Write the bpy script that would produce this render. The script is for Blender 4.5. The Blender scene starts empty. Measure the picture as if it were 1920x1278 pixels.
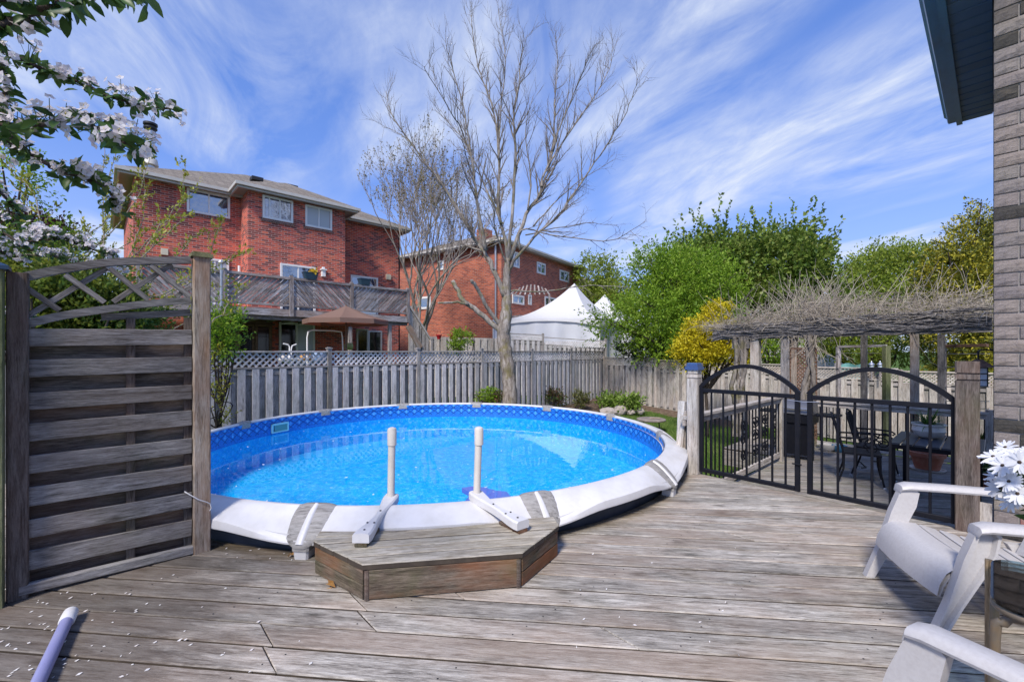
import bpy, bmesh, math, random
import numpy as np
from mathutils import Vector, Matrix

# ------------------------------------------------------------------ camera, sky, sun, exposure
SC = bpy.context.scene
COL = SC.collection
F, CX, HY, H = 820.0, 960.0, 658.0, 1.4          # focal (px of the 1920 px photo), centre, horizon, eye height

cam_data = bpy.data.cameras.new('camera')
cam = bpy.data.objects.new('camera', cam_data)
COL.objects.link(cam)
cam.location = (0, 0, H)
cam.rotation_euler = (math.pi / 2, 0, 0)
cam_data.sensor_width = 36.0
cam_data.lens = F / 1920.0 * 36.0
cam_data.shift_y = (HY - 639.0) / 1920.0
cam_data.clip_start = 0.02
cam_data.clip_end = 3000
SC.camera = cam

SUN_EL = math.radians(48)
SUN_AZ = math.radians(-156)                       # from +Y towards +X
sun_dir = Vector((math.sin(SUN_AZ) * math.cos(SUN_EL), math.cos(SUN_AZ) * math.cos(SUN_EL), math.sin(SUN_EL)))

world = bpy.data.worlds.new('World')
SC.world = world
world.use_nodes = True
wt = world.node_tree
for n_ in list(wt.nodes):
    wt.nodes.remove(n_)
def wn(t, **kw):
    n = wt.nodes.new(t)
    for k, v in kw.items():
        setattr(n, k, v)
    return n
w_out = wn('ShaderNodeOutputWorld')
w_bg = wn('ShaderNodeBackground')
w_bg.inputs['Strength'].default_value = 0.15
w_sky = wn('ShaderNodeTexSky', sky_type='NISHITA')
w_sky.sun_disc = False
w_sky.sun_elevation = SUN_EL
w_sky.sun_rotation = SUN_AZ
w_sky.air_density = 1.0
w_sky.dust_density = 0.6
w_sky.ozone_density = 4.0
# thin cirrus: noise on the direction projected to a high flat layer
w_tc = wn('ShaderNodeTexCoord')
w_sep = wn('ShaderNodeSeparateXYZ')
wt.links.new(w_tc.outputs['Generated'], w_sep.inputs[0])
def wmath(op, a, b=None):
    n = wn('ShaderNodeMath', operation=op)
    for i, v in enumerate((a, b)):
        if v is None: continue
        if isinstance(v, (int, float)): n.inputs[i].default_value = v
        else: wt.links.new(v, n.inputs[i])
    return n.outputs[0]
zc = wmath('MAXIMUM', wmath('ADD', w_sep.outputs[2], 0.10), 0.03)
px_ = wmath('DIVIDE', w_sep.outputs[0], zc)
py_ = wmath('DIVIDE', w_sep.outputs[1], zc)
w_cmb = wn('ShaderNodeCombineXYZ')
wt.links.new(px_, w_cmb.inputs[0]); wt.links.new(py_, w_cmb.inputs[1])
def wnoise(scale_xy, rot, scale, detail, rough, dist, off=(0, 0, 0)):
    m0 = wn('ShaderNodeMapping')
    m0.inputs['Rotation'].default_value = (0, 0, math.radians(-rot))
    wt.links.new(w_cmb.outputs[0], m0.inputs[0])
    m = wn('ShaderNodeMapping')
    m.inputs['Scale'].default_value = (scale_xy[0], scale_xy[1], 1)
    m.inputs['Location'].default_value = off
    wt.links.new(m0.outputs[0], m.inputs[0])
    n = wn('ShaderNodeTexNoise')
    n.inputs['Scale'].default_value = scale
    n.inputs['Detail'].default_value = detail
    n.inputs['Roughness'].default_value = rough
    n.inputs['Distortion'].default_value = dist
    wt.links.new(m.outputs[0], n.inputs['Vector'])
    return n.outputs['Fac']
def wramp(fac, stops):
    r = wn('ShaderNodeValToRGB')
    els = r.color_ramp.elements
    while len(els) < len(stops): els.new(0.5)
    for e, (p, v) in zip(els, stops):
        e.position = p; e.color = (v, v, v, 1)
    wt.links.new(fac, r.inputs[0])
    return r.outputs[0]
c_big = wramp(wnoise((0.7, 1.2), 108, 0.85, 3, 0.5, 0.4, (3.1, 1.7, 0)), [(0.42, 0.0), (0.60, 1)])
c_streak = wramp(wnoise((0.65, 1.35), 112, 1.5, 8, 0.60, 1.2, (1.4, 5.2, 0)), [(0.32, 0), (0.74, 1)])
c_fine = wramp(wnoise((0.6, 1.6), 104, 6.0, 8, 0.68, 0.6, (7.7, 2.1, 0)), [(0.25, 0.45), (0.75, 1)])
c_veil = wramp(w_sep.outputs[2], [(0.0, 0.72), (0.14, 0.36), (0.36, 0.08), (0.8, 0.02)])
c1 = wmath('MULTIPLY', wmath('MULTIPLY', c_big, c_streak), c_fine)
c2 = wmath('MINIMUM', wmath('ADD', wmath('MULTIPLY', c1, 1.35), wmath('MULTIPLY', c_veil, 0.9)), 0.93)
w_tint = wn('ShaderNodeMix', data_type='RGBA', blend_type='MULTIPLY')
w_tint.inputs['Factor'].default_value = 1.0
w_gam = wn('ShaderNodeGamma'); w_gam.inputs[1].default_value = 0.62
wt.links.new(w_sky.outputs[0], w_gam.inputs[0])
wt.links.new(w_gam.outputs[0], w_tint.inputs['A'])
w_tint.inputs['B'].default_value = (0.240, 0.395, 0.78, 1)
w_mix = wn('ShaderNodeMix', data_type='RGBA')
wt.links.new(c2, w_mix.inputs['Factor'])
wt.links.new(w_tint.outputs['Result'], w_mix.inputs['A'])
w_mix.inputs['B'].default_value = (1.58, 1.73, 2.05, 1)
wt.links.new(w_mix.outputs['Result'], w_bg.inputs['Color'])
wt.links.new(w_bg.outputs[0], w_out.inputs['Surface'])

sun_data = bpy.data.lights.new('sun', 'SUN')
sun_data.energy = 1.5
sun_data.angle = math.radians(11.0)
sun_data.color = (1.0, 0.93, 0.83)
sun = bpy.data.objects.new('sun', sun_data)
COL.objects.link(sun)
sun.rotation_euler = sun_dir.to_track_quat('Z', 'Y').to_euler()
sun.location = sun_dir * 50

SC.view_settings.view_transform = 'Standard'
SC.view_settings.look = 'None'
SC.view_settings.gamma = 1.0
SC.view_settings.use_curve_mapping = False
SC.view_settings.exposure = 1.7
SC.render.engine = 'CYCLES'
SC.cycles.max_bounces = 8
SC.cycles.transparent_max_bounces = 12
SC.cycles.use_denoising = True

random.seed(7)
RNG = np.random.default_rng(11)
# ------------------------------------------------------------------ helpers
W = {}                                            # world matrix of every object built here
def at(px, py, Y):
    return Vector(((px - CX) * Y / F, Y, H - (py - HY) * Y / F))
def gp(px, py, z=0.0):
    return at(px, py, F * (H - z) / (py - HY))
def tag(o, label, cat, group=None, kind=None):
    o['label'] = label; o['category'] = cat
    if group: o['group'] = group
    if kind: o['kind'] = kind
    return o
def place(o, M, parent=None):
    W[o.name] = M.copy()
    if parent is not None:
        o.parent = parent
        o.matrix_basis = W[parent.name].inverted() @ M
    else:
        o.matrix_basis = M
    return o
def empty(name, loc, label=None, cat=None, group=None):
    o = bpy.data.objects.new(name, None)
    o.empty_display_size = 0.2
    COL.objects.link(o)
    place(o, Matrix.Translation(Vector(loc)))
    if label: tag(o, label, cat, group)
    return o
def mkobj(name, me, mat=None, parent=None, M=None):
    o = bpy.data.objects.new(name, me)
    COL.objects.link(o)
    if mat is not None and not me.materials: me.materials.append(mat)
    if M is None: M = W[parent.name] if parent is not None else Matrix.Identity(4)
    return place(o, M, parent)
def frame_matrix(o, x, y, z):
    M = Matrix.Identity(4)
    for i, a in enumerate((x, y, z)):
        a = Vector(a).normalized()
        for j in range(3): M[j][i] = a[j]
    M.translation = Vector(o)
    return M
def axes_for(a, b, up):
    x = (b - a).normalized()
    up = Vector(up)
    y = up.cross(x)
    if y.length < 1e-5: y = Vector((0, 1, 0)).cross(x)
    y.normalize()
    return x, y, x.cross(y).normalized()

class MB:
    """collects geometry in world space, linked as one mesh object"""
    def __init__(s): s.v = []; s.f = []
    def add(s, vs, fs):
        k = len(s.v); s.v += [tuple(p) for p in vs]; s.f += [tuple(i + k for i in f) for f in fs]
    def box(s, c, size, M=None):
        c = Vector(c); hx, hy, hz = (q / 2 for q in size)
        vs = [Vector((x, y, z)) for z in (-hz, hz) for y in (-hy, hy) for x in (-hx, hx)]
        if M is not None: vs = [M @ p for p in vs]
        s.add([p + c for p in vs], [(0, 2, 3, 1), (4, 5, 7, 6), (0, 1, 5, 4), (2, 6, 7, 3), (0, 4, 6, 2), (1, 3, 7, 5)])
    def beam(s, a, b, w, t, up=(0, 0, 1), ch=0.0):
        a, b = Vector(a), Vector(b)
        x, y, z = axes_for(a, b, up)
        pr = profile(w, t, ch)
        n = len(pr)
        vs = [a + y * p[0] + z * p[1] for p in pr] + [b + y * p[0] + z * p[1] for p in pr]
        fs = [(i, (i + 1) % n, n + (i + 1) % n, n + i) for i in range(n)] + [tuple(range(n))[::-1], tuple(range(n, 2 * n))]
        s.add(vs, fs)
    def tube(s, path, rad, sides=8, cap=True):
        path = [Vector(p) for p in path]
        n = len(path)
        if isinstance(rad, (int, float)): rad = [rad] * n
        vs = []
        ref = Vector((0.13, 0.31, 0.94))
        prev = None
        for i, p in enumerate(path):
            t = (path[min(i + 1, n - 1)] - path[max(i - 1, 0)])
            t = t.normalized() if t.length > 1e-9 else Vector((0, 0, 1))
            if prev is None:
                u = ref.cross(t)
                if u.length < 0.05: u = Vector((1, 0, 0)).cross(t)
            else:
                u = prev - t * prev.dot(t)
                if u.length < 1e-4: u = ref.cross(t)
            u.normalize(); prev = u
            w = t.cross(u)
            for k in range(sides):
                an = 2 * math.pi * k / sides
                vs.append(p + (u * math.cos(an) + w * math.sin(an)) * rad[i])
        fs = []
        for i in range(n - 1):
            for k in range(sides):
                k2 = (k + 1) % sides
                fs.append((i * sides + k, i * sides + k2, (i + 1) * sides + k2, (i + 1) * sides + k))
        if cap:
            fs.append(tuple(range(sides))[::-1]); fs.append(tuple((n - 1) * sides + k for k in range(sides)))
        s.add(vs, fs)
    def lathe(s, c, prof, n=24, cap=True):
        c = Vector(c); vs = []; fs = []
        for r, z in prof:
            for k in range(n):
                an = 2 * math.pi * k / n
                vs.append(c + Vector((r * math.cos(an), r * math.sin(an), z)))
        m = len(prof)
        for i in range(m - 1):
            for k in range(n):
                k2 = (k + 1) % n
                fs.append((i * n + k, i * n + k2, (i + 1) * n + k2, (i + 1) * n + k))
        if cap:
            fs.append(tuple(range(n))[::-1]); fs.append(tuple((m - 1) * n + k for k in range(n)))
        s.add(vs, fs)
    def prism(s, poly, z0, z1):
        n = len(poly)
        vs = [Vector((p[0], p[1], z0)) for p in poly] + [Vector((p[0], p[1], z1)) for p in poly]
        s.add(vs, [(i, (i + 1) % n, n + (i + 1) % n, n + i) for i in range(n)] + [tuple(range(n))[::-1], tuple(range(n, 2 * n))])
    def extrude(s, poly3, vec):
        n = len(poly3); vec = Vector(vec)
        vs = [Vector(p) for p in poly3] + [Vector(p) + vec for p in poly3]
        s.add(vs, [(i, (i + 1) % n, n + (i + 1) % n, n + i) for i in range(n)] + [tuple(range(n))[::-1], tuple(range(n, 2 * n))])
    def grid(s, rows):
        k = len(s.v); m = len(rows[0])
        for r in rows: s.v += [tuple(p) for p in r]
        for i in range(len(rows) - 1):
            for j in range(m - 1):
                s.f.append((k + i * m + j, k + i * m + j + 1, k + (i + 1) * m + j + 1, k + (i + 1) * m + j))
    def build(s, name, mat, parent=None, smooth=False, M=None, recalc=True, kind=None):
        """M: local frame of the object (world matrix); default identity axes at the parent's origin"""
        if M is None:
            M = Matrix.Translation(W[parent.name].translation) if parent is not None else Matrix.Identity(4)
        Mi = M.inverted()
        me = bpy.data.meshes.new(name)
        me.from_pydata([tuple(Mi @ Vector(p)) for p in s.v], [], s.f)
        if recalc:
            bm = bmesh.new(); bm.from_mesh(me); bmesh.ops.recalc_face_normals(bm, faces=bm.faces); bm.to_mesh(me); bm.free()
        if smooth:
            me.polygons.foreach_set('use_smooth', [True] * len(me.polygons))
            if smooth != 'all':
                me.set_sharp_from_angle(angle=math.radians(smooth if smooth is not True else 40))
        o = mkobj(name, me, mat, parent, M)
        if kind: o['kind'] = kind
        return o

def profile(w, t, ch):
    if ch <= 0: return [(-w / 2, -t / 2), (w / 2, -t / 2), (w / 2, t / 2), (-w / 2, t / 2)]
    c = ch
    return [(-w / 2 + c, -t / 2), (w / 2 - c, -t / 2), (w / 2, -t / 2 + c), (w / 2, t / 2 - c), (w / 2 - c, t / 2), (-w / 2 + c, t / 2), (-w / 2, t / 2 - c), (-w / 2, -t / 2 + c)]

_pm = {}
def plank(name, a, b, w, t, mat, parent=None, up=(0, 0, 1), ch=0.004, share=False, warp=0.0):
    """straight piece of timber from a to b; its mesh lies along its own X axis so that the grain follows it"""
    a, b = Vector(a), Vector(b)
    x, y, z = axes_for(a, b, up)
    L = (b - a).length
    key = (round(L, 3), round(w, 3), round(t, 3), ch, mat.name)
    if share and key in _pm:
        me = _pm[key]
    else:
        pr = profile(w, t, ch); n = len(pr)
        seg = 1 if warp == 0 else 8
        vs = []
        for i in range(seg + 1):
            dy = random.uniform(-warp, warp); dz = random.uniform(-warp, warp) * 0.5
            vs += [(L * i / seg, p[0] + dy, p[1] + dz) for p in pr]
        fs = []
        for i in range(seg):
            fs += [(i * n + k, i * n + (k + 1) % n, (i + 1) * n + (k + 1) % n, (i + 1) * n + k) for k in range(n)]
        fs += [tuple(range(n))[::-1], tuple(range(seg * n, (seg + 1) * n))]
        me = bpy.data.meshes.new(name)
        me.from_pydata(vs, [], fs)
        me.update()
        if share: _pm[key] = me
    return mkobj(name, me, mat, parent, frame_matrix(a, x, y, z))

def copy_tree(root, M):
    """a copy of a thing and of its parts and sub-parts, shared mesh data"""
    c = root.copy(); COL.objects.link(c)
    c.parent = None
    c.matrix_basis = M; W[c.name] = M.copy()
    for ch in list(root.children):
        k = ch.copy(); COL.objects.link(k); k.parent = c; k.matrix_basis = ch.matrix_basis.copy()
        W[k.name] = M @ k.matrix_basis
        for g in list(ch.children):
            q = g.copy(); COL.objects.link(q); q.parent = k; q.matrix_basis = g.matrix_basis.copy()
    return c

def raw_mesh(name, V, Fq, mat, parent=None, kind=None, smooth=False):
    """numpy verts (n,3) in world space and equal-sized faces (m,k)"""
    V = np.asarray(V, dtype=np.float32)
    base = Matrix.Translation(W[parent.name].translation) if parent is not None else Matrix.Identity(4)
    V = V - np.array(base.translation, dtype=np.float32)
    me = bpy.data.meshes.new(name)
    k = Fq.shape[1]; m = len(Fq)
    me.vertices.add(len(V)); me.vertices.foreach_set('co', V.ravel())
    me.loops.add(m * k); me.loops.foreach_set('vertex_index', Fq.astype(np.int32).ravel())
    me.polygons.add(m); me.polygons.foreach_set('loop_start', np.arange(0, m * k, k, dtype=np.int32))
    if smooth: me.polygons.foreach_set('use_smooth', np.ones(m, dtype=bool))
    me.update(calc_edges=True)
    o = mkobj(name, me, mat, parent, base)
    if kind: o['kind'] = kind
    return o
def unit(a):
    return a / np.maximum(np.linalg.norm(a, axis=-1, keepdims=True), 1e-9)
def leaf_mesh(name, P, size, mat, parent=None, aspect=0.5, bend=0.25, up=0.3, dirs=None, kind='stuff', jitter=0.35, six=False):
    """leaf-sized folded blades at points P; dirs: preferred growing direction per leaf"""
    P = np.asarray(P, dtype=float); n = len(P)
    a = RNG.normal(size=(n, 3)); a[:, 2] += up
    if dirs is not None: a = unit(a) * 0.8 + unit(np.asarray(dirs)) * 0.9
    a = unit(a)
    r = RNG.normal(size=(n, 3)); r[:, 2] += 0.9
    b = unit(np.cross(r, a)); c = unit(np.cross(a, b))
    s = size * (1 + jitter * RNG.uniform(-1, 1, size=(n, 1)))
    w = s * aspect * 0.5
    fold = s * 0.10
    if not six:
        v0 = P; v1 = P + a * s * 0.5 + b * w + c * fold; v2 = P + a * s - c * s * bend; v3 = P + a * s * 0.5 - b * w + c * fold
        V = np.stack([v0, v1, v2, v3], 1).reshape(-1, 3)
        Q = np.arange(n * 4).reshape(n, 4)
    else:
        st = [(0, 0.12), (0.25, 0.85), (0.55, 1.0), (0.8, 0.6), (1.0, 0.05)]
        vs = []
        for u, ww in st:
            cc = P + a * s * u - c * s * bend * u * u
            vs += [cc + b * w * ww + c * fold * ww, cc, cc - b * w * ww + c * fold * ww]
        V = np.stack(vs, 1).reshape(-1, 3)
        q = []
        for i in range(len(st) - 1):
            for j in (0, 1): q.append((i * 3 + j, i * 3 + j + 1, i * 3 + 4 + j, i * 3 + 3 + j))
        Q = (np.arange(n)[:, None, None] * 15 + np.array(q)[None]).reshape(-1, 4)
    return raw_mesh(name, V, Q, mat, parent, kind, smooth=six)
def tubes_mesh(name, segs, mat, parent=None, sides=4, kind=None):
    """segs: list of (path points, radii); one mesh"""
    mb = MB()
    for path, rad in segs: mb.tube(path, rad, sides, cap=False)
    V = np.array(mb.v); Q = np.array(mb.f)
    return raw_mesh(name, V, Q, mat, parent, kind, smooth=True)
# ------------------------------------------------------------------ materials
class NT:
    def __init__(s, name):
        s.m = bpy.data.materials.new(name); s.m.use_nodes = True
        s.t = s.m.node_tree
        for n in list(s.t.nodes): s.t.nodes.remove(n)
        s.out = s.n('ShaderNodeOutputMaterial')
    def n(s, t, **kw):
        q = s.t.nodes.new(t)
        for k, v in kw.items(): setattr(q, k, v)
        return q
    def l(s, a, b): s.t.links.new(a, b)
    def setin(s, node, key, v):
        if v is None: return
        if isinstance(v, bpy.types.NodeSocket): s.l(v, node.inputs[key])
        else:
            if isinstance(v, tuple) and len(v) == 3 and node.inputs[key].type == 'RGBA': v = v + (1,)
            node.inputs[key].default_value = v
    def math(s, op, a, b=0.0, c=None):
        q = s.n('ShaderNodeMath', operation=op)
        s.setin(q, 0, a); s.setin(q, 1, b)
        if c is not None: s.setin(q, 2, c)
        return q.outputs[0]
    def mix(s, fac, a, b, mode='MIX'):
        q = s.n('ShaderNodeMix', data_type='RGBA', blend_type=mode)
        s.setin(q, 'Factor', fac); s.setin(q, 'A', a); s.setin(q, 'B', b)
        return q.outputs['Result']
    def mapping(s, vec, scale=(1, 1, 1), loc=(0, 0, 0), rot=(0, 0, 0)):
        q = s.n('ShaderNodeMapping')
        s.l(vec, q.inputs[0]); q.inputs['Scale'].default_value = scale; q.inputs['Rotation'].default_value = rot
        s.setin(q, 'Location', loc)
        return q.outputs[0]
    def noise(s, vec, scale, detail=4, rough=0.5, dist=0.0):
        q = s.n('ShaderNodeTexNoise')
        if vec is not None: s.l(vec, q.inputs['Vector'])
        q.inputs['Scale'].default_value = scale; q.inputs['Detail'].default_value = detail
        q.inputs['Roughness'].default_value = rough; q.inputs['Distortion'].default_value = dist
        return q.outputs['Fac']
    def voro(s, vec, scale, feature='F1', out='Distance'):
        q = s.n('ShaderNodeTexVoronoi', feature=feature)
        s.l(vec, q.inputs['Vector']); q.inputs['Scale'].default_value = scale
        return q.outputs[out]
    def ramp(s, fac, stops, interp='LINEAR'):
        q = s.n('ShaderNodeValToRGB'); e = q.color_ramp.elements; q.color_ramp.interpolation = interp
        while len(e) < len(stops): e.new(0.5)
        for k, (p, c) in zip(e, stops):
            k.position = p; k.color = (c, c, c, 1) if isinstance(c, (int, float)) else tuple(c) + (1,)
        s.l(fac, q.inputs[0]); return q.outputs[0]
    def obj(s): return s.n('ShaderNodeTexCoord').outputs['Object']
    def pos(s): return s.n('ShaderNodeNewGeometry').outputs['Position']
    def rnd(s): return s.n('ShaderNodeObjectInfo').outputs['Random']
    def isl(s): return s.n('ShaderNodeNewGeometry').outputs['Random Per Island']
    def bump(s, h, strength=0.3, dist=0.01):
        q = s.n('ShaderNodeBump'); q.inputs['Strength'].default_value = strength; q.inputs['Distance'].default_value = dist
        s.l(h, q.inputs['Height']); return q.outputs[0]
    def bsdf(s, color, rough=0.6, metal=0.0, spec=0.5, normal=None, **kw):
        q = s.n('ShaderNodeBsdfPrincipled')
        s.setin(q, 'Base Color', color); s.setin(q, 'Roughness', rough); s.setin(q, 'Metallic', metal)
        s.setin(q, 'Specular IOR Level', spec)
        if normal is not None: s.l(normal, q.inputs['Normal'])
        for k, v in kw.items(): s.setin(q, k.replace('_', ' '), v)
        return q.outputs[0]
    def done(s, sh): s.l(sh, s.out.inputs['Surface']); return s.m

def wood(name, dark, mid, light, rough=0.85, grain=1.0, knots=0.5, tint=None, tintamt=0.35, algae=0.0, var=0.22, bump=0.5, blotch=0.5, extra=None):
    t = NT(name)
    o = t.obj(); r = t.rnd()
    off = t.n('ShaderNodeCombineXYZ')
    t.l(t.math('MULTIPLY', r, 37.0), off.inputs[0]); t.l(t.math('MULTIPLY', r, 91.0), off.inputs[1]); t.l(t.math('MULTIPLY', r, 53.0), off.inputs[2])
    add = t.n('ShaderNodeVectorMath', operation='ADD'); t.l(o, add.inputs[0]); t.l(off.outputs[0], add.inputs[1])
    v = add.outputs[0]
    g1 = t.noise(t.mapping(v, (1.0 * grain, 11 * grain, 11 * grain)), 2.6, 8, 0.72, 0.7)
    g2 = t.noise(t.mapping(v, (4.5 * grain, 44 * grain, 44 * grain)), 3.0, 5, 0.75, 0.2)
    g3 = t.noise(t.mapping(v, (1.5, 4.5, 4.5)), 2.2, 7, 0.68, 0.5)
    f = t.math('ADD', t.math('MULTIPLY', g1, 0.55), t.math('MULTIPLY', g2, 0.45))
    col = t.ramp(f, [(0.37, dark), (0.485, mid), (0.61, light)])
    # dark cracks along the grain
    cr = t.ramp(t.noise(t.mapping(v, (1.7 * grain, 26 * grain, 26 * grain)), 2.6, 6, 0.75, 0.2), [(0.34, 0.22), (0.45, 1.0)])
    col = t.mix(0.85, col, cr, 'MULTIPLY')
    # blotches of weathering
    bl = t.ramp(g3, [(0.33, 0.42), (0.55, 1.0)])
    col = t.mix(blotch, col, bl, 'MULTIPLY')
    if knots > 0:
        kd = t.math('ADD', t.voro(t.mapping(v, (2.1, 6.5, 6.5)), 1.0), t.math('MULTIPLY', g2, 0.10))
        kn = t.ramp(kd, [(0.09, 0.14), (0.135, 0.45), (0.20, 0.85), (0.27, 1.0)])
        col = t.mix(knots, col, kn, 'MULTIPLY')
    if tint is not None:
        tn = t.ramp(t.noise(t.mapping(v, (0.7, 2.0, 2.0)), 1.7, 4, 0.6), [(0.42, 0.0), (0.66, 1.0)])
        col = t.mix(t.math('MULTIPLY', tn, tintamt), col, tint)
    if algae > 0:
        p = t.pos()
        al = t.ramp(t.noise(t.mapping(p, (1, 1, 0.7)), 2.3, 6, 0.65), [(0.50, 0.0), (0.70, 1.0)])
        col = t.mix(t.math('MULTIPLY', al, algae), col, (0.085, 0.115, 0.035))
    if extra is not None: col = extra(t, col)
    vr = t.math('ADD', t.math('MULTIPLY', r, 2 * var), 1 - var)
    cv = t.n('ShaderNodeCombineXYZ')
    for i in range(3): t.l(vr, cv.inputs[i])
    col = t.mix(1.0, col, cv.outputs[0], 'MULTIPLY')
    nb = t.bump(t.math('ADD', f, t.math('MULTIPLY', g2, 0.6)), bump, 0.006)
    return t.done(t.bsdf(col, rough, 0, 0.25, nb))

def plain(name, color, rough=0.5, metal=0.0, spec=0.5, var=0.0, dirt=None, dirtscale=6.0, dirtamt=0.4, bump=0.0, bscale=60.0, **kw):
    t = NT(name)
    col = color
    if dirt is not None:
        d = t.ramp(t.noise(t.pos(), dirtscale, 6, 0.65), [(0.42, 0.0), (0.72, 1.0)])
        col = t.mix(t.math('MULTIPLY', d, dirtamt), color, dirt)
    if var > 0:
        vr = t.math('ADD', t.math('MULTIPLY', t.rnd(), 2 * var), 1 - var)
        cv = t.n('ShaderNodeCombineXYZ')
        for i in range(3): t.l(vr, cv.inputs[i])
        col = t.mix(1.0, col, cv.outputs[0], 'MULTIPLY')
    nb = t.bump(t.noise(t.obj(), bscale, 4, 0.6), bump, 0.004) if bump > 0 else None
    return t.done(t.bsdf(col, rough, metal, spec, nb, **kw))

def leafmat(name, cols, trans=0.42, rough=0.5, patch=None):
    t = NT(name)
    k = len(cols)
    sel = t.isl()
    if k > 3:                                        # neighbouring leaves share a tone, tone drifts through the crown
        drift = t.ramp(t.noise(t.pos(), 1.1, 4, 0.6), [(0.30, 0.0), (0.70, 1.0)])
        sel = t.math('ADD', t.math('MULTIPLY', sel, 0.55), t.math('MULTIPLY', drift, 0.45))
    col = t.ramp(sel, [((i + 0.5) / k, c) for i, c in enumerate(cols)])
    if patch is not None:
        pt = t.ramp(t.noise(t.pos(), patch[1], 3, 0.5), [(0.45, 0.0), (0.62, 1.0)])
        col = t.mix(t.math('MULTIPLY', pt, patch[2]), col, patch[0])
    d = t.bsdf(col, rough, 0, 0.3)
    tr = t.n('ShaderNodeBsdfTranslucent'); t.l(col, tr.inputs[0])
    mx = t.n('ShaderNodeMixShader'); mx.inputs[0].default_value = trans
    t.l(d, mx.inputs[1]); t.l(tr.outputs[0], mx.inputs[2])
    return t.done(mx.outputs[0])

def brickmat(name, reds, mortar, bw=0.21, bh=0.07, ms=0.009, big=0.25):
    t = NT(name)
    o = t.obj()
    s = t.n('ShaderNodeSeparateXYZ'); t.l(o, s.inputs[0])
    c = t.n('ShaderNodeCombineXYZ'); t.l(t.math('ADD', s.outputs[0], s.outputs[1]), c.inputs[0]); t.l(s.outputs[2], c.inputs[1])
    b = t.n('ShaderNodeTexBrick')
    b.offset = 0.5
    t.l(c.outputs[0], b.inputs['Vector'])
    for key, v in (('Color1', (0, 0, 0, 1)), ('Color2', (1, 1, 1, 1)), ('Mortar', (0.5, 0.5, 0.5, 1)), ('Scale', 1.0), ('Mortar Size', ms), ('Mortar Smooth', 0.2), ('Bias', 0.0), ('Brick Width', bw), ('Row Height', bh)):
        b.inputs[key].default_value = v
    k = len(reds)
    col = t.ramp(b.outputs['Color'], [((i + 0.5) / k, q) for i, q in enumerate(reds)])
    fine = t.noise(o, 30, 4, 0.6)
    col = t.mix(0.3, col, t.ramp(fine, [(0.3, 0.6), (0.7, 1.3)]), 'MULTIPLY')
    bigp = t.ramp(t.noise(o, 0.7, 5, 0.6), [(0.3, 1 - big), (0.7, 1 + big)])
    col = t.mix(1.0, col, bigp, 'MULTIPLY')
    mcol = t.mix(t.noise(o, 9, 4), mortar, tuple(q * 0.65 for q in mortar))
    col = t.mix(b.outputs['Fac'], col, mcol)
    nb = t.bump(t.math('SUBTRACT', 1.0, b.outputs['Fac']), 0.5, 0.006)
    return t.done(t.bsdf(col, 0.9, 0, 0.2, nb))

M_ = {}
def deck_stain_and_shade(t, col):
    # brown stain mixed with painted-in shade of screen and apple tree, and a damp mossy edge round the pool
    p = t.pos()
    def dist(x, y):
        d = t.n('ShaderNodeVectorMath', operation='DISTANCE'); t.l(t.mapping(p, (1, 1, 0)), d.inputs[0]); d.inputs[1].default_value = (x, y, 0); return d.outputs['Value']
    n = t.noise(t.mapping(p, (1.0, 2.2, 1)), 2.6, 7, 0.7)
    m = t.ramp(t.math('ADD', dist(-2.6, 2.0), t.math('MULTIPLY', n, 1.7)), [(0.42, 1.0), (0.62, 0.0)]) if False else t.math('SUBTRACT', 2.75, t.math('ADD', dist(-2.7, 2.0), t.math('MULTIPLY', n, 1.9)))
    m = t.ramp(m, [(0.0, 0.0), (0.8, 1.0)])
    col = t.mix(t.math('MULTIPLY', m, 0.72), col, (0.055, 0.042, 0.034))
    r = t.math('SUBTRACT', 3.62, t.math('ADD', dist(-1.10, 6.30), t.math('MULTIPLY', n, 0.42)))
    r = t.ramp(r, [(0.0, 0.0), (0.14, 1.0)])
    return t.mix(t.math('MULTIPLY', r, 0.75), col, (0.085, 0.062, 0.030))
M_['deck'] = wood('deck_wood', (0.10, 0.086, 0.074), (0.335, 0.305, 0.27), (0.56, 0.525, 0.475), knots=0.8, tint=(0.32, 0.225, 0.165), tintamt=0.45, var=0.19, algae=0.10, blotch=0.6, extra=deck_stain_and_shade)
M_['patio'] = wood('patio_wood', (0.095, 0.085, 0.078), (0.25, 0.23, 0.21), (0.40, 0.38, 0.35), knots=0.5, tint=(0.26, 0.20, 0.14), tintamt=0.35, var=0.16, algae=0.35)
M_['screen'] = wood('screen_wood', (0.065, 0.06, 0.058), (0.18, 0.168, 0.165), (0.31, 0.295, 0.29), knots=0.75, tint=(0.20, 0.14, 0.10), tintamt=0.25, algae=0.12, var=0.2)
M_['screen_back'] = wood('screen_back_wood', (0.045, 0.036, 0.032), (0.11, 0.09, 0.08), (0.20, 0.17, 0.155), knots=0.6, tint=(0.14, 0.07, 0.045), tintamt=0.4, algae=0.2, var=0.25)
M_['post'] = wood('post_wood', (0.13, 0.10, 0.075), (0.30, 0.25, 0.205), (0.44, 0.39, 0.34), knots=0.8, tint=(0.30, 0.145, 0.07), tintamt=0.6, algae=0.12, var=0.12)
M_['fence'] = wood('fence_wood', (0.26, 0.235, 0.235), (0.60, 0.56, 0.57), (0.76, 0.73, 0.74), knots=0.35, tint=(0.55, 0.60, 0.60), tintamt=0.35, algae=0.30, var=0.25)
M_['fence_back'] = wood('fence_back_wood', (0.14, 0.125, 0.12), (0.35, 0.32, 0.31), (0.50, 0.47, 0.46), knots=0.35, algae=0.35, var=0.3)
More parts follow.
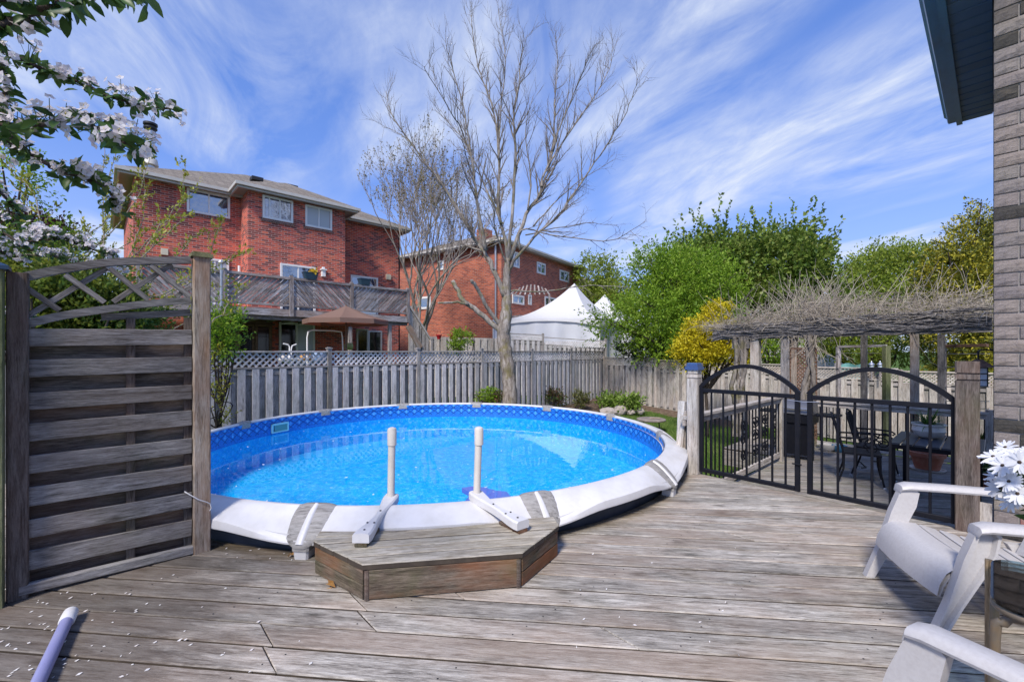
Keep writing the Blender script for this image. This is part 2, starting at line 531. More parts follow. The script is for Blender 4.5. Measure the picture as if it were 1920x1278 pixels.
M_['fence_side'] = wood('fence_side_wood', (0.21, 0.18, 0.155), (0.48, 0.44, 0.40), (0.64, 0.60, 0.56), knots=0.4, tint=(0.38, 0.22, 0.14), tintamt=0.25, algae=0.10, var=0.2)
M_['old'] = wood('old_deck_wood', (0.08, 0.07, 0.075), (0.28, 0.26, 0.265), (0.54, 0.50, 0.51), knots=0.3, tint=(0.24, 0.15, 0.09), tintamt=0.4, var=0.35, blotch=0.8)
M_['vinewood'] = wood('pergola_wood', (0.06, 0.054, 0.056), (0.21, 0.195, 0.195), (0.38, 0.36, 0.355), knots=0.2, var=0.2, blotch=0.6, bump=1.0)
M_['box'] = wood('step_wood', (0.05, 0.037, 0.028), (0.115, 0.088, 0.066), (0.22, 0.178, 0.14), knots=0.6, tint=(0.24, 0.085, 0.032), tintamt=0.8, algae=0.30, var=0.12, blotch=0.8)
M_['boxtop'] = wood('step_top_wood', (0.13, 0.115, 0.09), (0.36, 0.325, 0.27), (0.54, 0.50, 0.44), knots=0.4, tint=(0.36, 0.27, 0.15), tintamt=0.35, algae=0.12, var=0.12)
M_['brownframe'] = wood('brown_frame_wood', (0.06, 0.035, 0.025), (0.17, 0.10, 0.07), (0.26, 0.17, 0.13), knots=0.2, var=0.2)
M_['black'] = plain('black_iron', (0.006, 0.007, 0.012), 0.5, 0.0, 0.22, dirt=(0.03, 0.026, 0.024), dirtscale=14, dirtamt=0.2, bump=0.15, bscale=90)
M_['white_pl'] = plain('white_pool_resin', (0.64, 0.63, 0.64), 0.38, 0, 0.45, dirt=(0.46, 0.44, 0.41), dirtscale=5, dirtamt=0.5, bump=0.06, bscale=180)
M_['rim_grey'] = wood('pool_cover_grey', (0.17, 0.16, 0.15), (0.29, 0.275, 0.26), (0.38, 0.365, 0.35), rough=0.5, grain=0.8, knots=0.0, var=0.05, blotch=0.2, bump=0.15)
M_['pool_wall'] = plain('pool_wall_dark', (0.075, 0.08, 0.095), 0.55, 0, 0.4, dirt=(0.03, 0.03, 0.03), dirtscale=5, dirtamt=0.6)
M_['beige_pl'] = plain('beige_pvc', (0.62, 0.58, 0.53), 0.4, 0, 0.45, dirt=(0.42, 0.38, 0.33), dirtscale=9, dirtamt=0.4)
M_['white_paint'] = plain('white_frame', (0.78, 0.78, 0.78), 0.45, dirt=(0.5, 0.5, 0.48), dirtscale=5, dirtamt=0.3)
M_['eave'] = plain('eave_metal', (0.52, 0.50, 0.47), 0.5, dirt=(0.35, 0.33, 0.30), dirtscale=3, dirtamt=0.4)
M_['soffit_pale'] = plain('pale_soffit', (0.30, 0.26, 0.22), 0.6)
M_['chair_pl'] = plain('white_chair_plastic', (0.48, 0.465, 0.465), 0.42, 0, 0.4, dirt=(0.36, 0.335, 0.33), dirtscale=70, dirtamt=0.45, bump=0.12, bscale=150)
M_['brick'] = brickmat('red_brick', [(0.17, 0.05, 0.048), (0.55, 0.095, 0.065), (0.66, 0.145, 0.075), (0.58, 0.11, 0.08), (0.25, 0.07, 0.06)], (0.55, 0.40, 0.35), ms=0.007)
M_['brick_far'] = brickmat('orange_red_brick', [(0.28, 0.075, 0.05), (0.46, 0.125, 0.07), (0.52, 0.15, 0.08), (0.36, 0.095, 0.06)], (0.40, 0.33, 0.29), bw=0.26, bh=0.09)
M_['metal'] = plain('galvanised_metal', (0.55, 0.56, 0.58), 0.35, 0.85, 0.5, dirt=(0.25, 0.22, 0.2), dirtscale=8)
M_['darkmetal'] = plain('dark_metal', (0.03, 0.03, 0.033), 0.5, 0.4)

def shingles():
    t = NT('roof_shingles')
    o = t.obj()
    s = t.n('ShaderNodeSeparateXYZ'); t.l(o, s.inputs[0])
    c = t.n('ShaderNodeCombineXYZ'); t.l(t.math('ADD', s.outputs[0], s.outputs[1]), c.inputs[0]); t.l(s.outputs[2], c.inputs[1])
    b = t.n('ShaderNodeTexBrick'); t.l(c.outputs[0], b.inputs['Vector'])
    for key, v in (('Color1', (0.20, 0.175, 0.15, 1)), ('Color2', (0.30, 0.265, 0.225, 1)), ('Mortar', (0.11, 0.095, 0.085, 1)), ('Scale', 1.0), ('Mortar Size', 0.012), ('Brick Width', 0.3), ('Row Height', 0.075)):
        b.inputs[key].default_value = v
    col = t.mix(0.6, b.outputs['Color'], t.ramp(t.noise(o, 12, 6, 0.7), [(0.3, 0.6), (0.7, 1.25)]), 'MULTIPLY')
    return t.done(t.bsdf(col, 0.95, 0, 0.15))
M_['roof'] = shingles()

def glass():
    t = NT('window_glass')
    w = t.noise(t.obj(), 1.1, 3, 0.5)
    nb = t.bump(w, 0.25, 0.06)
    return t.done(t.bsdf((0.015, 0.05, 0.11), 0.03, 0, 1.0, nb, Coat_Weight=1.0, Coat_Roughness=0.02, IOR=2.4))
M_['glass'] = glass()
M_['glass_dark'] = plain('dark_glass', (0.008, 0.009, 0.012), 0.08, 0, 0.5)
M_['blind'] = plain('pale_curtain', (0.42, 0.46, 0.50), 0.25, 0, 0.8)
# ------------------------------------------------------------------ ground and decks
U2 = Vector((0.7407, 0.6719, 0)); V2 = Vector((0.6719, -0.7407, 0))     # the plot's two directions
UU, VV = np.array([0.7407, 0.6719]), np.array([0.6719, -0.7407])
def uv(u, v, z=0.0):
    return U2 * u + V2 * v + Vector((0, 0, z))
PC = Vector((-1.10, 6.30, 0)); PR = 3.15                                # pool centre, crest radius
CORNER = np.array([4.0, 19.2])
def ground_z(x, y):
    t = np.clip((x - CORNER[0]) * VV[0] + (y - CORNER[1]) * VV[1], 0, 9)
    z = -0.70 - 0.07 * t
    d = np.hypot(x - PC.x, y - PC.y)
    k = np.clip((4.3 - d) / 0.8, 0, 1)
    near = np.clip((6.2 - y) / 1.0, 0, 1) * (x < 3.4)
    k = np.maximum(k, near)
    return z * (1 - k) + (-1.35) * k
def soil_mat():
    t = NT('soil'); p = t.pos()
    c = t.ramp(t.noise(p, 7, 8, 0.7), [(0.3, (0.075, 0.05, 0.035)), (0.5, (0.15, 0.105, 0.075)), (0.7, (0.24, 0.18, 0.14))])
    return t.done(t.bsdf(c, 1.0, 0, 0.1, t.bump(t.noise(p, 35, 6, 0.7), 1.0, 0.03)))
def lawn_mat():
    t = NT('lawn'); p = t.pos()
    c = t.ramp(t.noise(p, 1.3, 8, 0.7), [(0.3, (0.04, 0.075, 0.016)), (0.55, (0.075, 0.13, 0.025)), (0.75, (0.13, 0.16, 0.05))])
    return t.done(t.bsdf(c, 1.0, 0, 0.1, t.bump(t.noise(p, 60, 5, 0.7), 1.0, 0.03)))
M_['soil'] = soil_mat(); M_['lawn'] = lawn_mat()
gx = np.concatenate([[-900, -300, -120, -60, -35], np.arange(-24, 26.1, 0.8), [35, 60, 120, 300, 900]])
gy = np.concatenate([[-60, -20, -8, -3], np.arange(0, 32.1, 0.8), [40, 60, 120, 300, 1200]])
GX, GY = np.meshgrid(gx, gy)
GV = np.stack([GX, GY, ground_z(GX, GY)], -1).reshape(-1, 3)
nx = len(gx)
GQ = np.array([(j * nx + i, j * nx + i + 1, (j + 1) * nx + i + 1, (j + 1) * nx + i) for j in range(len(gy) - 1) for i in range(nx - 1)])
ground = raw_mesh('ground', GV, GQ, M_['lawn'], smooth=True)
tag(ground, 'green back lawn falling away behind the pool', 'ground', kind='structure')

def bound_strip(e1, e2, s0, s1, w0, w1, planes, circ=None, cuts=()):
    """one board between w0 and w1 (along e2), clipped by half planes n.P<c and by a circle it must stay nearer than"""
    lows = [lambda s: w0]; ups = [lambda s: w1]
    br = [s0, s1]
    def hp(nx_, ny_, c):
        a = nx_ * e1[0] + ny_ * e1[1]; b = nx_ * e2[0] + ny_ * e2[1]
        if abs(b) < 1e-6: return
        (ups if b > 0 else lows).append(lambda s, a=a, b=b, c=c: (c - a * s) / b)
        if abs(a) > 1e-6: br.extend([(c - b * w0) / a, (c - b * w1) / a])
    for p in planes: hp(*p)
    if circ:
        sc = circ[0] * e1[0] + circ[1] * e1[1]; wc = circ[0] * e2[0] + circ[1] * e2[1]; R = circ[2]
        ups.append(lambda s: wc - math.sqrt(max(0, R * R - (s - sc) ** 2)) if abs(s - sc) < R and w0 < wc else 1e9)
        for w in (w0, w1):
            q = R * R - (w - wc) ** 2
            if q > 0: br.extend([sc - math.sqrt(q), sc + math.sqrt(q)])
    br.extend(np.arange(s0, s1, 0.08))
    br = sorted(b for b in br if s0 - 1e-9 <= b <= s1 + 1e-9)
    runs = []; cur = []
    for s in br:
        lo = max(f(s) for f in lows); hi = min(f(s) for f in ups)
        if hi - lo > -1e-4:
            hi = max(hi, lo)
            if not cur or s - cur[-1][0] > 1e-4: cur.append((s, lo, hi))
        else:
            if len(cur) > 1: runs.append(cur)
            cur = []
    if len(cur) > 1: runs.append(cur)
    return [r for r in runs if max(q[2] - q[1] for q in r) > 0.012 and r[-1][0] - r[0][0] > 0.02]
def board_mesh(run, th, name, main=None, edge=None):
    vs = []; fs = []
    for s, lo, hi in run:
        e = min(0.006, (hi - lo) / 2.01)
        vs += [(s, lo, -th), (s, lo, -0.005), (s, lo + e, 0), (s, hi - e, 0), (s, hi, -0.005), (s, hi, -th)]
    for i in range(len(run) - 1):
        for k in range(5):
            fs.append((i * 6 + k, i * 6 + k + 1, (i + 1) * 6 + k + 1, (i + 1) * 6 + k))
    fs.append(tuple(range(6))); fs.append(tuple((len(run) - 1) * 6 + k for k in range(6))[::-1])
    me = bpy.data.meshes.new(name); me.from_pydata(vs, [], fs); me.update()
    if edge is not None:
        me.materials.append(main); me.materials.append(edge)
        for i, p in enumerate(me.polygons):
            if i >= 5 * (len(run) - 1) or i % 5 in (0, 4): p.material_index = 1
    return me
M_['grime'] = plain('grimy_board_edge', (0.045, 0.034, 0.026), 0.95, dirt=(0.11, 0.085, 0.06), dirtscale=9, dirtamt=0.6)
E1, E2 = (0.9943, -0.1059), (0.1059, 0.9943)
PITCH = 0.162
deck = empty('deck', (0, 2.5, 0)); deck['label'] = 'weathered grey plank deck around the near side of the pool'; deck['kind'] = 'structure'; deck['category'] = 'deck'
GATE_U = 4.93
mdeck = []
joints = {}                                        # board index -> s of its slanted butt joints
for (px, py) in ((680, 1134), (697, 1172), (508, 1203), (515, 1254), (859, 1113), (1180, 1205), (1405, 1010), (900, 1030)):
    p = gp(px, py); s = p.x * E1[0] + p.y * E1[1]; w = p.x * E2[0] + p.y * E2[1]
    joints.setdefault(int(math.floor(w / PITCH)), []).append((s, w))
for k in range(-9, 34):
    w0 = k * PITCH + random.uniform(0.004, 0.0065); w1 = (k + 1) * PITCH - random.uniform(0.004, 0.0065)
    cl = sorted(joints.get(k, []))
    # pieces between the joints; the joints run along the joists (V2)
    ve1 = VV[0] * E1[0] + VV[1] * E1[1]; ve2 = VV[0] * E2[0] + VV[1] * E2[1]
    slope = ve1 / ve2                              # ds/dw along a joint
    nb = len(cl) + 1
    for j in range(nb):
        planes = [(UU[0], UU[1], GATE_U)]
        if w0 > 4.0: planes.append((-1, 0, -0.2))  # left of the pool the deck ends
        if j > 0:
            s, w = cl[j - 1]                       # keep s > s_j + slope*(w'-w)+gap  ->  -(s' - slope w') < -(s - slope w) - gap
            nx_ = -(E1[0] - slope * E2[0]); ny_ = -(E1[1] - slope * E2[1])
            planes.append((nx_, ny_, -(s - slope * w) - 0.003))
        if j < nb - 1:
            s, w = cl[j]
            nx_ = (E1[0] - slope * E2[0]); ny_ = (E1[1] - slope * E2[1])
            planes.append((nx_, ny_, (s - slope * w) - 0.003))
        for run in bound_strip(E1, E2, -6.0, 7.5, w0, w1, planes, (PC.x, PC.y, PR + 0.10)):
            if run[-1][0] < -5.9: continue
            me = board_mesh(run, 0.034, 'board', M_['deck'], M_['grime'])
            M = frame_matrix((0, 0, random.uniform(-0.0025, 0.0015)), (E1[0], E1[1], 0), (E2[0], E2[1], 0), (0, 0, 1))
            mkobj('board', me, M_['deck'], deck, M)
# joists below, dark in the gaps
for v in np.arange(-7.0, 3.3, 0.6):
    a = uv(-3.0, v, -0.12); b = uv(GATE_U - 0.06, v, -0.12)
    pts = [a.lerp(b, i / 60) for i in range(61)]
    keep = [p for p in pts if (p - PC).xy.length > PR + 0.2 and p.y < PC.y + 0.2]
    if len(keep) > 4: plank('joist', keep[0], keep[-1], 0.04, 0.15, M_['screen_back'], deck, share=False) if all((keep[i + 1] - keep[i]).length < 0.5 for i in range(len(keep) - 1)) else None
plank('fascia_board', uv(GATE_U + 0.02, -2.6, -0.15), uv(GATE_U + 0.02, 0.0, -0.15), 0.03, 0.29, M_['patio'], deck)
# nail heads
mb = MB()
for k in range(4, 30):
    for v in np.arange(-4.6, 2.4, 0.6):
        for q in (0.28, 0.72):
            w = (k + q) * PITCH
            # point on joist line v: solve P = s e1 + w e2 with P.V2 = v
            s = (v - w * ve2) / ve1
            P = Vector((s * E1[0] + w * E2[0], s * E1[1] + w * E2[1], 0.0002))
            if P.y < 0.8 or P.dot(U2) > GATE_U - 0.1 or (P - PC).xy.length < PR + 0.2 or abs(P.x) > 3.2: continue
            mb.add([P + Vector((0.0045 * math.cos(a), 0.0045 * math.sin(a), 0.0006)) for a in np.arange(0, 6.28, 1.047)], [(0, 1, 2, 3, 4, 5)])
mb.build('nail_heads', M_['darkmetal'], deck, kind='stuff')

# lower patio beyond the gate
PZ = -0.50
patio = empty('patio', (4.5, 6.5, PZ)); patio['label'] = 'lower plank patio beyond the black gate'; patio['kind'] = 'structure'; patio['category'] = 'patio'
for reg in ([(-UU[0], -UU[1], -(GATE_U + 0.04)), (UU[0], UU[1], 8.9), (-VV[0], -VV[1], 2.55), (VV[0], VV[1], 0.0)],
            [(-UU[0], -UU[1], -8.9), (UU[0], UU[1], 10.45), (-VV[0], -VV[1], 3.6), (VV[0], VV[1], 0.0)]):
    for k in range(14, 75):
        for run in bound_strip(E1, E2, 0.5, 9.0, k * PITCH + 0.004, (k + 1) * PITCH - 0.004, reg):
            mkobj('board', board_mesh(run, 0.03, 'board', M_['patio'], M_['grime']), M_['patio'], patio, frame_matrix((0, 0, PZ + random.uniform(-0.003, 0.001)), (E1[0], E1[1], 0), (E2[0], E2[1], 0), (0, 0, 1)))
for (a, b) in ((uv(GATE_U, -2.55), uv(8.9, -2.55)), (uv(8.9, -2.55), uv(8.9, -3.6)), (uv(8.9, -3.6), uv(10.45, -3.6)), (uv(10.45, -3.6), uv(10.45, 0))):
    plank('skirt_board', a + Vector((0, 0, PZ - 0.19)), b + Vector((0, 0, PZ - 0.19)), 0.03, 0.30, M_['patio'], patio)
# the step down from the upper deck
st = empty('wood_step', uv(GATE_U + 0.2, -1.2, PZ), 'low plank step between upper deck and patio behind the gate', 'step')
for i in range(2):
    plank('tread', uv(GATE_U + 0.10 + 0.145 * i, -2.3, PZ + 0.24), uv(GATE_U + 0.10 + 0.145 * i, -0.2, PZ + 0.24), 0.138, 0.035, M_['patio'], st)
plank('riser', uv(GATE_U + 0.30, -2.3, PZ + 0.115), uv(GATE_U + 0.30, -0.2, PZ + 0.115), 0.03, 0.21, M_['patio'], st)
# ------------------------------------------------------------------ pool
ANG = [math.radians(a) for a in (-95.5, -66.0, -37.5, -6.0, 25.5, 54.5, 83.8, 112.5, 141.0, 170.0, 199.0, 229.0)]
NSEG = len(ANG)
pool = empty('swimming_pool', (PC.x, PC.y, -1.04), 'round above-ground pool with white rim and grey joint covers', 'pool')
def polar(r, a, z): return Vector((PC.x + r * math.cos(a), PC.y + r * math.sin(a), z))
def rim_profile(k):
    """k: 0 at a joint cover, 1 half way between two covers"""
    e = k * k * (3 - 2 * k)
    low = 0.092 + 0.058 * e; sh = 0.118 + 0.098 * e
    z = lambda d: 0.287 + (sh - 0.287) * ((d - 0.01) / 0.205) ** 1.35
    return [(-0.060, 0.195), (-0.034, 0.190), (-0.032, 0.270), (-0.020, 0.283), (0.01, 0.287), (0.06, z(0.06)), (0.11, z(0.11)), (0.165, z(0.165)), (0.205, z(0.205)), (0.219, sh - 0.006), (0.226, low + 0.012), (0.224, low), (0.205, low + 0.002), (0.195, low + 0.06)]
for i in range(NSEG):
    a0 = ANG[i]; a1 = ANG[(i + 1) % NSEG]
    while a1 < a0: a1 += 2 * math.pi
    rows = []
    n = 18
    for j in range(n + 1):
        a = a0 + (a1 - a0) * j / n
        k = 1 - abs(2 * j / n - 1); k = min(1, k * 1.5)
        rows.append([polar(PR + dr, a, z) for dr, z in rim_profile(k)])
    mb = MB(); mb.grid(rows)
    mb.build('top_rail', M_['white_pl'], pool, smooth=24)
def cover(a, name, hw, lift, ext, mat, parent, first=0):
    prof = rim_profile(0)[1:]
    prof = ([(-0.036, 0.188)] + prof[1:9])[first:] + [(0.230, 0.095), (0.228, 0.05 + ext)]
    rows = []
    m = len(prof)
    for i, (dr, z) in enumerate(prof):
        u = i / (m - 1)
        w = np.interp(u, *hw)
        # outward offset of the cover
        p0 = prof[max(i - 1, 0)]; p1 = prof[min(i + 1, m - 1)]
        tx, tz = p1[0] - p0[0], p1[1] - p0[1]; L = math.hypot(tx, tz) or 1
        nx_, nz_ = -tz / L, tx / L
        if i < 2 and not first: nx_, nz_ = -1, 0.2
        row = []
        for j in range(9):
            q = -1 + 2 * j / 8
            lf = lift * (1 - abs(q) ** 4 * 0.9)
            r = PR + dr + nx_ * lf
            row.append(polar(r, a + q * w / r, z + nz_ * lf))
        rows.append(row)
    mb = MB(); mb.grid(rows)
    return mb.build(name, mat, parent, smooth=50)
HWG = ([0, 0.12, 0.3, 0.5, 0.68, 0.82, 0.92, 1.0], [0.115, 0.125, 0.135, 0.140, 0.125, 0.095, 0.066, 0.055])
HWS = ([0, 0.12, 0.5, 0.85, 1.0], [0.020, 0.026, 0.034, 0.036, 0.032])
for a in ANG:
    c = cover(a, 'joint_cover', HWG, 0.016, 0.03, M_['rim_grey'], pool)
    cover(a, 'stripe', HWS, 0.027, 0.05, M_['white_pl'], c, 3)
    mb = MB()
    rows = []
    for z, w, r0, r1 in ((0.13, 0.058, 0.10, 0.232), (0.06, 0.055, 0.12, 0.230), (0.0, 0.050, 0.12, 0.226), (-1.04, 0.05, 0.12, 0.226)):
        r = PR + r1
        rows.append([polar(PR + r0, a - w / r, z), polar(PR + r1 - 0.012, a - w / r, z), polar(PR + r1, a - (w - 0.012) / r, z), polar(PR + r1, a + (w - 0.012) / r, z), polar(PR + r1 - 0.012, a + w / r, z), polar(PR + r0, a + w / r, z)])
    mb.grid(rows)
    lg = mb.build('leg', M_['white_pl'], pool)
    mb = MB()
    rows = [[polar(PR + 0.13, a - 0.060 / r, z), polar(PR + 0.224, a - 0.060 / r, z), polar(PR + 0.236, a - 0.046 / r, z), polar(PR + 0.236, a + 0.046 / r, z), polar(PR + 0.224, a + 0.060 / r, z), polar(PR + 0.13, a + 0.060 / r, z)] for z in (0.115, 0.055)]
    mb.grid(rows)
    mb.build('leg_band', M_['rim_grey'], lg)
n = 96
def ring(r, zs, name, mat, flip=False):
    V = []; UVs = []
    for z in zs:
        for j in range(n + 1):
            a = 2 * math.pi * j / n
            V.append(polar(r, a, z))
    mb = MB(); mb.v = [tuple(p) for p in V]
    for i in range(len(zs) - 1):
        for j in range(n):
            q = (i * (n + 1) + j, i * (n + 1) + j + 1, (i + 1) * (n + 1) + j + 1, (i + 1) * (n + 1) + j)
            mb.f.append(q[::-1] if flip else q)
    o = mb.build(name, mat, pool, smooth='all', recalc=False)
    ul = o.data.uv_layers.new(name='UVMap')
    for lp in o.data.loops:
        i, j = divmod(lp.vertex_index, n + 1)
        ul.data[lp.index].uv = (2 * math.pi * j / n * r, zs[i])
    return o
def liner_mat():
    t = NT('pool_liner')
    uvn = t.n('ShaderNodeTexCoord').outputs['UV']
    s = t.n('ShaderNodeSeparateXYZ'); t.l(uvn, s.inputs[0])
    u, v = s.outputs[0], s.outputs[1]
    pu = 0.165; pv = 0.115
    a = t.math('ABSOLUTE', t.math('SUBTRACT', t.math('FRACT', t.math('DIVIDE', u, pu)), 0.5))
    b = t.math('ABSOLUTE', t.math('SUBTRACT', t.math('FRACT', t.math('DIVIDE', t.math('SUBTRACT', v, 0.072), pv)), 0.5))
    dsum = t.math('ADD', a, b)
    line = t.ramp(t.math('ABSOLUTE', t.math('SUBTRACT', dsum, 0.5)), [(0.0, 0.0), (0.035, 0.0), (0.08, 1.0)])
    motif = t.ramp(t.math('ADD', t.math('MULTIPLY', a, 1.7), b), [(0.0, 1.0), (0.25, 0.8), (0.42, 0.0)])
    spark = t.noise(t.mapping(uvn, (1, 1, 1)), 48, 4, 0.7)
    mot = t.math('MULTIPLY', motif, t.ramp(spark, [(0.42, 0.0), (0.6, 1.0)]))
    base = t.ramp(t.noise(t.mapping(uvn, (1, 1, 1)), 30, 6, 0.75), [(0.35, (0.006, 0.085, 0.40)), (0.55, (0.012, 0.17, 0.60)), (0.75, (0.05, 0.36, 0.80))])
    band = t.mix(mot, t.mix(line, (0.004, 0.035, 0.20), base), (0.16, 0.55, 0.90))
    fl = t.ramp(t.noise(t.pos(), 9, 6, 0.75), [(0.32, (0.002, 0.30, 0.75)), (0.5, (0.003, 0.45, 0.86)), (0.68, (0.012, 0.58, 0.92))])
    fl = t.mix(t.math('MULTIPLY', t.ramp(t.noise(t.pos(), 17, 5, 0.85), [(0.53, 0.0), (0.61, 1.0)]), 0.75), fl, (0.35, 0.75, 0.95))
    base = t.mix(t.math('LESS_THAN', v, -0.004), base, fl)
    inb = t.math('MULTIPLY', t.math('GREATER_THAN', v, 0.045), t.math('LESS_THAN', v, 0.30))
    col = t.mix(inb, base, band)
    return t.done(t.bsdf(col, 0.35, 0, 0.4))
def floor_mat():
    t = NT('pool_floor')
    p = t.pos()
    b1 = t.noise(p, 9, 6, 0.75)
    col = t.ramp(b1, [(0.32, (0.002, 0.30, 0.75)), (0.5, (0.003, 0.45, 0.86)), (0.68, (0.012, 0.58, 0.92))])
    sp = t.ramp(t.noise(p, 17, 5, 0.85), [(0.53, 0.0), (0.61, 1.0)])
    sp2 = t.ramp(t.voro(p, 24), [(0.10, 1.0), (0.20, 0.0)])
    col = t.mix(t.math('MULTIPLY', sp, 0.75), col, (0.28, 0.78, 0.96))
    col = t.mix(t.math('MULTIPLY', sp2, 0.65), col, (0.45, 0.80, 0.95))
    return t.done(t.bsdf(col, 0.4, 0, 0.3))
def water_mat():
    t = NT('pool_water')
    p = t.pos()
    h = t.noise(t.mapping(p, (1, 1, 1)), 2.2, 3, 0.5)
    nb = t.bump(h, 0.08, 0.02)
    fr = t.n('ShaderNodeFresnel'); fr.inputs['IOR'].default_value = 1.33; t.l(nb, fr.inputs['Normal'])
    g = t.n('ShaderNodeBsdfGlossy'); g.inputs['Roughness'].default_value = 0.008; t.l(nb, g.inputs['Normal'])
    tr = t.n('ShaderNodeBsdfTransparent'); tr.inputs[0].default_value = (0.84, 0.96, 1.0, 1)
    mx = t.n('ShaderNodeMixShader'); t.l(fr.outputs[0], mx.inputs[0]); t.l(tr.outputs[0], mx.inputs[1]); t.l(g.outputs[0], mx.inputs[2])
    return t.done(mx.outputs[0])
ring(PR - 0.045, [-0.46, -0.2, 0.0, 0.1, 0.255], 'liner_wall', liner_mat(), flip=True)
ring(PR + 0.06, [-1.06, -0.3, 0.24], 'outer_wall', M_['pool_wall'])
mb = MB(); mb.v = [tuple(polar(PR - 0.04, 2 * math.pi * j / n, -0.44)) for j in range(n)] + [(PC.x, PC.y, -0.44)]
mb.f = [(j, (j + 1) % n, n) for j in range(n)]
mb.build('liner_floor', floor_mat(), pool, recalc=False)
mb = MB(); mb.v = [tuple(polar(PR - 0.044, 2 * math.pi * j / n, 0.0)) for j in range(n)] + [(PC.x, PC.y, 0.0)]
mb.f = [(j, (j + 1) % n, n) for j in range(n)]
water = mb.build('pool_water', water_mat(), None, recalc=False)
tag(water, 'clear blue water filling the round pool', 'water', kind='structure')
# skimmer mouth in the far left liner
sk = at(524, 808, 1)
k_ = (524 - CX) / F
A_ = k_ * k_ + 1; B_ = -2 * (k_ * PC.x + PC.y); C_ = PC.x ** 2 + PC.y ** 2 - (PR - 0.05) ** 2
Zs = (-B_ + math.sqrt(B_ * B_ - 4 * A_ * C_)) / (2 * A_)
asx = math.atan2(Zs - PC.y, k_ * Zs - PC.x)
M_['teal_pl'] = plain('teal_plastic', (0.30, 0.62, 0.68), 0.4)
mb = MB()
def arc_box(a0, a1, r0, r1, z0, z1, mb):
    rows = []
    for j in range(5):
        a = a0 + (a1 - a0) * j / 4
        rows.append([polar(r0, a, z0), polar(r1, a, z0), polar(r1, a, z1), polar(r0, a, z1), polar(r0, a, z0)])
    mb.grid(rows)
    k = len(mb.v)
    for a in (a0, a1): mb.add([polar(r0, a, z0), polar(r1, a, z0), polar(r1, a, z1), polar(r0, a, z1)], [(0, 1, 2, 3)])
hw = 0.17 / PR
ri, ro = PR - 0.075, PR - 0.046
zt, zb = 0.175, 0.02
arc_box(asx - hw, asx + hw, ri, ro, zt - 0.028, zt, mb); arc_box(asx - hw, asx + hw, ri, ro, zb, zb + 0.022, mb)
arc_box(asx - hw, asx - hw + 0.009, ri, ro, zb, zt, mb); arc_box(asx + hw - 0.009, asx + hw, ri, ro, zb, zt, mb)
skf = mb.build('skimmer_frame', M_['teal_pl'], pool)
mb = MB(); arc_box(asx - hw + 0.009, asx + hw - 0.02, ri + 0.012, ro, zb + 0.02, zt - 0.028, mb)
mb.build('skimmer_mouth', plain('skimmer_inside', (0.10, 0.30, 0.30), 0.4), skf)
# violet in-pool ladder steps below the water by the entry
M_['violet'] = plain('violet_plastic', (0.16, 0.20, 0.62), 0.4)
ldr = empty('pool_ladder_steps', gp(918, 930, -0.12) * 1.0, 'violet plastic ladder tread under water beside the right handrail', 'ladder')
mb = MB()
pts = [(852, 948), (872, 938), (884, 924), (866, 914), (884, 911), (910, 913), (930, 919), (950, 921), (960, 932), (948, 944), (905, 956)]
poly = [gp(x, y, -0.10) for x, y in pts]
mb.extrude(poly, (0, 0, -0.05))
mb.build('tread', M_['violet'], ldr, smooth=40)
mb = MB()
for x in (870, 945): p = gp(x, 944, -0.12); mb.tube([p, p + Vector((0, 0.05, -0.7))], 0.025, 8)
mb.build('side_rail', M_['violet'], ldr)
# petals and specks on the water
pts = []
for (x, y) in ((447, 873), (494, 871), (534, 890), (651, 930), (700, 927), (825, 878), (780, 876), (801, 843), (862, 832), (868, 820), (912, 894), (922, 898), (1000, 831), (1090, 845), (1062, 853), (1010, 812), (940, 845), (757, 822), (560, 838), (612, 905)):
    pts.append(gp(x, y, 0.0))
for i in range(130):
    a = random.uniform(0, 6.28); r = PR * 0.96 * math.sqrt(random.random()); pts.append(polar(r, a, 0))
V = []; Q = []
for p in pts:
    an = random.uniform(0, 6.28); l = random.uniform(0.006, 0.024); w = l * random.uniform(0.4, 0.7)
    d = Vector((math.cos(an), math.sin(an), 0)); e = Vector((-d.y, d.x, 0)); z = Vector((0, 0, 0.004))
    k = len(V); V += [p - d * l + z, p + e * w + z, p + d * l + z * 1.6, p - e * w + z]; Q.append((k, k + 1, k + 2, k + 3))
M_['petal'] = leafmat('white_petal', [(0.80, 0.78, 0.76), (0.86, 0.84, 0.84), (0.78, 0.72, 0.70)], 0.3)
fp = raw_mesh('floating_petals', np.array([tuple(p) for p in V]), np.array(Q), M_['petal'])
tag(fp, 'white petals and specks floating on the pool water', 'petals', kind='stuff')

# ------------------------------------------------------------------ wooden entry step and its two handrails
ST = 0.206
stepb = empty('entry_step', gp(830, 1100), 'low six-sided wooden step box at the pool edge', 'step')
Pt = [gp(590, 1014, ST), gp(682, 1058, ST), gp(978, 1036, ST), gp(1046, 985, ST)]
# back edge hugs the pool rim just outside it
back = [polar(PR + 0.255, math.radians(-69.5), ST), polar(PR + 0.252, math.radians(-80), ST), polar(PR + 0.255, math.radians(-91.5), ST)]
poly = [p.copy() for p in Pt] + back
ctr = sum(poly, Vector()) / len(poly)
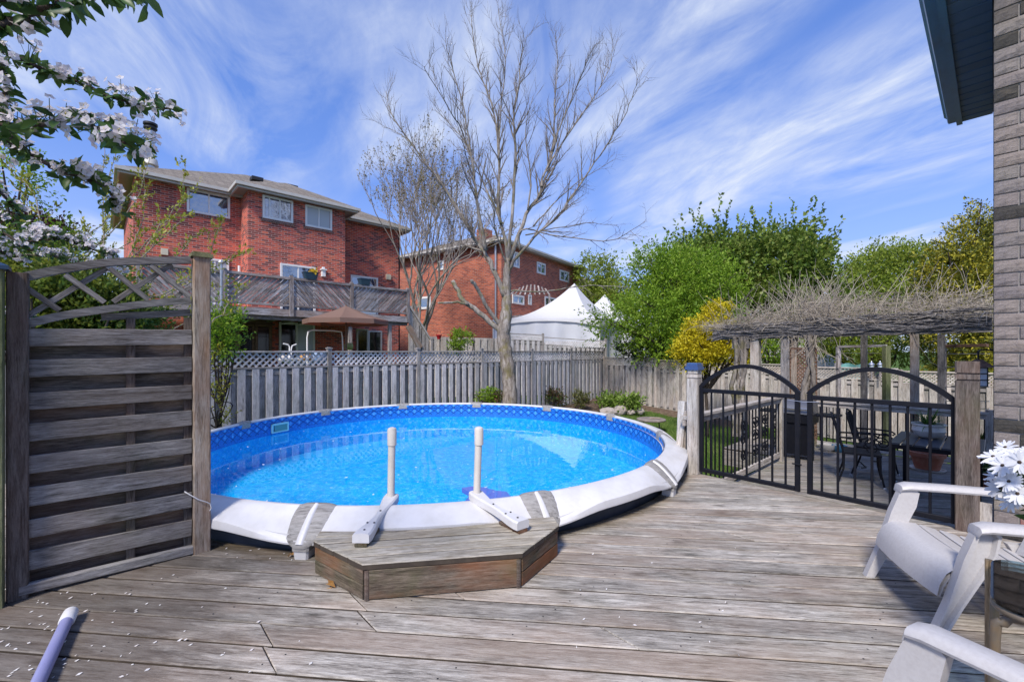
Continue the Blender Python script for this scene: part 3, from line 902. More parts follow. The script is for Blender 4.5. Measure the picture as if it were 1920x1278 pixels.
# top boards along the front edge
fdir = (Pt[2] - Pt[1]).normalized(); fn = Vector((-fdir.y, fdir.x, 0))
e1 = (fdir.x, fdir.y); e2 = (fn.x, fn.y)
planes = []
hull = [Pt[0], Pt[1], Pt[2], Pt[3]]
for a, b in ((Pt[0], Pt[1]), (Pt[2], Pt[3])):
    d = (b - a).normalized(); nn = Vector((d.y, -d.x, 0)); planes.append((nn.x, nn.y, nn.dot(a) + 0.004))
wA = Pt[1].dot(fn) - 0.004; wB = max(p.dot(fn) for p in back) + 0.02
nbd = 5; bw = (wB - wA) / nbd
for i in range(nbd):
    for run in bound_strip(e1, e2, Pt[0].dot(fdir) - 0.008, Pt[3].dot(fdir) + 0.008, wA + i * bw + 0.005, wA + (i + 1) * bw - 0.005, planes + [(0, 1, 3.35)], (PC.x, PC.y, PR + 0.245)):
        mkobj('top_board', board_mesh(run, 0.032, 'top_board', M_['boxtop'], M_['grime']), M_['boxtop'], stepb, frame_matrix((0, 0, ST + random.uniform(-0.001, 0.002)), (fdir.x, fdir.y, 0), (fn.x, fn.y, 0), (0, 0, 1)))
sides = [(Pt[0] + (Pt[0] - Pt[1]) * 0.0, Pt[1]), (Pt[1], Pt[2]), (Pt[2], Pt[3])]
for i, (a, b) in enumerate(sides):
    d = (b - a).normalized(); nn = Vector((d.y, -d.x, 0))
    rows = [(0.004, 0.170)] if i == 1 else ([(0.004, 0.085), (0.089, 0.170)])
    for z0, z1 in rows:
        A = a + d * (0.014 if i > 0 else 0) - nn * 0.016; B = b - d * (0.014 if i < 2 else 0) - nn * 0.016
        A.z = B.z = (z0 + z1) / 2
        plank('side_board', A, B, 0.028, z1 - z0, M_['box'], stepb, warp=0.001)
for p in (Pt[1], Pt[2]):
    q = p + (ctr - p).normalized() * 0.02
    mb = MB(); mb.lathe((q.x, q.y, 0), [(0.016, 0.002), (0.016, 0.168)], 8); mb.build('corner_batten', M_['screen_back'], stepb)
# handrails: flat bar lying on rim and step with an upright in the pool
def handrail(pin, pout, ptop, label):
    Yi = 3.28
    a = at(pin[0], pin[1], Yi); b = gp(pout[0], pout[1], ST + 0.055)
    r = empty('handrail', (b.x, b.y, ST), label, 'handrail', 'white handrails of the pool entry')
    d = (b - a).normalized(); side = Vector((d.y, -d.x, 0)).normalized()
    a2 = a - d * 0.03
    mb = MB()
    rows = []
    N = 16
    for j in range(N + 1):
        u = j / N
        p = a2.lerp(b, u); p.z = a.z + (b.z - a.z) * (u ** 1.0) - 0.018 * math.sin(math.pi * u)
        w = 0.040 + 0.016 * math.cos(2 * math.pi * u); th = 0.028
        if j in (0, N): w *= 0.92
        c = 0.010
        pr = [(-w, -th), (w, -th), (w, th - c), (w - c, th), (-w + c, th), (-w, th - c), (-w, -th)]
        rows.append([p + side * x + Vector((0, 0, y)) for x, y in pr])
    mb.grid(rows)
    mb.f.append(tuple(range(6))); k = len(mb.v) - 7; mb.f.append(tuple(range(k, k + 6))[::-1])
    bar = mb.build('bar', M_['white_pl'], r, smooth=35)
    mb = MB()
    for u, off in ((0.42, 0.0), (0.72, 0.022), (0.72, -0.022), (0.90, 0.0)):
        p = a2.lerp(b, u); p.z = a.z + (b.z - a.z) * u - 0.018 * math.sin(math.pi * u) + 0.028
        mb.lathe(p + side * off, [(0.007, -0.003), (0.007, 0.004), (0.003, 0.006)], 8)
    mb.build('screws', M_['darkmetal'], bar, kind='stuff')
    # timber packing under the outer half
    p0 = a2.lerp(b, 0.62); p1 = b.copy(); p0.z = p1.z = ST + 0.012
    plank('packer', p0, p1, 0.075, 0.022, M_['box'], r)
    top = at(ptop[0], ptop[1], Yi)
    base = Vector((a.x, a.y, -0.35))
    mb = MB()
    mb.tube([base, Vector((a.x, a.y, a.z)), Vector((top.x, top.y, top.z - 0.02))], 0.027, 20)
    mb.build('upright', M_['beige_pl'], r, smooth=40)
    mb = MB(); mb.lathe((top.x, top.y, top.z), [(0.027, -0.135), (0.034, -0.132), (0.034, -0.018), (0.029, -0.005), (0.012, 0.002)], 20)
    mb.build('cap', M_['beige_pl'], r, smooth=40)
handrail((733, 934), (676, 1009), (735, 801), 'left white handrail post and bar at the pool entry step')
handrail((894, 927), (981, 983), (898, 800), 'right white handrail post and bar at the pool entry step')
# ------------------------------------------------------------------ privacy screen at the left
S0 = gp(24, 1122); S1 = gp(377, 1031)
sd = (S1 - S0); sd.z = 0; SL = sd.length; sd.normalize(); sn = Vector((sd.y, -sd.x, 0))     # faces the camera side
def on_screen(px, py, off=0.0):
    """point where a pixel's ray meets the screen plane moved towards the viewer by off"""
    P = S0 + sn * off
    r = Vector(((px - CX) / F, 1, -(py - HY) / F)); o = Vector((0, 0, H))
    t = (P - o).dot(sn) / r.dot(sn)
    return o + r * t
screen = empty('privacy_screen', S0.lerp(S1, 0.5), 'grey slatted privacy screen with arched lattice top beside the pool', 'screen')
def post_at(px0, px1, ytop, base, name, parent, mat, cap=None, w=None):
    w = w or (px1 - px0) * base.y / F
    top = H - (ytop - HY) * base.y / F
    o = plank(name, Vector((base.x, base.y, 0.0)), Vector((base.x, base.y, top)), w, w, mat, parent, up=sn, ch=0.007)
    return o, top
post_at(361, 393, 484, S1, 'post', screen, M_['post'], w=0.10)
topz = H - (484 - HY) * S1.y / F
capo = MB(); capo.box((S1.x, S1.y, topz + 0.012), (0.125, 0.125, 0.024), Matrix.Rotation(math.atan2(sd.y, sd.x), 4, 'Z'))
capo.prism([(S1.x + (sd * a + sn * b).x, S1.y + (sd * a + sn * b).y) for a, b in ((-.05, -.05), (.05, -.05), (.05, .05), (-.05, .05))], topz + 0.024, topz + 0.036)
capo.build('post_cap', wood('cap_wood', (0.10, 0.10, 0.04), (0.22, 0.21, 0.10), (0.32, 0.30, 0.17), knots=0), screen)
lp = S0 + sd * 0.02
plank('post', Vector((lp.x, lp.y, 0)), Vector((lp.x, lp.y, H - (512 - HY) * lp.y / F)), 0.085, 0.085, M_['screen_back'], screen, up=sn, ch=0.006)
rows = [((617, 648), (617, 647)), ((675, 707), (668, 697)), ((737, 769.6), (721, 748)), ((795, 829), (768.6, 797)), ((856, 890), (820.6, 848.6)), ((916, 951.5), (871, 901)), ((976, 1013), (923, 949.6)), ((1037, 1071), (972, 1004))]
for i, ((l0, l1), (r0, r1)) in enumerate(rows):
    a0, a1 = on_screen(36, l0, 0.012), on_screen(36, l1, 0.012); b0, b1 = on_screen(359, r0, 0.012), on_screen(359, r1, 0.012)
    A = (a0 + a1) / 2; B = (b0 + b1) / 2; w = ((a0 - a1).length + (b0 - b1).length) / 2
    plank('board', A, B, 0.018, w, M_['screen'], screen, ch=0.003, warp=0.0012)
    if i < len(rows) - 1:                           # boards on the far side close the gaps
        n0, n1 = rows[i + 1]
        c0 = on_screen(36, l1, -0.055); c1 = on_screen(36, n0[0], -0.055); d0 = on_screen(359, r1, -0.055); d1 = on_screen(359, n1[0], -0.055)
        A = (c0 + c1) / 2; B = (d0 + d1) / 2; w = (c0 - c1).length + 0.012
        if i != 0 or True: plank('back_board', A, B, 0.018, w, M_['screen_back'], screen, ch=0.003)
# lowest back board and base rail
A = on_screen(36, 1085, -0.055); B = on_screen(359, 1013, -0.055); plank('back_board', A, B, 0.018, 0.085, M_['screen_back'], screen)
A = on_screen(36, 1106, 0.02); B = on_screen(361, 1031, 0.02); A.z = max(A.z, 0.03); B.z = max(B.z, 0.03)
plank('base_rail', A, B, 0.05, 0.055, M_['screen'], screen, ch=0.006)
for px in (245, 352):
    a = on_screen(px, 1060, -0.022); b = on_screen(px, 596, -0.022)
    plank('batten', Vector((a.x, a.y, 0.03)), b, 0.045, 0.030, M_['screen_back'], screen, up=sn)
def arc_rail(name, pts, w, th, off):
    P = [on_screen(x, y, off) for x, y in pts]
    fine = []
    for i in range(len(P) - 1):
        for k in range(6):
            t = k / 6; p0 = P[max(i - 1, 0)]; p1 = P[i]; p2 = P[i + 1]; p3 = P[min(i + 2, len(P) - 1)]
            fine.append(0.5 * ((2 * p1) + (p2 - p0) * t + (2 * p0 - 5 * p1 + 4 * p2 - p3) * t * t + (3 * p1 - p0 - 3 * p2 + p3) * t ** 3))
    fine.append(P[-1])
    mb = MB(); rws = []
    for i, p in enumerate(fine):
        t = (fine[min(i + 1, len(fine) - 1)] - fine[max(i - 1, 0)]).normalized(); nn = sn.cross(t).normalized()
        rws.append([p + nn * a + sn * b for a, b in ((-w / 2, -th / 2), (w / 2, -th / 2), (w / 2, th / 2), (-w / 2, th / 2), (-w / 2, -th / 2))])
    mb.grid(rws)
    mb.f.append((0, 1, 2, 3)); k = len(mb.v) - 5; mb.f.append((k, k + 1, k + 2, k + 3))
    return mb.build(name, M_['screen'], screen, M=frame_matrix(P[0], sd, sn, (0, 0, 1)))
arc_rail('arched_rail', [(34, 522), (100, 508), (197, 493), (280, 489), (357, 488)], 0.045, 0.05, 0.0)
arc_rail('arched_rail', [(34, 612), (110, 593), (210, 578), (290, 568), (357, 563)], 0.044, 0.05, 0.0)
A = on_screen(190, 594, -0.03); B = on_screen(357, 586, -0.03); plank('batten', A, B, 0.02, 0.045, M_['screen'], screen)
for (p, q, o) in (((40, 533), (112, 582), 0.012), ((122, 515), (196, 567), 0.012), ((206, 503), (278, 562), 0.012), ((282, 497), (356, 556), 0.012),
                  ((42, 598), (200, 503), -0.012), ((212, 566), (322, 496), -0.012), ((330, 556), (357, 538), -0.012)):
    plank('lattice_slat', on_screen(*p, o), on_screen(*q, o), 0.020, 0.030, M_['screen'], screen, up=(0, 0, 1), ch=0.003)
tie = empty('string', on_screen(378, 940, 0.06), 'thin white string tied round the screen post', 'string')
mb = MB()
mb.tube([on_screen(346, 921, 0.03), on_screen(356, 927, 0.062), on_screen(372, 936, 0.066), on_screen(388, 941, 0.066), on_screen(394, 944, 0.06)], 0.0035, 6)
mb.tube([on_screen(394, 944, 0.06), on_screen(396, 952, 0.064), on_screen(393, 957, 0.066)], 0.003, 6)
mb.build('cord', M_['white_pl'], tie, smooth=40)
# neighbouring post at the very left, with a dark cap
np_ = gp(-12, 1140)
ep = empty('fence_post', (np_.x, np_.y, 0), 'tall green-stained timber post with dark cap at the left edge', 'post')
M_['algae_post'] = wood('algae_wood', (0.05, 0.055, 0.03), (0.13, 0.14, 0.07), (0.21, 0.21, 0.12), algae=0.5)
plank('shaft', np_, Vector((np_.x, np_.y, H - (505 - HY) * np_.y / F)), 0.075, 0.075, M_['algae_post'], ep, up=sn)
zt = H - (505 - HY) * np_.y / F
mb = MB(); rot = Matrix.Rotation(math.atan2(sd.y, sd.x), 4, 'Z')
mb.box((np_.x, np_.y, zt + 0.01), (0.12, 0.12, 0.02), rot)
k = [Vector((a * 0.06, b * 0.06, 0)) for a, b in ((-1, -1), (1, -1), (1, 1), (-1, 1))]
c = Vector((np_.x, np_.y, zt + 0.02)); mb.add([c + (rot @ q) for q in k] + [c + Vector((0, 0, 0.035))], [(0, 1, 4), (1, 2, 4), (2, 3, 4), (3, 0, 4)])
M_['capblue'] = plain('dark_blue_cap', (0.02, 0.045, 0.09), 0.35, 0, 0.5)
mb.build('cap', M_['capblue'], ep)

# ------------------------------------------------------------------ black double gate and its posts
G0 = gp(1314, 888); G1 = gp(1800, 990)
gd = G1 - G0; gd.z = 0; GL = gd.length; gd.normalize(); gn = Vector((gd.y, -gd.x, 0))
def gpt(s, z, o=0.0): return Vector((G0.x + gd.x * s, G0.y + gd.y * s, z)) + gn * o
def gs(px):
    r = Vector(((px - CX) / F, 1)); o = G0.xy
    # o + s gd = t r
    den = r.x * gd.y - r.y * gd.x
    return (o.y * r.x - o.x * r.y) / -den if False else (o.x * r.y - o.y * r.x) / den
MID0, MID1 = gs(1500), gs(1514)
GT = 0.965
def gate_leaf(s0, s1, bars, label, hinge_left):
    g = empty('gate', gpt((s0 + s1) / 2, 0), label, 'gate', 'arched black iron gate leaves')
    w = 0.042
    def bar(name, a, b, ww=w): return plank(name, a, b, ww, ww, M_['black'], g, up=gn, ch=0.004)
    bar('stile', gpt(s0 + w / 2, 0.03), gpt(s0 + w / 2, GT + 0.02)); bar('stile', gpt(s1 - w / 2, 0.03), gpt(s1 - w / 2, GT + 0.02))
    bar('bottom_rail', gpt(s0 + w, 0.052), gpt(s1 - w, 0.052)); bar('top_rail', gpt(s0 + w, GT - 0.01), gpt(s1 - w, GT - 0.01))
    for px in bars:
        s = gs(px); bar('baluster', gpt(s, 0.072), gpt(s, GT - 0.03), 0.019)
    mb = MB(); rows = []
    N = 28
    for i in range(N + 1):
        u = i / N
        s = s0 + 0.01 + (s1 - s0 - 0.02) * u
        z = GT + 0.02 + 0.255 * math.sin(math.pi * u) ** 0.80
        # direction of travel
        u2 = min(1, max(0, u + 0.01)); u1 = min(1, max(0, u - 0.01))
        z2 = GT + 0.02 + 0.255 * math.sin(math.pi * u2) ** 0.80; z1 = GT + 0.02 + 0.255 * math.sin(math.pi * u1) ** 0.80
        t = Vector(((s1 - s0 - 0.02) * (u2 - u1), z2 - z1)); t.normalize(); nx_, nz_ = -t.y, t.x
        h = 0.020
        rows.append([gpt(s + nx_ * a, z + nz_ * a, b) for a, b in ((-h, -h), (h, -h), (h, h), (-h, h), (-h, -h))])
    mb.grid(rows); mb.f.append((0, 1, 2, 3)); k = len(mb.v) - 5; mb.f.append((k, k + 1, k + 2, k + 3))
    mb.build('arch', M_['black'], g)
    sh = s0 if hinge_left else s1; sg = -1 if hinge_left else 1
    for z in (0.13, GT - 0.02):
        mb = MB(); mb.tube([gpt(sh, z, 0.0), gpt(sh + sg * 0.07, z, 0.0)], 0.012, 8); mb.tube([gpt(sh + sg * 0.03, z - 0.03, 0.012), gpt(sh + sg * 0.03, z + 0.03, 0.012)], 0.014, 8)
        mb.build('hinge', M_['black'], g)
    return g
g1 = gate_leaf(gs(1312), MID0, (1334, 1356, 1378, 1400, 1424, 1448, 1473), 'left leaf of the arched black iron gate', True)
g2 = gate_leaf(MID1, gs(1797), (1541, 1571, 1603, 1635, 1669, 1702, 1744), 'right leaf of the arched black iron gate', False)
mb = MB(); mb.tube([gpt(MID0 - 0.06, 0.30, 0.03), gpt(MID0 + 0.02, 0.30, 0.03)], 0.008, 6); mb.build('latch_bolt', M_['black'], g1)
mb = MB(); mb.tube([gpt(MID0 - 0.10, GT - 0.045, 0.024), gpt(MID0 + 0.03, GT - 0.055, 0.03), gpt(MID1 + 0.10, GT - 0.045, 0.024)], 0.003, 5); mb.build('tie_wire', M_['metal'], g1)
def gate_post(s, w, top, label, blue):
    b = gpt(s, 0)
    g = empty('gate_post', b, label, 'post', 'timber gate posts')
    m = M_['fence_side'] if blue else M_['screen_back']
    plank('shaft', b, gpt(s, top - 0.10), w, w, m, g, up=gn, ch=0.006)
    plank('groove', gpt(s, top - 0.10), gpt(s, top - 0.088), w - 0.02, w - 0.02, m, g, up=gn, ch=0.0)
    plank('collar', gpt(s, top - 0.088), gpt(s, top - 0.05), w, w, m, g, up=gn, ch=0.004)
    plank('groove', gpt(s, top - 0.05), gpt(s, top - 0.038), w - 0.02, w - 0.02, m, g, up=gn, ch=0.0)
    plank('head', gpt(s, top - 0.038), gpt(s, top + (0.0 if blue else 0.05)), w, w, m, g, up=gn, ch=0.012)
    if blue:
        mb = MB(); M2 = Matrix.Rotation(math.atan2(gd.y, gd.x), 4, 'Z')
        mb.box(gpt(s, top + 0.018), (w * 1.25, w * 1.25, 0.036), M2); mb.box(gpt(s, top + 0.05), (w * 1.05, w * 1.05, 0.03), M2)
        c = mb.build('cap', plain('blue_cap', (0.045, 0.085, 0.22), 0.3), g)
        mb = MB(); mb.box(gpt(s, top + 0.073), (w * 0.9, w * 0.9, 0.014), M2); mb.build('solar_panel', plain('solar_panel', (0.05, 0.12, 0.32), 0.15), c)
    return g
gate_post(gs(1302), 0.125, 1.185, 'weathered gate post with blue solar cap', True)
gate_post(gs(1814), 0.135, 1.27, 'dark timber gate post with grooved head beside the brick wall', False)
# braced deck post left of the gate
bp = gp(1285, 880); 
e = empty('deck_post', (bp.x, bp.y, -0.5), 'short grey post with diagonal brace left of the gate', 'post')
plank('post', Vector((bp.x, bp.y + 0.25, -0.9)), at(1281, 752, bp.y + 0.25), 0.09, 0.09, M_['fence_side'], e, up=gn)
plank('brace', at(1277, 868, bp.y + 0.15), at(1287, 770, bp.y + 0.15), 0.03, 0.08, M_['fence_side'], e, up=gn)
plank('board', Vector((bp.x + 0.06, bp.y + 0.12, -0.6)), at(1291, 772, bp.y + 0.12), 0.10, 0.03, M_['fence_side'], e, up=gn)

# ------------------------------------------------------------------ the brick house at the right
HU = 4.93 + 0.012                                    # plane of the face that is seen
house = empty('brick_house', uv(HU, 1.5, 0), 'mauve-grey brick house wall with dark blue soffit at the right edge', 'house')
def rockbrick():
    t = NT('mauve_brick')
    r = t.rnd(); o = t.obj()
    base = t.ramp(r, [(0.0, (0.225, 0.20, 0.195)), (0.30, (0.265, 0.225, 0.205)), (0.55, (0.205, 0.18, 0.18)), (0.78, (0.25, 0.225, 0.20)), (0.83, (0.24, 0.21, 0.20)), (0.86, (0.055, 0.053, 0.05)), (1.0, (0.075, 0.068, 0.062))])
    n1 = t.noise(o, 22, 7, 0.7)
    col = t.mix(0.8, base, t.ramp(n1, [(0.25, 0.55), (0.7, 1.35)]), 'MULTIPLY')
    st = t.ramp(t.noise(t.mapping(t.pos(), (1, 1, 3)), 6, 5, 0.7), [(0.55, 0.0), (0.75, 1.0)])
    col = t.mix(t.math('MULTIPLY', st, 0.35), col, (0.30, 0.24, 0.17))
    return t.done(t.bsdf(col, 0.92, 0, 0.2, t.bump(t.noise(o, 30, 8, 0.72, 1.5), 0.9, 0.012)))
M_['rockbrick'] = rockbrick()
M_['redbrick1'] = plain('red_streaked_brick', (0.26, 0.16, 0.14), 0.9, dirt=(0.28, 0.05, 0.035), dirtscale=16, dirtamt=0.9, bump=0.8, bscale=30)
M_['mortar'] = plain('mortar', (0.30, 0.285, 0.28), 0.95, dirt=(0.16, 0.15, 0.15), dirtscale=20, dirtamt=0.6, bump=0.5, bscale=80)
BL, BH, MJ = 0.262, 0.0995, 0.010
def brick_mesh(L, Hh, seed):
    rr = random.Random(seed)
    nx_, nz_ = max(2, int(L / 0.05)), 3
    vs = []
    for j in range(nz_ + 1):
        for i in range(nx_ + 1):
            edge = i in (0, nx_) or j in (0, nz_)
            d = 0.0 if edge else rr.uniform(0.002, 0.011)
            vs.append((L * i / nx_, -d if not edge else 0.003 + rr.uniform(-0.001, 0.001), Hh * j / nz_))
    fs = [(j * (nx_ + 1) + i, j * (nx_ + 1) + i + 1, (j + 1) * (nx_ + 1) + i + 1, (j + 1) * (nx_ + 1) + i) for j in range(nz_) for i in range(nx_)]
    k = len(vs); D = 0.095
    vs += [(0, D, 0), (L, D, 0), (L, D, Hh), (0, D, Hh)]
    top = [nz_ * (nx_ + 1) + i for i in range(nx_ + 1)]; bot = list(range(nx_ + 1))
    lft = [j * (nx_ + 1) for j in range(nz_ + 1)]; rgt = [j * (nx_ + 1) + nx_ for j in range(nz_ + 1)]
    fs += [tuple(bot[::-1] + [k, k + 1]), tuple(top + [k + 2, k + 3]), tuple(lft + [k + 3, k]), tuple(rgt[::-1] + [k + 1, k + 2])]
    me = bpy.data.meshes.new('brick'); me.from_pydata(vs, [], fs); me.update()
    return me
full = [brick_mesh(BL - MJ, BH - MJ, s) for s in range(6)]; half = [brick_mesh(BL / 2 - MJ, BH - MJ, s + 50) for s in range(4)]
for me in full + half: me.materials.append(M_['rockbrick'])
redm = [brick_mesh(BL - MJ, BH - MJ, 99)]; redm[0].materials.append(M_['redbrick1'])
restb = MB()
for r in range(0, 44):
    z = 0.0 + r * BH
    v = 0.0 if r % 2 == 0 else -BL / 2
    while v < 3.6:
        L = BL
        vv = v
        if v < -0.001: vv = 0.0; L = BL / 2
        if vv < 0.98 and r < 46:
            me = random.choice(half if L < BL else full)
            if r in (1, 2) and 0.05 < vv < 0.6 and L == BL: me = redm[0]
            mkobj('brick', me, None, house, frame_matrix(uv(HU, vv, z + random.uniform(-0.001, 0.001)) - U2 * random.uniform(0, 0.004), V2, U2, (0, 0, 1)))
        else:
            c = uv(HU + 0.05, vv + (L - MJ) / 2, z + (BH - MJ) / 2)
            restb.box(c, (L - MJ, 0.1, BH - MJ), Matrix(((V2.x, U2.x, 0, 0), (V2.y, U2.y, 0, 0), (0, 0, 1, 0), (0, 0, 0, 1))))
        v = vv + L
restb.build('upper_bricks', M_['rockbrick'], house, M=frame_matrix(uv(HU, 0, 0), V2, U2, (0, 0, 1)), kind='stuff')
mb = MB(); 
def uvbox(mb, u0, u1, v0, v1, z0, z1):
    mb.box(uv((u0 + u1) / 2, (v0 + v1) / 2, (z0 + z1) / 2), (u1 - u0, v1 - v0, z1 - z0), Matrix(((U2.x, V2.x, 0, 0), (U2.y, V2.y, 0, 0), (0, 0, 1, 0), (0, 0, 0, 1))))
uvbox(mb, HU + 0.012, HU + 2.63, 0.002, 4.2, -0.6, 4.375)
mb.build('wall_core', M_['mortar'], house)
# corner bricks on the receding side
mb = MB()
for r in range(43):
    for k_ in range(9):
        u0 = HU + 0.10 + k_ * BL + (BL / 2 if r % 2 else 0)
        uvbox(mb, u0, u0 + BL - MJ, -0.004, 0.08, r * BH, r * BH + BH - MJ)
mb.build('side_bricks', M_['rockbrick'], house, kind='stuff')
M_['soffit'] = plain('dark_blue_soffit', (0.05, 0.10, 0.17), 0.5, 0, 0.4, var=0.12)
M_['gutter'] = plain('dark_blue_gutter', (0.05, 0.15, 0.26), 0.35, 0, 0.5, dirt=(0.035, 0.06, 0.09), dirtscale=4, dirtamt=0.5)
SZ, OW, UE = 4.17, 0.285, HU + 2.63
npan = 19
for i in range(npan):
    u1 = UE - i * 0.165
    a = uv(u1 - 0.08, -0.01, SZ); b = uv(u1 - 0.08, -OW + 0.03, SZ)
    plank('soffit_panel', a, b, 0.152, 0.02, M_['soffit'], house, ch=0.008, share=True)
mb = MB(); uvbox(mb, HU - 0.5, UE, -OW, 0.0, SZ + 0.012, SZ + 0.05); mb.build('soffit_backing', M_['darkmetal'], house)
mb = MB(); uvbox(mb, HU - 0.5, UE + 0.004, -OW - 0.02, -OW + 0.03, SZ - 0.035, SZ + 0.20); mb.build('fascia', M_['gutter'], house)
mb = MB()
prof = [(-0.02, 0.01), (-0.09, 0.01), (-0.10, 0.03), (-0.105, 0.075), (-0.13, 0.10), (-0.13, 0.145), (-0.12, 0.145), (-0.115, 0.11), (-0.02, 0.11)]
mb.extrude([uv(HU - 0.5, -OW + q[0], SZ + q[1]) for q in prof], U2 * (UE - HU + 0.5))
mb.build('gutter', M_['gutter'], house)
mb = MB(); k = [uv(HU - 0.5, -OW - 0.02, SZ + 0.19), uv(UE, -OW - 0.02, SZ + 0.19), uv(UE, 2.2, SZ + 1.6), uv(HU - 0.5, 2.2, SZ + 1.6)]
mb.add(k + [p + Vector((0, 0, 0.05)) for p in k], [(0, 1, 2, 3), (7, 6, 5, 4), (0, 4, 5, 1), (1, 5, 6, 2), (2, 6, 7, 3), (3, 7, 4, 0)])
mb.build('roof_slope', M_['roof'], house)
# white skirt board at the foot of the corner
plank('corner_board', uv(HU - 0.02, -0.055, 0.0), uv(HU - 0.02, -0.055, 0.24), 0.09, 0.03, M_['fence_side'], house, up=U2)
# ------------------------------------------------------------------ fences
def lattice(mb, a, b, z0, z1, pitch, sw, th, nrm, fade=0.0):
    """two layers of crossing slats in the rectangle a-b x z0-z1"""
    d = (b - a); d.z = 0; L = d.length; d.normalize()
    h = z1 - z0
    for sgn, off in ((1, 0.006), (-1, -0.006)):
        c = -h
        while c < L + h:
            # line x = c + sgn*(z) clipped to [0,L]x[0,h]
            x0, y0, x1, y1 = (c, 0, c + h, h) if sgn > 0 else (c + h, 0, c, h)
            xa, ya, xb, yb = x0, y0, x1, y1
            def clip(xa, ya, xb, yb):
                if xa > xb: xa, ya, xb, yb = xb, yb, xa, ya
                if xb <= 0 or xa >= L: return None
                if xa < 0: t = (0 - xa) / (xb - xa); xa, ya = 0, ya + (yb - ya) * t
                if xb > L: t = (L - xa) / (xb - xa); xb, yb = L, ya + (yb - ya) * t
                return xa, ya, xb, yb
            r = clip(xa, ya, xb, yb)
            if r and math.hypot(r[2] - r[0], r[3] - r[1]) > 0.02:
                p = a + d * r[0] + nrm * off; p.z = z0 + r[1]; q = a + d * r[2] + nrm * off; q.z = z0 + r[3]
                mb.beam(p, q, th, sw, up=d.cross(nrm) if False else (0, 0, 1))
            c += pitch
class Fence:
    def __init__(s, name, label, loc): s.e = empty(name, loc, label, 'fence')
    def bay(s, a, b, zt_a, zt_b, zg_a, zg_b, nrm, mats, lat=0.35, pitch=0.26, bw=0.145, lpitch=0.125, cap=True, back=True, post_b=True, sides=True, post_up=0.05, slot=True):
        m_f, m_b, m_p = mats
        d = (b - a); d.z = 0; L = d.length; d.normalize()
        def P(x, z, o=0.0): return Vector((a.x + d.x * x, a.y + d.y * x, z)) + nrm * o
        def zt(x): return zt_a + (zt_b - zt_a) * x / L
        def zg(x): return zg_a + (zg_b - zg_a) * x / L
        for x in ([0, L] if post_b else [0]):
            plank('post', P(x, zg(x) - 0.1), P(x, zt(x) + post_up), 0.095, 0.095, m_p, s.e, up=nrm)
            if cap:
                mb = MB(); M2 = Matrix.Rotation(math.atan2(d.y, d.x), 4, 'Z')
                mb.box(P(x, zt(x) + post_up + 0.012), (0.125, 0.125, 0.024), M2); mb.box(P(x, zt(x) + post_up + 0.03), (0.075, 0.075, 0.02), M2); mb.build('post_cap', m_p, s.e)
        x0, x1 = 0.05, L - 0.05
        if lat > 0:
            plank('top_rail', P(x0, zt(x0) - 0.02), P(x1, zt(x1) - 0.02), 0.085, 0.04, m_p, s.e)
            plank('lattice_rail', P(x0, zt(x0) - lat), P(x1, zt(x1) - lat), 0.085, 0.04, m_p, s.e)
            mb = MB(); lattice(mb, P(x0, 0), P(x1, 0), min(zt(x0), zt(x1)) - lat + 0.02, min(zt(x0), zt(x1)) - 0.04, lpitch, 0.034, 0.011, nrm)
            M = frame_matrix(P(0, zt(0)), d, nrm, (0, 0, 1))
            mb.build('lattice', m_f, s.e, M=M)
        zl = lambda x: zt(x) - lat - (0.02 if lat > 0 else 0.0)
        plank('rail', P(x0, zl(x0) - 0.09), P(x1, zl(x1) - 0.09), 0.036, 0.085, m_b, s.e)
        plank('rail', P(x0, zg(x0) + 0.16), P(x1, zg(x1) + 0.16), 0.036, 0.085, m_b, s.e)
        n = max(1, int(round((L - 0.1) / pitch)))
        pt = (L - 0.1) / n
        for k in range(n):
            x = 0.05 + pt * (k + 0.30) 
            lean = random.uniform(-0.006, 0.006)
            plank('board', P(x, zg(x) + 0.02 + random.uniform(-0.01, 0.03), 0.03), P(x + lean, zl(x) - random.uniform(0, 0.006), 0.03), 0.018, bw + random.uniform(-0.008, 0.006), m_f, s.e, up=d, ch=0.003)
            if back:
                x += pt / 2
                if x < L - 0.1: plank('back_board', P(x, zg(x) + 0.02 + random.uniform(-0.01, 0.03), -0.03), P(x, zl(x), -0.03), 0.018, bw, m_b, s.e, up=d, ch=0.0)
# back fence: recedes to the right, parallel with the first neighbour house
XV = 1720.0
fd = Vector((XV - CX, F, 0)).normalized(); fn_ = Vector((fd.y, -fd.x, 0))
KF = 11336.0
def fpt(px):
    Y = KF / (XV - px); return Vector(((px - CX) * Y / F, Y, 0))
f1 = Fence('board_fence', 'long grey board fence with lattice top behind the pool', (*fpt(780).xy, -0.7))
mats1 = (M_['fence'], M_['fence_back'], M_['fence_back'])
posts = [fpt(p) for p in (617, 783, 903, 997, 1070, 1131)]
L0 = (posts[1] - posts[0]).length
posts = [posts[0] - fd * L0 * 2, posts[0] - fd * L0] + posts
for i in range(len(posts) - 1):
    a, b = posts[i], posts[i + 1]
    f1.bay(a, b, 1.405, 1.405, float(ground_z(a.x, a.y)) , float(ground_z(b.x, b.y)), fn_, mats1, lat=0.36, pitch=0.262, bw=0.142, lpitch=0.13, post_b=(i == len(posts) - 2))
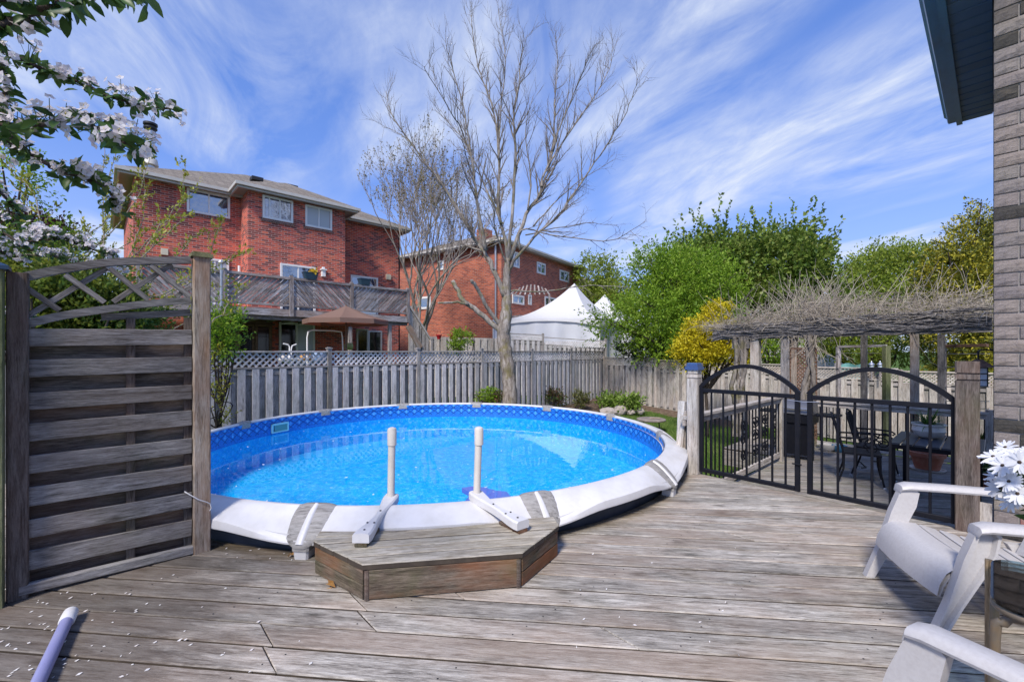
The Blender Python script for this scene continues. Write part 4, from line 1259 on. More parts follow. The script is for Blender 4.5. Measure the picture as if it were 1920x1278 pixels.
# side fence: comes back towards the viewer, each bay a step lower
f2 = Fence('side_fence', 'sunlit grey board fence stepping down towards the pergola', (6.5, 16.5, -1.0))
cb = posts[-1]
mats2 = (M_['fence_side'], M_['fence_back'], M_['fence_side'])
tops = [1.14, 1.06, 0.98, 0.92, 0.86, 0.82, 0.78, 0.78]
sv = Vector((0.690, -0.724, 0)).normalized(); sn2 = Vector((-sv.y, sv.x, 0)) * -1
sn2 = Vector((-0.724, -0.690, 0))
BAYL = 2.44
for i in range(7):
    a = cb + sv * (BAYL * i + 0.06); b = cb + sv * (BAYL * (i + 1) + 0.06)
    f2.bay(a, b, tops[i], tops[i], float(ground_z(a.x, a.y)) - 0.02, float(ground_z(b.x, b.y)) - 0.02, sn2, mats2, lat=0.34, pitch=0.268, bw=0.15, lpitch=0.085, cap=False, post_b=(i == 6), post_up=0.03)
# the second neighbour's fence farther back
f3 = Fence('far_fence', 'farther grey fence with lattice in front of the white tent', (2, 23, -0.6))
pA, pB, pC, pD = at(800, 640, 19.5), at(955, 640, 20.4), at(1018, 640, 20.8), at(1135, 640, 21.6)
nf = Vector((0.2, -1, 0)).normalized()
f3.bay(pA, pB, 2.05, 1.98, -0.7, -0.7, nf, (M_['fence_side'], M_['fence_back'], M_['fence_side']), lat=0, pitch=0.3, bw=0.24, cap=False, post_b=False)
f3.bay(pB, pC, 2.24, 2.18, -0.7, -0.7, nf, (M_['fence'], M_['fence_back'], M_['fence_back']), lat=0.30, pitch=0.25, bw=0.14, lpitch=0.075, cap=False, post_b=False, post_up=0.02)
f3.bay(pC, pD, 2.08, 1.90, -0.7, -0.7, nf, (M_['fence'], M_['fence_back'], M_['fence_back']), lat=0.36, pitch=0.25, bw=0.14, lpitch=0.12, cap=False, post_up=0.16)
# ------------------------------------------------------------------ neighbour houses
class Hframe:
    def __init__(s, vp, x0, Z0):
        s.d = Vector((vp - CX, F, 0)).normalized(); s.n = Vector((s.d.y, -s.d.x, 0)); s.O = Vector(((x0 - CX) * Z0 / F, Z0, 0))
        s.M = frame_matrix(s.O, s.d, s.n * -1, (0, 0, 1))      # local x = s, local y = -q (into the house)
    def p(s, a, q, z): return s.O + s.d * a + s.n * q + Vector((0, 0, z))
    def hit(s, px, py, q):
        P = s.O + s.n * q; r = Vector(((px - CX) / F, 1, -(py - HY) / F)); o = Vector((0, 0, H))
        t = (P - o).dot(s.n) / r.dot(s.n); w = o + r * t
        return (w - P).dot(s.d), w.z
    def box(s, mb, a0, a1, q0, q1, z0, z1):
        R = Matrix(((s.d.x, s.n.x, 0, 0), (s.d.y, s.n.y, 0, 0), (0, 0, 1, 0), (0, 0, 0, 1)))
        mb.box(s.p((a0 + a1) / 2, (q0 + q1) / 2, (z0 + z1) / 2), (abs(a1 - a0), abs(q1 - q0), abs(z1 - z0)), R)
    def part(s, name, mat, parent, *boxes):
        mb = MB()
        for b in boxes: s.box(mb, *b)
        return mb.build(name, mat, parent, M=s.M)
    def window(s, parent, pa, pb, q, mull=(0.5,), frame=0.07, pane=None, curtain=None, zb=None, sill=True):
        a0, z1 = s.hit(pa[0], pa[1], q); a1, z0 = s.hit(pb[0], pb[1], q)
        return s.window_m(parent, a0, a1, z0 if zb is None else zb, z1, q, mull, frame, pane, sill)
    def window_m(s, parent, a0, a1, z0, z1, q, mull=(0.5,), frame=0.07, pane=None, sill=True, fm=None):
        f = frame
        fm = fm or M_['white_paint']
        bx = [(a0, a1, q - 0.02, q + 0.05, z1 - f, z1), (a0, a1, q - 0.02, q + 0.05, z0, z0 + f), (a0, a0 + f, q - 0.02, q + 0.048, z0 + f, z1 - f), (a1 - f, a1, q - 0.02, q + 0.048, z0 + f, z1 - f)]
        w = s.part('window', fm, parent, *bx)
        edges = [a0 + f] + [a0 + (a1 - a0) * m for m in mull] + [a1 - f]
        for i in range(len(edges) - 1):
            s.part('pane', pane or M_['glass'], w, (edges[i] + 0.015, edges[i + 1] - 0.015, q - 0.005, q + 0.012, z0 + f, z1 - f))
        for m in mull:
            x = a0 + (a1 - a0) * m
            s.part('mullion', fm, w, (x - 0.022, x + 0.022, q, q + 0.035, z0 + f, z1 - f))
        if sill: s.part('brick_sill', M_['sillbrick'], w, (a0 - 0.05, a1 + 0.05, q - 0.01, q + 0.03, z0 - 0.10, z0 - 0.004))
        return w
M_['sillbrick'] = brickmat('sill_brick', [(0.10, 0.05, 0.04), (0.22, 0.08, 0.06), (0.28, 0.10, 0.07)], (0.30, 0.26, 0.24), bw=0.075, bh=0.2)
def hip(h, parent, a0, a1, q0, q1, z, pitch, mat, ov=0.0):
    """hip roof over the rectangle a0..a1 x q0..q1 (q0 the back), eaves at z"""
    w = min(a1 - a0, q1 - q0) / 2
    if (a1 - a0) >= (q1 - q0):
        r = [(a0 + w, (q0 + q1) / 2), (a1 - w, (q0 + q1) / 2)]
    else:
        r = [((a0 + a1) / 2, q0 + w), ((a0 + a1) / 2, q1 - w)]
    zt = z + w * pitch
    P = [h.p(a0, q1, z), h.p(a1, q1, z), h.p(a1, q0, z), h.p(a0, q0, z), h.p(r[0][0], r[0][1], zt), h.p(r[1][0], r[1][1], zt)]
    mb = MB()
    if (a1 - a0) >= (q1 - q0): fs = [(0, 1, 5, 4), (1, 2, 5), (2, 3, 4, 5), (3, 0, 4), (0, 3, 2, 1)]
    else: fs = [(0, 1, 5), (1, 2, 4, 5), (2, 3, 4), (3, 0, 5, 4), (0, 3, 2, 1)]
    mb.add(P, fs)
    return mb.build('roof', mat, parent, M=h.M)
def eaves(h, parent, a0, a1, q0, q1, z, over):
    """gutter, fascia and soffit round a wall rectangle"""
    o = over
    s1 = h.part('soffit', M_['soffit_pale'], parent, (a0 - o, a1 + o, q0 - o, q1 + o, z - 0.02, z))
    h.part('gutter', M_['eave'], parent, (a0 - o - 0.09, a1 + o + 0.09, q1 + o, q1 + o + 0.09, z + 0.0, z + 0.10), (a0 - o - 0.09, a0 - o, q0 - o, q1 + o, z + 0.0, z + 0.10), (a1 + o, a1 + o + 0.09, q0 - o, q1 + o, z + 0.0, z + 0.10))
    h.part('fascia', M_['eave'], parent, (a0 - o - 0.02, a1 + o + 0.02, q1 + o - 0.03, q1 + o + 0.0, z - 0.07, z + 0.11), (a0 - o - 0.02, a0 - o + 0.03, q0 - o, q1 + o - 0.03, z - 0.07, z + 0.11), (a1 + o - 0.03, a1 + o + 0.02, q0 - o, q1 + o - 0.03, z - 0.07, z + 0.11))

h1 = Hframe(1832, 465, 15.0)
house1 = empty('neighbour_house', h1.p(1.5, -3, -0.8), 'red brick two-storey house with raised back deck, at the left', 'house')
ZE, G = 6.92, -0.8
h1.part('wall', M_['brick'], house1, (-2.93, 6.30, -9.0, -1.10, G, ZE))
h1.part('wall', M_['brick'], house1, (0.0, 3.36, -1.10, 0.0, G, ZE))
h1.part('wall', M_['brick'], house1, (3.36, 6.32, -1.2, -1.08, 2.6, ZE)) if False else None
OV = 0.36
eaves(h1, house1, -2.93, 6.30, -9.0, -1.10, ZE, OV)
eaves(h1, house1, 0.0, 3.36, -3.0, 0.0, ZE + 0.004, OV)
hip(h1, house1, -2.93 - OV - 0.05, 6.30 + OV + 0.05, -9.0 - OV, -1.10 + OV + 0.05, ZE + 0.10, 0.50, M_['roof'])
hip(h1, house1, -OV - 0.05, 3.36 + OV + 0.05, -7.6, OV + 0.05, ZE + 0.104, 0.50, M_['roof'])
h1.window(house1, (350, 352), (431, 411), -1.10)
h1.window(house1, (492, 365), (549, 419), 0.0, mull=(0.22, 0.56))
h1.window(house1, (572, 383), (622, 433), 0.0, pane=M_['blind'])
h1.window(house1, (525, 493), (591, 590), 0.0, zb=2.55, sill=False)
h1.window(house1, (657, 515), (708, 590), -1.10, mull=(), zb=2.75, sill=False)
a0, zt_ = h1.hit(375, 482, -1.10); a1, _ = h1.hit(429, 482, -1.10)
h1.window_m(house1, a0, a1, 2.6, zt_, -1.10, mull=(0.5,), pane=M_['blind'], sill=False)
# small fittings on the wall
a, z = h1.hit(605, 508, 0.0)
lam = h1.part('wall_lamp', M_['white_paint'], house1, (a - 0.06, a + 0.06, 0.0, 0.14, z - 0.22, z + 0.02), (a - 0.10, a + 0.10, 0.0, 0.18, z + 0.02, z + 0.06), (a - 0.04, a + 0.04, 0.02, 0.12, z + 0.06, z + 0.14))
a, z = h1.hit(727, 519, -1.10); M_['cream'] = plain('cream_plastic', (0.62, 0.56, 0.42), 0.5)
h1.part('vent_box', M_['cream'], house1, (a - 0.10, a + 0.10, -1.10, -0.98, z - 0.13, z + 0.10))
a, z = h1.hit(308, 474, -1.10); h1.part('vent_box', M_['cream'], house1, (a - 0.09, a + 0.09, -1.10, -0.98, z - 0.08, z + 0.12))
a, z = h1.hit(458, 505, -0.5); mb = MB(); mb.tube([h1.p(-0.08, -0.9, z - 1.2), h1.p(-0.08, -0.9, z + 0.18)], 0.045, 8); mb.build('downspout', M_['white_paint'], house1)
mb = MB(); mb.tube([h1.p(6.42, -1.3, -0.5), h1.p(6.42, -1.3, ZE)], 0.05, 8); mb.build('downspout', M_['darkmetal'], house1)
# roof vents and the metal flue
for px, py in ((481, 337), (546, 352)):
    p = at(px, py, 18.2 if px < 500 else 18.6)
    mb = MB(); mb.box(p, (0.42, 0.42, 0.14), Matrix.Rotation(0.75, 4, 'Z')); mb.build('roof_vent', M_['darkmetal'], house1)
fy = 15.6
p0, p1 = at(282, 305, fy), at(282, 246, fy)
mb = MB(); mb.lathe((p0.x, p0.y, 0), [(0.24, p0.z - 0.1), (0.20, p0.z + 0.12), (0.16, p0.z + 0.16)], 16); mb.build('flue_flashing', M_['eave'], house1, smooth=40)
mb = MB(); mb.lathe((p0.x, p0.y, 0), [(0.135, p0.z - 0.2), (0.135, p1.z + 0.05), (0.12, p1.z + 0.06)], 20); fl = mb.build('flue_pipe', M_['metal'], house1, smooth=40)
ct = at(282, 228, fy)
mb = MB(); mb.lathe((p0.x, p0.y, 0), [(0.15, p1.z), (0.15, p1.z + 0.06), (0.20, p1.z + 0.07), (0.20, p1.z + 0.12), (0.14, p1.z + 0.13), (0.14, p1.z + 0.19), (0.21, p1.z + 0.20), (0.21, p1.z + 0.27), (0.10, p1.z + 0.31)], 20); mb.build('flue_cap', M_['darkmetal'], fl, smooth=30)
# sunroom / basement level under the deck
M_['dark_in'] = plain('dark_interior', (0.02, 0.02, 0.022), 0.8)
for (xa, xb) in ((412, 441), (449, 473), (482, 505)):
    a0, _ = h1.hit(xa, 600, 0.4); a1, _ = h1.hit(xb, 600, 0.4)
    h1.window_m(house1, a0 - 0.06, a1 + 0.06, 1.15, 2.30, 0.4, mull=(), frame=0.07, pane=M_['glass_dark'], sill=False, fm=M_['brownframe'])
a0, _ = h1.hit(408, 600, 0.4); a1, _ = h1.hit(512, 600, 0.4)
h1.part('sunroom_wall', M_['brownframe'], house1, (a0, a1, -1.0, 0.385, G, 1.15), (a0, a1, -1.0, 0.385, 2.30, 2.55), (a0, a1, -1.2, 0.30, 1.15, 2.30))
a0, _ = h1.hit(523, 600, 0.03); a1, _ = h1.hit(590, 600, 0.03); am = a0 + (a1 - a0) * 0.48
h1.part('patio_door', M_['white_paint'], house1, (a0, a1, 0.0, 0.07, 2.36, 2.45), (a0, a0 + 0.07, 0.0, 0.07, 0.0, 2.36), (a1 - 0.07, a1, 0.0, 0.07, 0.0, 2.36), (am - 0.04, am + 0.04, 0.0, 0.07, 0.0, 2.36))
h1.part('door_pane', M_['glass_dark'], house1, (a0 + 0.07, am - 0.04, 0.0, 0.03, 0.0, 2.36)); h1.part('door_pane', M_['blind'], house1, (am + 0.04, a1 - 0.07, 0.0, 0.045, 0.0, 2.36))
for xa, xb in ((668, 690), (690, 706), (712, 738)):
    a0, _ = h1.hit(xa, 620, 0.02); a1, _ = h1.hit(xb, 620, 0.02)
    h1.window_m(house1, a0, a1, 0.2, 2.30, 0.02 if xb < 700 else -1.08, mull=(), frame=0.06, pane=M_['glass_dark'], sill=False, fm=M_['eave'])

# raised deck with slanted boards in its balustrade
dk = empty('raised_deck', h1.p(1.6, 3.2, 2.4), 'old raised deck with slanted grey boards on the brick house', 'deck')
QD = 3.2; DZ0, DZ1 = 2.42, 2.66
aL, _ = h1.hit(330, 580, QD); aL = -3.1; aR = 4.36
h1.part('deck_floor', M_['old'], dk, (aL, aR - 0.02, -1.0, QD - 0.045, DZ0 + 0.13, DZ1 - 0.02))
plank('rim_beam', h1.p(aL, QD, (DZ0 + DZ1) / 2 - 0.02), h1.p(aR, QD, (DZ0 + DZ1) / 2 - 0.02), 0.05, 0.20, M_['old'], dk)
plank('lower_beam', h1.p(aL, QD - 0.16, DZ0 - 0.03), h1.p(aR, QD - 0.16, DZ0 - 0.03), 0.09, 0.16, M_['old'], dk)
for a in np.arange(aL + 0.3, aR, 0.55): plank('joist_end', h1.p(a, 0.1, DZ0 + 0.05), h1.p(a, QD - 0.06, DZ0 + 0.05), 0.045, 0.15, M_['old'], dk, share=True)
pp = [h1.hit(x, 560, QD)[0] for x in (265, 421, 546, 659)] + [aR - 0.05]
pp[0] = -3.0
RT, RB = 3.54, 2.74
for i, a in enumerate(pp):
    plank('post', h1.p(a, QD, DZ0), h1.p(a, QD, RT + 0.06), 0.12, 0.12, M_['old'], dk, up=h1.n)
    plank('post_cap', h1.p(a, QD, RT + 0.06), h1.p(a, QD, RT + 0.10), 0.09, 0.09, M_['old'], dk, up=h1.n)
for i in range(len(pp) - 1):
    a0, a1 = pp[i] + 0.06, pp[i + 1] - 0.06
    plank('top_rail', h1.p(a0, QD, RT), h1.p(a1, QD, RT), 0.14, 0.075, M_['old'], dk)
    plank('bottom_rail', h1.p(a0, QD, RB), h1.p(a1, QD, RB), 0.09, 0.06, M_['old'], dk)
    L = a1 - a0; hh = RT - RB - 0.07; z0 = RB + 0.03
    sgn = 1 if i in (1, 3) else -1
    c = -hh
    while c < L:
        xa, xb = c, c + hh
        ya, yb = 0.0, hh
        if xa < 0: ya = -xa; xa = 0
        if xb > L: yb = hh - (xb - L); xb = L
        if xb - xa > 0.06:
            if sgn > 0: p, q = h1.p(a0 + xa, QD + 0.01, z0 + ya), h1.p(a0 + xb, QD + 0.01, z0 + yb)
            else: p, q = h1.p(a1 - xa, QD + 0.01, z0 + ya), h1.p(a1 - xb, QD + 0.01, z0 + yb)
            plank('slant_board', p, q, 0.018, 0.083 + random.uniform(-0.008, 0.004), M_['old'], dk, ch=0.0)
        c += 0.135
    plank('mid_batten', h1.p(a0, QD - 0.03, (RT + RB) / 2), h1.p(a1, QD - 0.03, (RT + RB) / 2), 0.03, 0.10, M_['screen_back'], dk)
for a in (pp[1] - 0.3, h1.hit(660, 620, QD)[0], h1.hit(735, 620, QD)[0]):
    plank('support_post', h1.p(a, QD - 0.16, G), h1.p(a, QD - 0.16, DZ0 - 0.11), 0.11, 0.11, M_['old'], dk, up=h1.n)
# white flag pole / pipe by the deck corner
mb = MB(); a, _ = h1.hit(415, 560, QD + 0.15); mb.tube([h1.p(a, QD + 0.15, 2.55), h1.p(a, QD + 0.15, 3.72)], 0.035, 8); mb.lathe(h1.p(a, QD + 0.15, 3.72), [(0.06, 0.0), (0.08, 0.03), (0.05, 0.09)], 10); mb.build('pipe_post', M_['metal'], dk)
# stair down at the right end
stair = empty('deck_stair', h1.p(aR + 0.9, QD - 0.5, -0.5), 'grey timber stair descending from the raised deck', 'stair')
def hp(px, py, q): a, z = h1.hit(px, py, q); return h1.p(a, q, z)
plank('handrail', hp(768, 574, QD), hp(808, 638, QD), 0.10, 0.06, M_['fence_side'], stair)
plank('stringer', hp(765, 610, QD), hp(788, 652, QD), 0.05, 0.22, M_['post'], stair)
for k in range(11):
    u = (k + 0.5) / 11
    tp = hp(768 + 40 * u, 578 + 64 * u, QD - 0.02)
    plank('stair_board', Vector((tp.x, tp.y, max(-0.6, tp.z - 1.75))), tp, 0.018, 0.145, M_['fence_side'], stair, up=h1.d, ch=0.0)
plank('newel', hp(808, 660, QD), hp(808, 636, QD), 0.10, 0.10, M_['fence_side'], stair, up=h1.n)
# planters on the deck rail
M_['navy'] = plain('navy_plastic', (0.015, 0.045, 0.075), 0.45, dirt=(0.03, 0.06, 0.07))
for (x0, x1, y, lab) in ((567, 596, 522, 'navy trough planter with yellow bloom on the raised deck rail'), (671, 695, 534, 'empty navy trough planter at right on the raised deck rail')):
    a0, _ = h1.hit(x0, y, QD); a1, _ = h1.hit(x1, y, QD)
    e = empty('planter', h1.p((a0 + a1) / 2, QD, RT + 0.04), lab, 'planter', 'planters on the raised deck rail')
    mb = MB(); rows = []
    for z, s_ in ((0, 0.36), (0.17, 0.46), (0.20, 0.5), (0.21, 0.5), (0.21, 0.44), (0.15, 0.42)):
        hl, hw_ = (a1 - a0) * s_, 0.24 * s_
        rows.append([h1.p((a0 + a1) / 2 + x * hl, QD + y_ * hw_, RT + 0.04 + z) for x, y_ in ((-1, -0.7), (-0.8, -1), (0.8, -1), (1, -0.7), (1, 0.7), (0.8, 1), (-0.8, 1), (-1, 0.7), (-1, -0.7))])
    mb.grid(rows); mb.build('trough', M_['navy'], e)
    mb = MB(); h1.box(mb, a0 + 0.06, a1 - 0.06, QD - 0.09, QD + 0.09, RT + 0.15, RT + 0.18); mb.build('soil', M_['soil'], e)
    if x0 == 567:
        M_['yellowfl'] = leafmat('yellow_bloom', [(0.75, 0.50, 0.03), (0.80, 0.60, 0.06)], 0.2)
        c = h1.p(a1 - 0.15, QD, RT + 0.28)
        leaf_mesh('blooms', np.array(c) + RNG.normal(size=(60, 3)) * 0.06, 0.07, M_['yellowfl'], e, aspect=0.8)
# umbrella on the neighbour's patio
umb = empty('patio_umbrella', hp(652, 700, 4.6), 'brown patio umbrella open under the raised deck', 'umbrella')
M_['canopy'] = plain('brown_canvas', (0.25, 0.165, 0.135), 0.85, dirt=(0.32, 0.22, 0.18), dirtscale=2)
def canopymat():
    t = NT('brown_canvas_cloth'); c = (0.27, 0.175, 0.14, 1)
    d = t.bsdf((0.27, 0.175, 0.14), 0.85, 0, 0.1); tr = t.n('ShaderNodeBsdfTranslucent'); tr.inputs[0].default_value = (0.30, 0.07, 0.045, 1)
    mx = t.n('ShaderNodeMixShader'); mx.inputs[0].default_value = 0.3; t.l(d, mx.inputs[1]); t.l(tr.outputs[0], mx.inputs[2]); return t.done(mx.outputs[0])
top = hp(649, 573, 4.6); Ru = 1.18
cc = Vector((top.x, top.y, 0)); ez = top.z - 0.42
mb = MB(); N = 8
rim = []
for k in range(N):
    a = 2 * math.pi * (k + 0.3) / N
    rim.append(Vector((cc.x + Ru * math.cos(a), cc.y + Ru * math.sin(a), ez)))
for k in range(N):
    a, b = rim[k], rim[(k + 1) % N]
    rows = []
    for i in range(5):
        u = i / 4
        r0 = top.lerp(a, u); r1 = top.lerp(b, u)
        rows.append([r0.lerp(r1, v / 4) - Vector((0, 0, 0.05 * u * math.sin(math.pi * v / 4) + 0.03 * math.sin(math.pi * u))) for v in range(5)])
    mb.grid(rows)
    mb.add([a, b, b - Vector((0, 0, 0.13)), a - Vector((0, 0, 0.13))], [(0, 1, 2, 3)])
mb.build('canopy', canopymat(), umb, smooth=30)
mb = MB(); mb.tube([(cc.x, cc.y, -0.7), (cc.x, cc.y, top.z + 0.02)], 0.028, 8); mb.build('pole', M_['brownframe'], umb)
mb = MB()
for r_ in rim: mb.tube([Vector((cc.x, cc.y, top.z - 0.06)), r_ - Vector((0, 0, 0.03))], 0.010, 5)
mb.build('ribs', M_['brownframe'], umb)
# things on that patio, seen over and through the lattice
fr = empty('swing_frame', hp(600, 700, 4.0), 'white bent tube frame on the neighbour patio', 'frame')
mb = MB(); q = 4.0
P = [hp(576, 690, q), hp(576, 632, q), hp(578, 622, q), hp(585, 619, q), hp(625, 620, q), hp(640, 622, q), hp(642, 632, q), hp(644, 690, q)]
mb.tube(P, 0.022, 8); mb.build('tube', M_['white_paint'], fr, smooth=40)
pcn = empty('patio_chair', hp(545, 700, 3.9), 'white metal patio chair behind the fence lattice', 'chair')
mb = MB(); mb.tube([hp(531, 644, q), hp(540, 646, q), hp(543, 650, q), hp(542, 690, q)], 0.02, 6); mb.tube([hp(556, 645, q), hp(548, 648, q), hp(546, 655, q), hp(547, 690, q)], 0.02, 6); mb.build('arm', M_['white_paint'], pcn)
mb = MB(); c = hp(545, 672, 4.1); mb.box(c, (0.5, 0.5, 0.04), Matrix.Rotation(0.7, 4, 'Z')); mb.build('seat', M_['white_paint'], pcn)
M_['bluepl'] = plain('pale_blue_plastic', (0.20, 0.30, 0.50), 0.5)
M_['junk1'] = plain('pale_cloth', (0.55, 0.50, 0.45), 0.8); M_['junk2'] = plain('orange_cloth', (0.50, 0.26, 0.08), 0.8); M_['junk3'] = plain('green_plastic', (0.28, 0.35, 0.14), 0.6)
def cushion(name, px, py, w, h_, q, mat, label, cat):
    c = hp(px, py, q); mb = MB()
    rows = []
    for i in range(7):
        v = -1 + 2 * i / 6
        rows.append([c + h1.d * (w / 2 * math.cos(t_) * (1 - 0.25 * abs(v) ** 3)) + h1.n * (0.12 * math.sin(t_) * math.sqrt(max(0.05, 1 - v * v))) + Vector((0, 0, h_ / 2 * v)) for t_ in np.linspace(0, 2 * math.pi, 13)])
    mb.grid(rows); o = mb.build(name, mat, None, smooth=50, M=Matrix.Translation(c)); tag(o, label, cat)
cushion('tub', 600, 671, 0.45, 0.35, 3.6, M_['bluepl'], 'pale blue tub behind the fence lattice', 'tub')
cushion('cushion', 573, 671, 0.4, 0.22, 3.6, M_['junk2'], 'orange cushion behind the fence lattice', 'cushion')
cushion('cushion', 536, 672, 0.4, 0.22, 3.6, M_['junk1'], 'pale cushion behind the fence lattice left of the orange one', 'cushion')
cushion('watering_can', 654, 649, 0.28, 0.22, 3.5, M_['junk3'], 'dull green can on the neighbour patio', 'can')

# ------------------------------------------------------------------ second neighbour house
h2 = Hframe(1520, 940, 24.0)
house2 = empty('far_house', h2.p(4, -4, -0.6), 'orange-red brick house behind the bare tree', 'house')
Z2 = 7.35
h2.part('wall', M_['brick_far'], house2, (0, 9.7, -8.2, 0, -0.7, Z2))
eaves(h2, house2, 0, 9.7, -8.2, 0, Z2, 0.45)
hip(h2, house2, -0.5, 10.2, -8.7, 0.5, Z2 + 0.10, 0.42, M_['roof'])
for a, b in (((960, 470), (973, 503)), ((1006, 490), (1022, 516)), ((1049, 505), (1066, 530))): h2.window(house2, a, b, 0.0, mull=(0.5,), frame=0.10, sill=False)
for a, b in (((960, 551), (982, 572)), ((990, 552), (996, 572)), ((1021, 555), (1042, 580))): h2.window(house2, a, b, 0.0, mull=(0.5,) if b[0] - a[0] > 10 else (), frame=0.10, sill=False)
# left face of that house
class Side(Hframe):
    def __init__(s, h): s.d = h.n * -1; s.n = h.d * -1; s.O = h.O.copy(); s.M = frame_matrix(s.O, s.d, s.n * -1, (0, 0, 1))
h2s = Side(h2)
h2s.window(house2, (808, 555), (787, 580), 0.0, mull=(), frame=0.12, sill=False)
h2s.window(house2, (833, 488), (821, 507), 0.0, mull=(), frame=0.10, sill=False)
mb = MB(); h2.box(mb, 0.2, 0.9, -1.9, -1.3, Z2, Z2 + 1.05); mb.build('chimney', M_['brick_far'], house2, M=h2.M)
mb = MB(); mb.tube([h2.p(-0.12, -0.3, -0.5), h2.p(-0.12, -0.3, Z2)], 0.06, 8); mb.build('downspout', M_['metal'], house2)
# its upper deck, awning frame
d2 = empty('awning_frame', h2.p(3, 2, 3.2), 'small slatted canopy over the far house terrace', 'awning')
pA = [at(968, 543, 24.5), at(1022, 541, 25.6), at(1030, 552, 25.0), at(955, 553, 23.6)]
for k in range(9):
    u = k / 8; a = pA[0].lerp(pA[1], u) + Vector((0, 0, 0.25 * math.sin(math.pi * u))); b = pA[3].lerp(pA[2], u); plank('slat', a, b, 0.08, 0.04, M_['old'], d2, ch=0)
for p in (pA[2], pA[3]): plank('post', Vector((p.x, p.y, 1.6)), p, 0.10, 0.10, M_['old'], d2, up=(1, 0, 0))
f4 = Fence('terrace_rail', 'vertical board railing of the far house terrace', at(995, 590, 24.3))
f4.bay(at(955, 580, 23.8), at(1010, 580, 24.8), 3.35, 3.45, 1.9, 1.9, Vector((0.55, -0.83, 0)), (M_['old'], M_['old'], M_['old']), lat=0, pitch=0.17, bw=0.13, cap=False, back=False, post_up=0.02)
# far roof behind the trees
h3 = Hframe(1520, 1130, 42.0)
house3 = empty('distant_house', h3.p(3, -4, -0.6), 'distant house roof showing above the green trees', 'house')
h3.part('wall', M_['brick_far'], house3, (0, 9, -9, 0, -0.7, 7.2)); hip(h3, house3, -0.5, 9.5, -9.5, 0.5, 7.2, 0.5, M_['roof'])
h3.window(house3, (1183, 545), (1192, 556), 0.0, mull=(), frame=0.15, sill=False)
a = at(1620, 640, 30); h4 = Hframe(1700, 1570, 34.0)
house4 = empty('distant_house', h4.p(3, -4, -0.6), 'pale distant house seen under the pergola beam', 'house')
M_['palesiding'] = plain('pale_siding', (0.42, 0.40, 0.40), 0.8)
h4.part('wall', M_['palesiding'], house4, (0, 8, -8, 0, -0.7, 3.0)); hip(h4, house4, -0.4, 8.4, -8.4, 0.4, 3.0, 0.35, M_['roof'])
h4.window_m(house4, 1.0, 2.2, 1.0, 2.2, 0.0); h4.window_m(house4, 4.0, 5.4, 1.0, 2.2, 0.0)

# ------------------------------------------------------------------ white party tents
def tentmat():
    t = NT('tent_canvas'); n = t.noise(t.mapping(t.pos(), (1, 1, 0.4)), 1.3, 4, 0.6)
    d = t.bsdf((0.80, 0.80, 0.82), 0.5, 0, 0.3, t.bump(n, 0.3, 0.1)); tr = t.n('ShaderNodeBsdfTranslucent'); tr.inputs[0].default_value = (0.8, 0.8, 0.82, 1)
    mx = t.n('ShaderNodeMixShader'); mx.inputs[0].default_value = 0.3; t.l(d, mx.inputs[1]); t.l(tr.outputs[0], mx.inputs[2]); return t.done(mx.outputs[0])
M_['tent'] = tentmat(); M_['tent_wall'] = plain('tent_wall_canvas', (0.62, 0.64, 0.70), 0.45, dirt=(0.50, 0.52, 0.60), dirtscale=1.5, bump=0.5, bscale=2.0)
def tent(peak, corners, label, zg=-0.6):
    c = (corners[0] + corners[2]) / 2
    e = empty('party_tent', (c.x, c.y, zg), label, 'tent', 'white party tents')
    mb = MB(); N = 12
    for k in range(4):
        a, b = corners[k], corners[(k + 1) % 4]
        rows = []
        for i in range(N + 1):
            u = i / N
            sag = u ** 0.50 if u > 0 else 0          # concave sweep up to the peak
            row = []
            for j in range(9):
                ed = a.lerp(b, j / 8)
                p = peak.lerp(ed, u)
                p.z = peak.z + (ed.z - peak.z) * (1 - (1 - u) ** 2.0)
                if u < 0.06: p.x = peak.x + (p.x - peak.x); 
                row.append(p)
            rows.append(row)
        mb.grid(rows)
    mb.build('canopy', M_['tent'], e, smooth=40)
    for k in range(4):
        a, b = corners[k], corners[(k + 1) % 4]
        d = (b - a).normalized(); nrm = Vector((d.y, -d.x, 0))
        if nrm.dot(a - c) < 0: nrm = -nrm
        mb = MB(); rows = []
        NN = 40
        for j in range(NN + 1):
            u = j / NN; p = a.lerp(b, u)
            rows.append([p + nrm * 0.02, p + nrm * 0.03 - Vector((0, 0, 0.10 + 0.30 * (abs(2 * u - 1) ** 2.2)))])
        mb.grid(rows); mb.build('valance', M_['tent'], e)
        mb = MB(); rows = []
        for j in range(NN + 1):
            u = j / NN; p = a.lerp(b, u)
            fo = 0.10 * math.sin(u * 34) + 0.06 * math.sin(u * 13 + 1)
            rows.append([p - nrm * 0.05 - Vector((0, 0, 0.05)), p + nrm * (fo * 0.6 - 0.12) - Vector((0, 0, 1.0)), p + nrm * (fo - 0.12) + Vector((0, 0, zg - p.z))])
        mb.grid(rows); mb.build('side_wall', M_['tent_wall'], e, smooth=60)
        mb = MB(); mb.tube([Vector((a.x, a.y, zg)), a], 0.04, 8); mb.build('pole', M_['white_paint'], e)
    return e
ca, cb_, cc_ = at(925, 597, 23.0), at(1124, 595, 22.2), at(1190, 604, 26.5)
ez = 3.05
for q in (ca, cb_, cc_): q.z = ez
cdd = ca + (cc_ - cb_); cdd.z = ez
ctr = (ca + cc_) / 2
pk = at(1077, 531, ctr.y); 
tent(pk, [ca, cb_, cc_, cdd], 'large white peaked tent in front of the far brick house')
c2 = [q + (cb_ - ca) * 0.62 + Vector((0, 2.6, 0)) for q in (ca, cb_, cc_, cdd)]
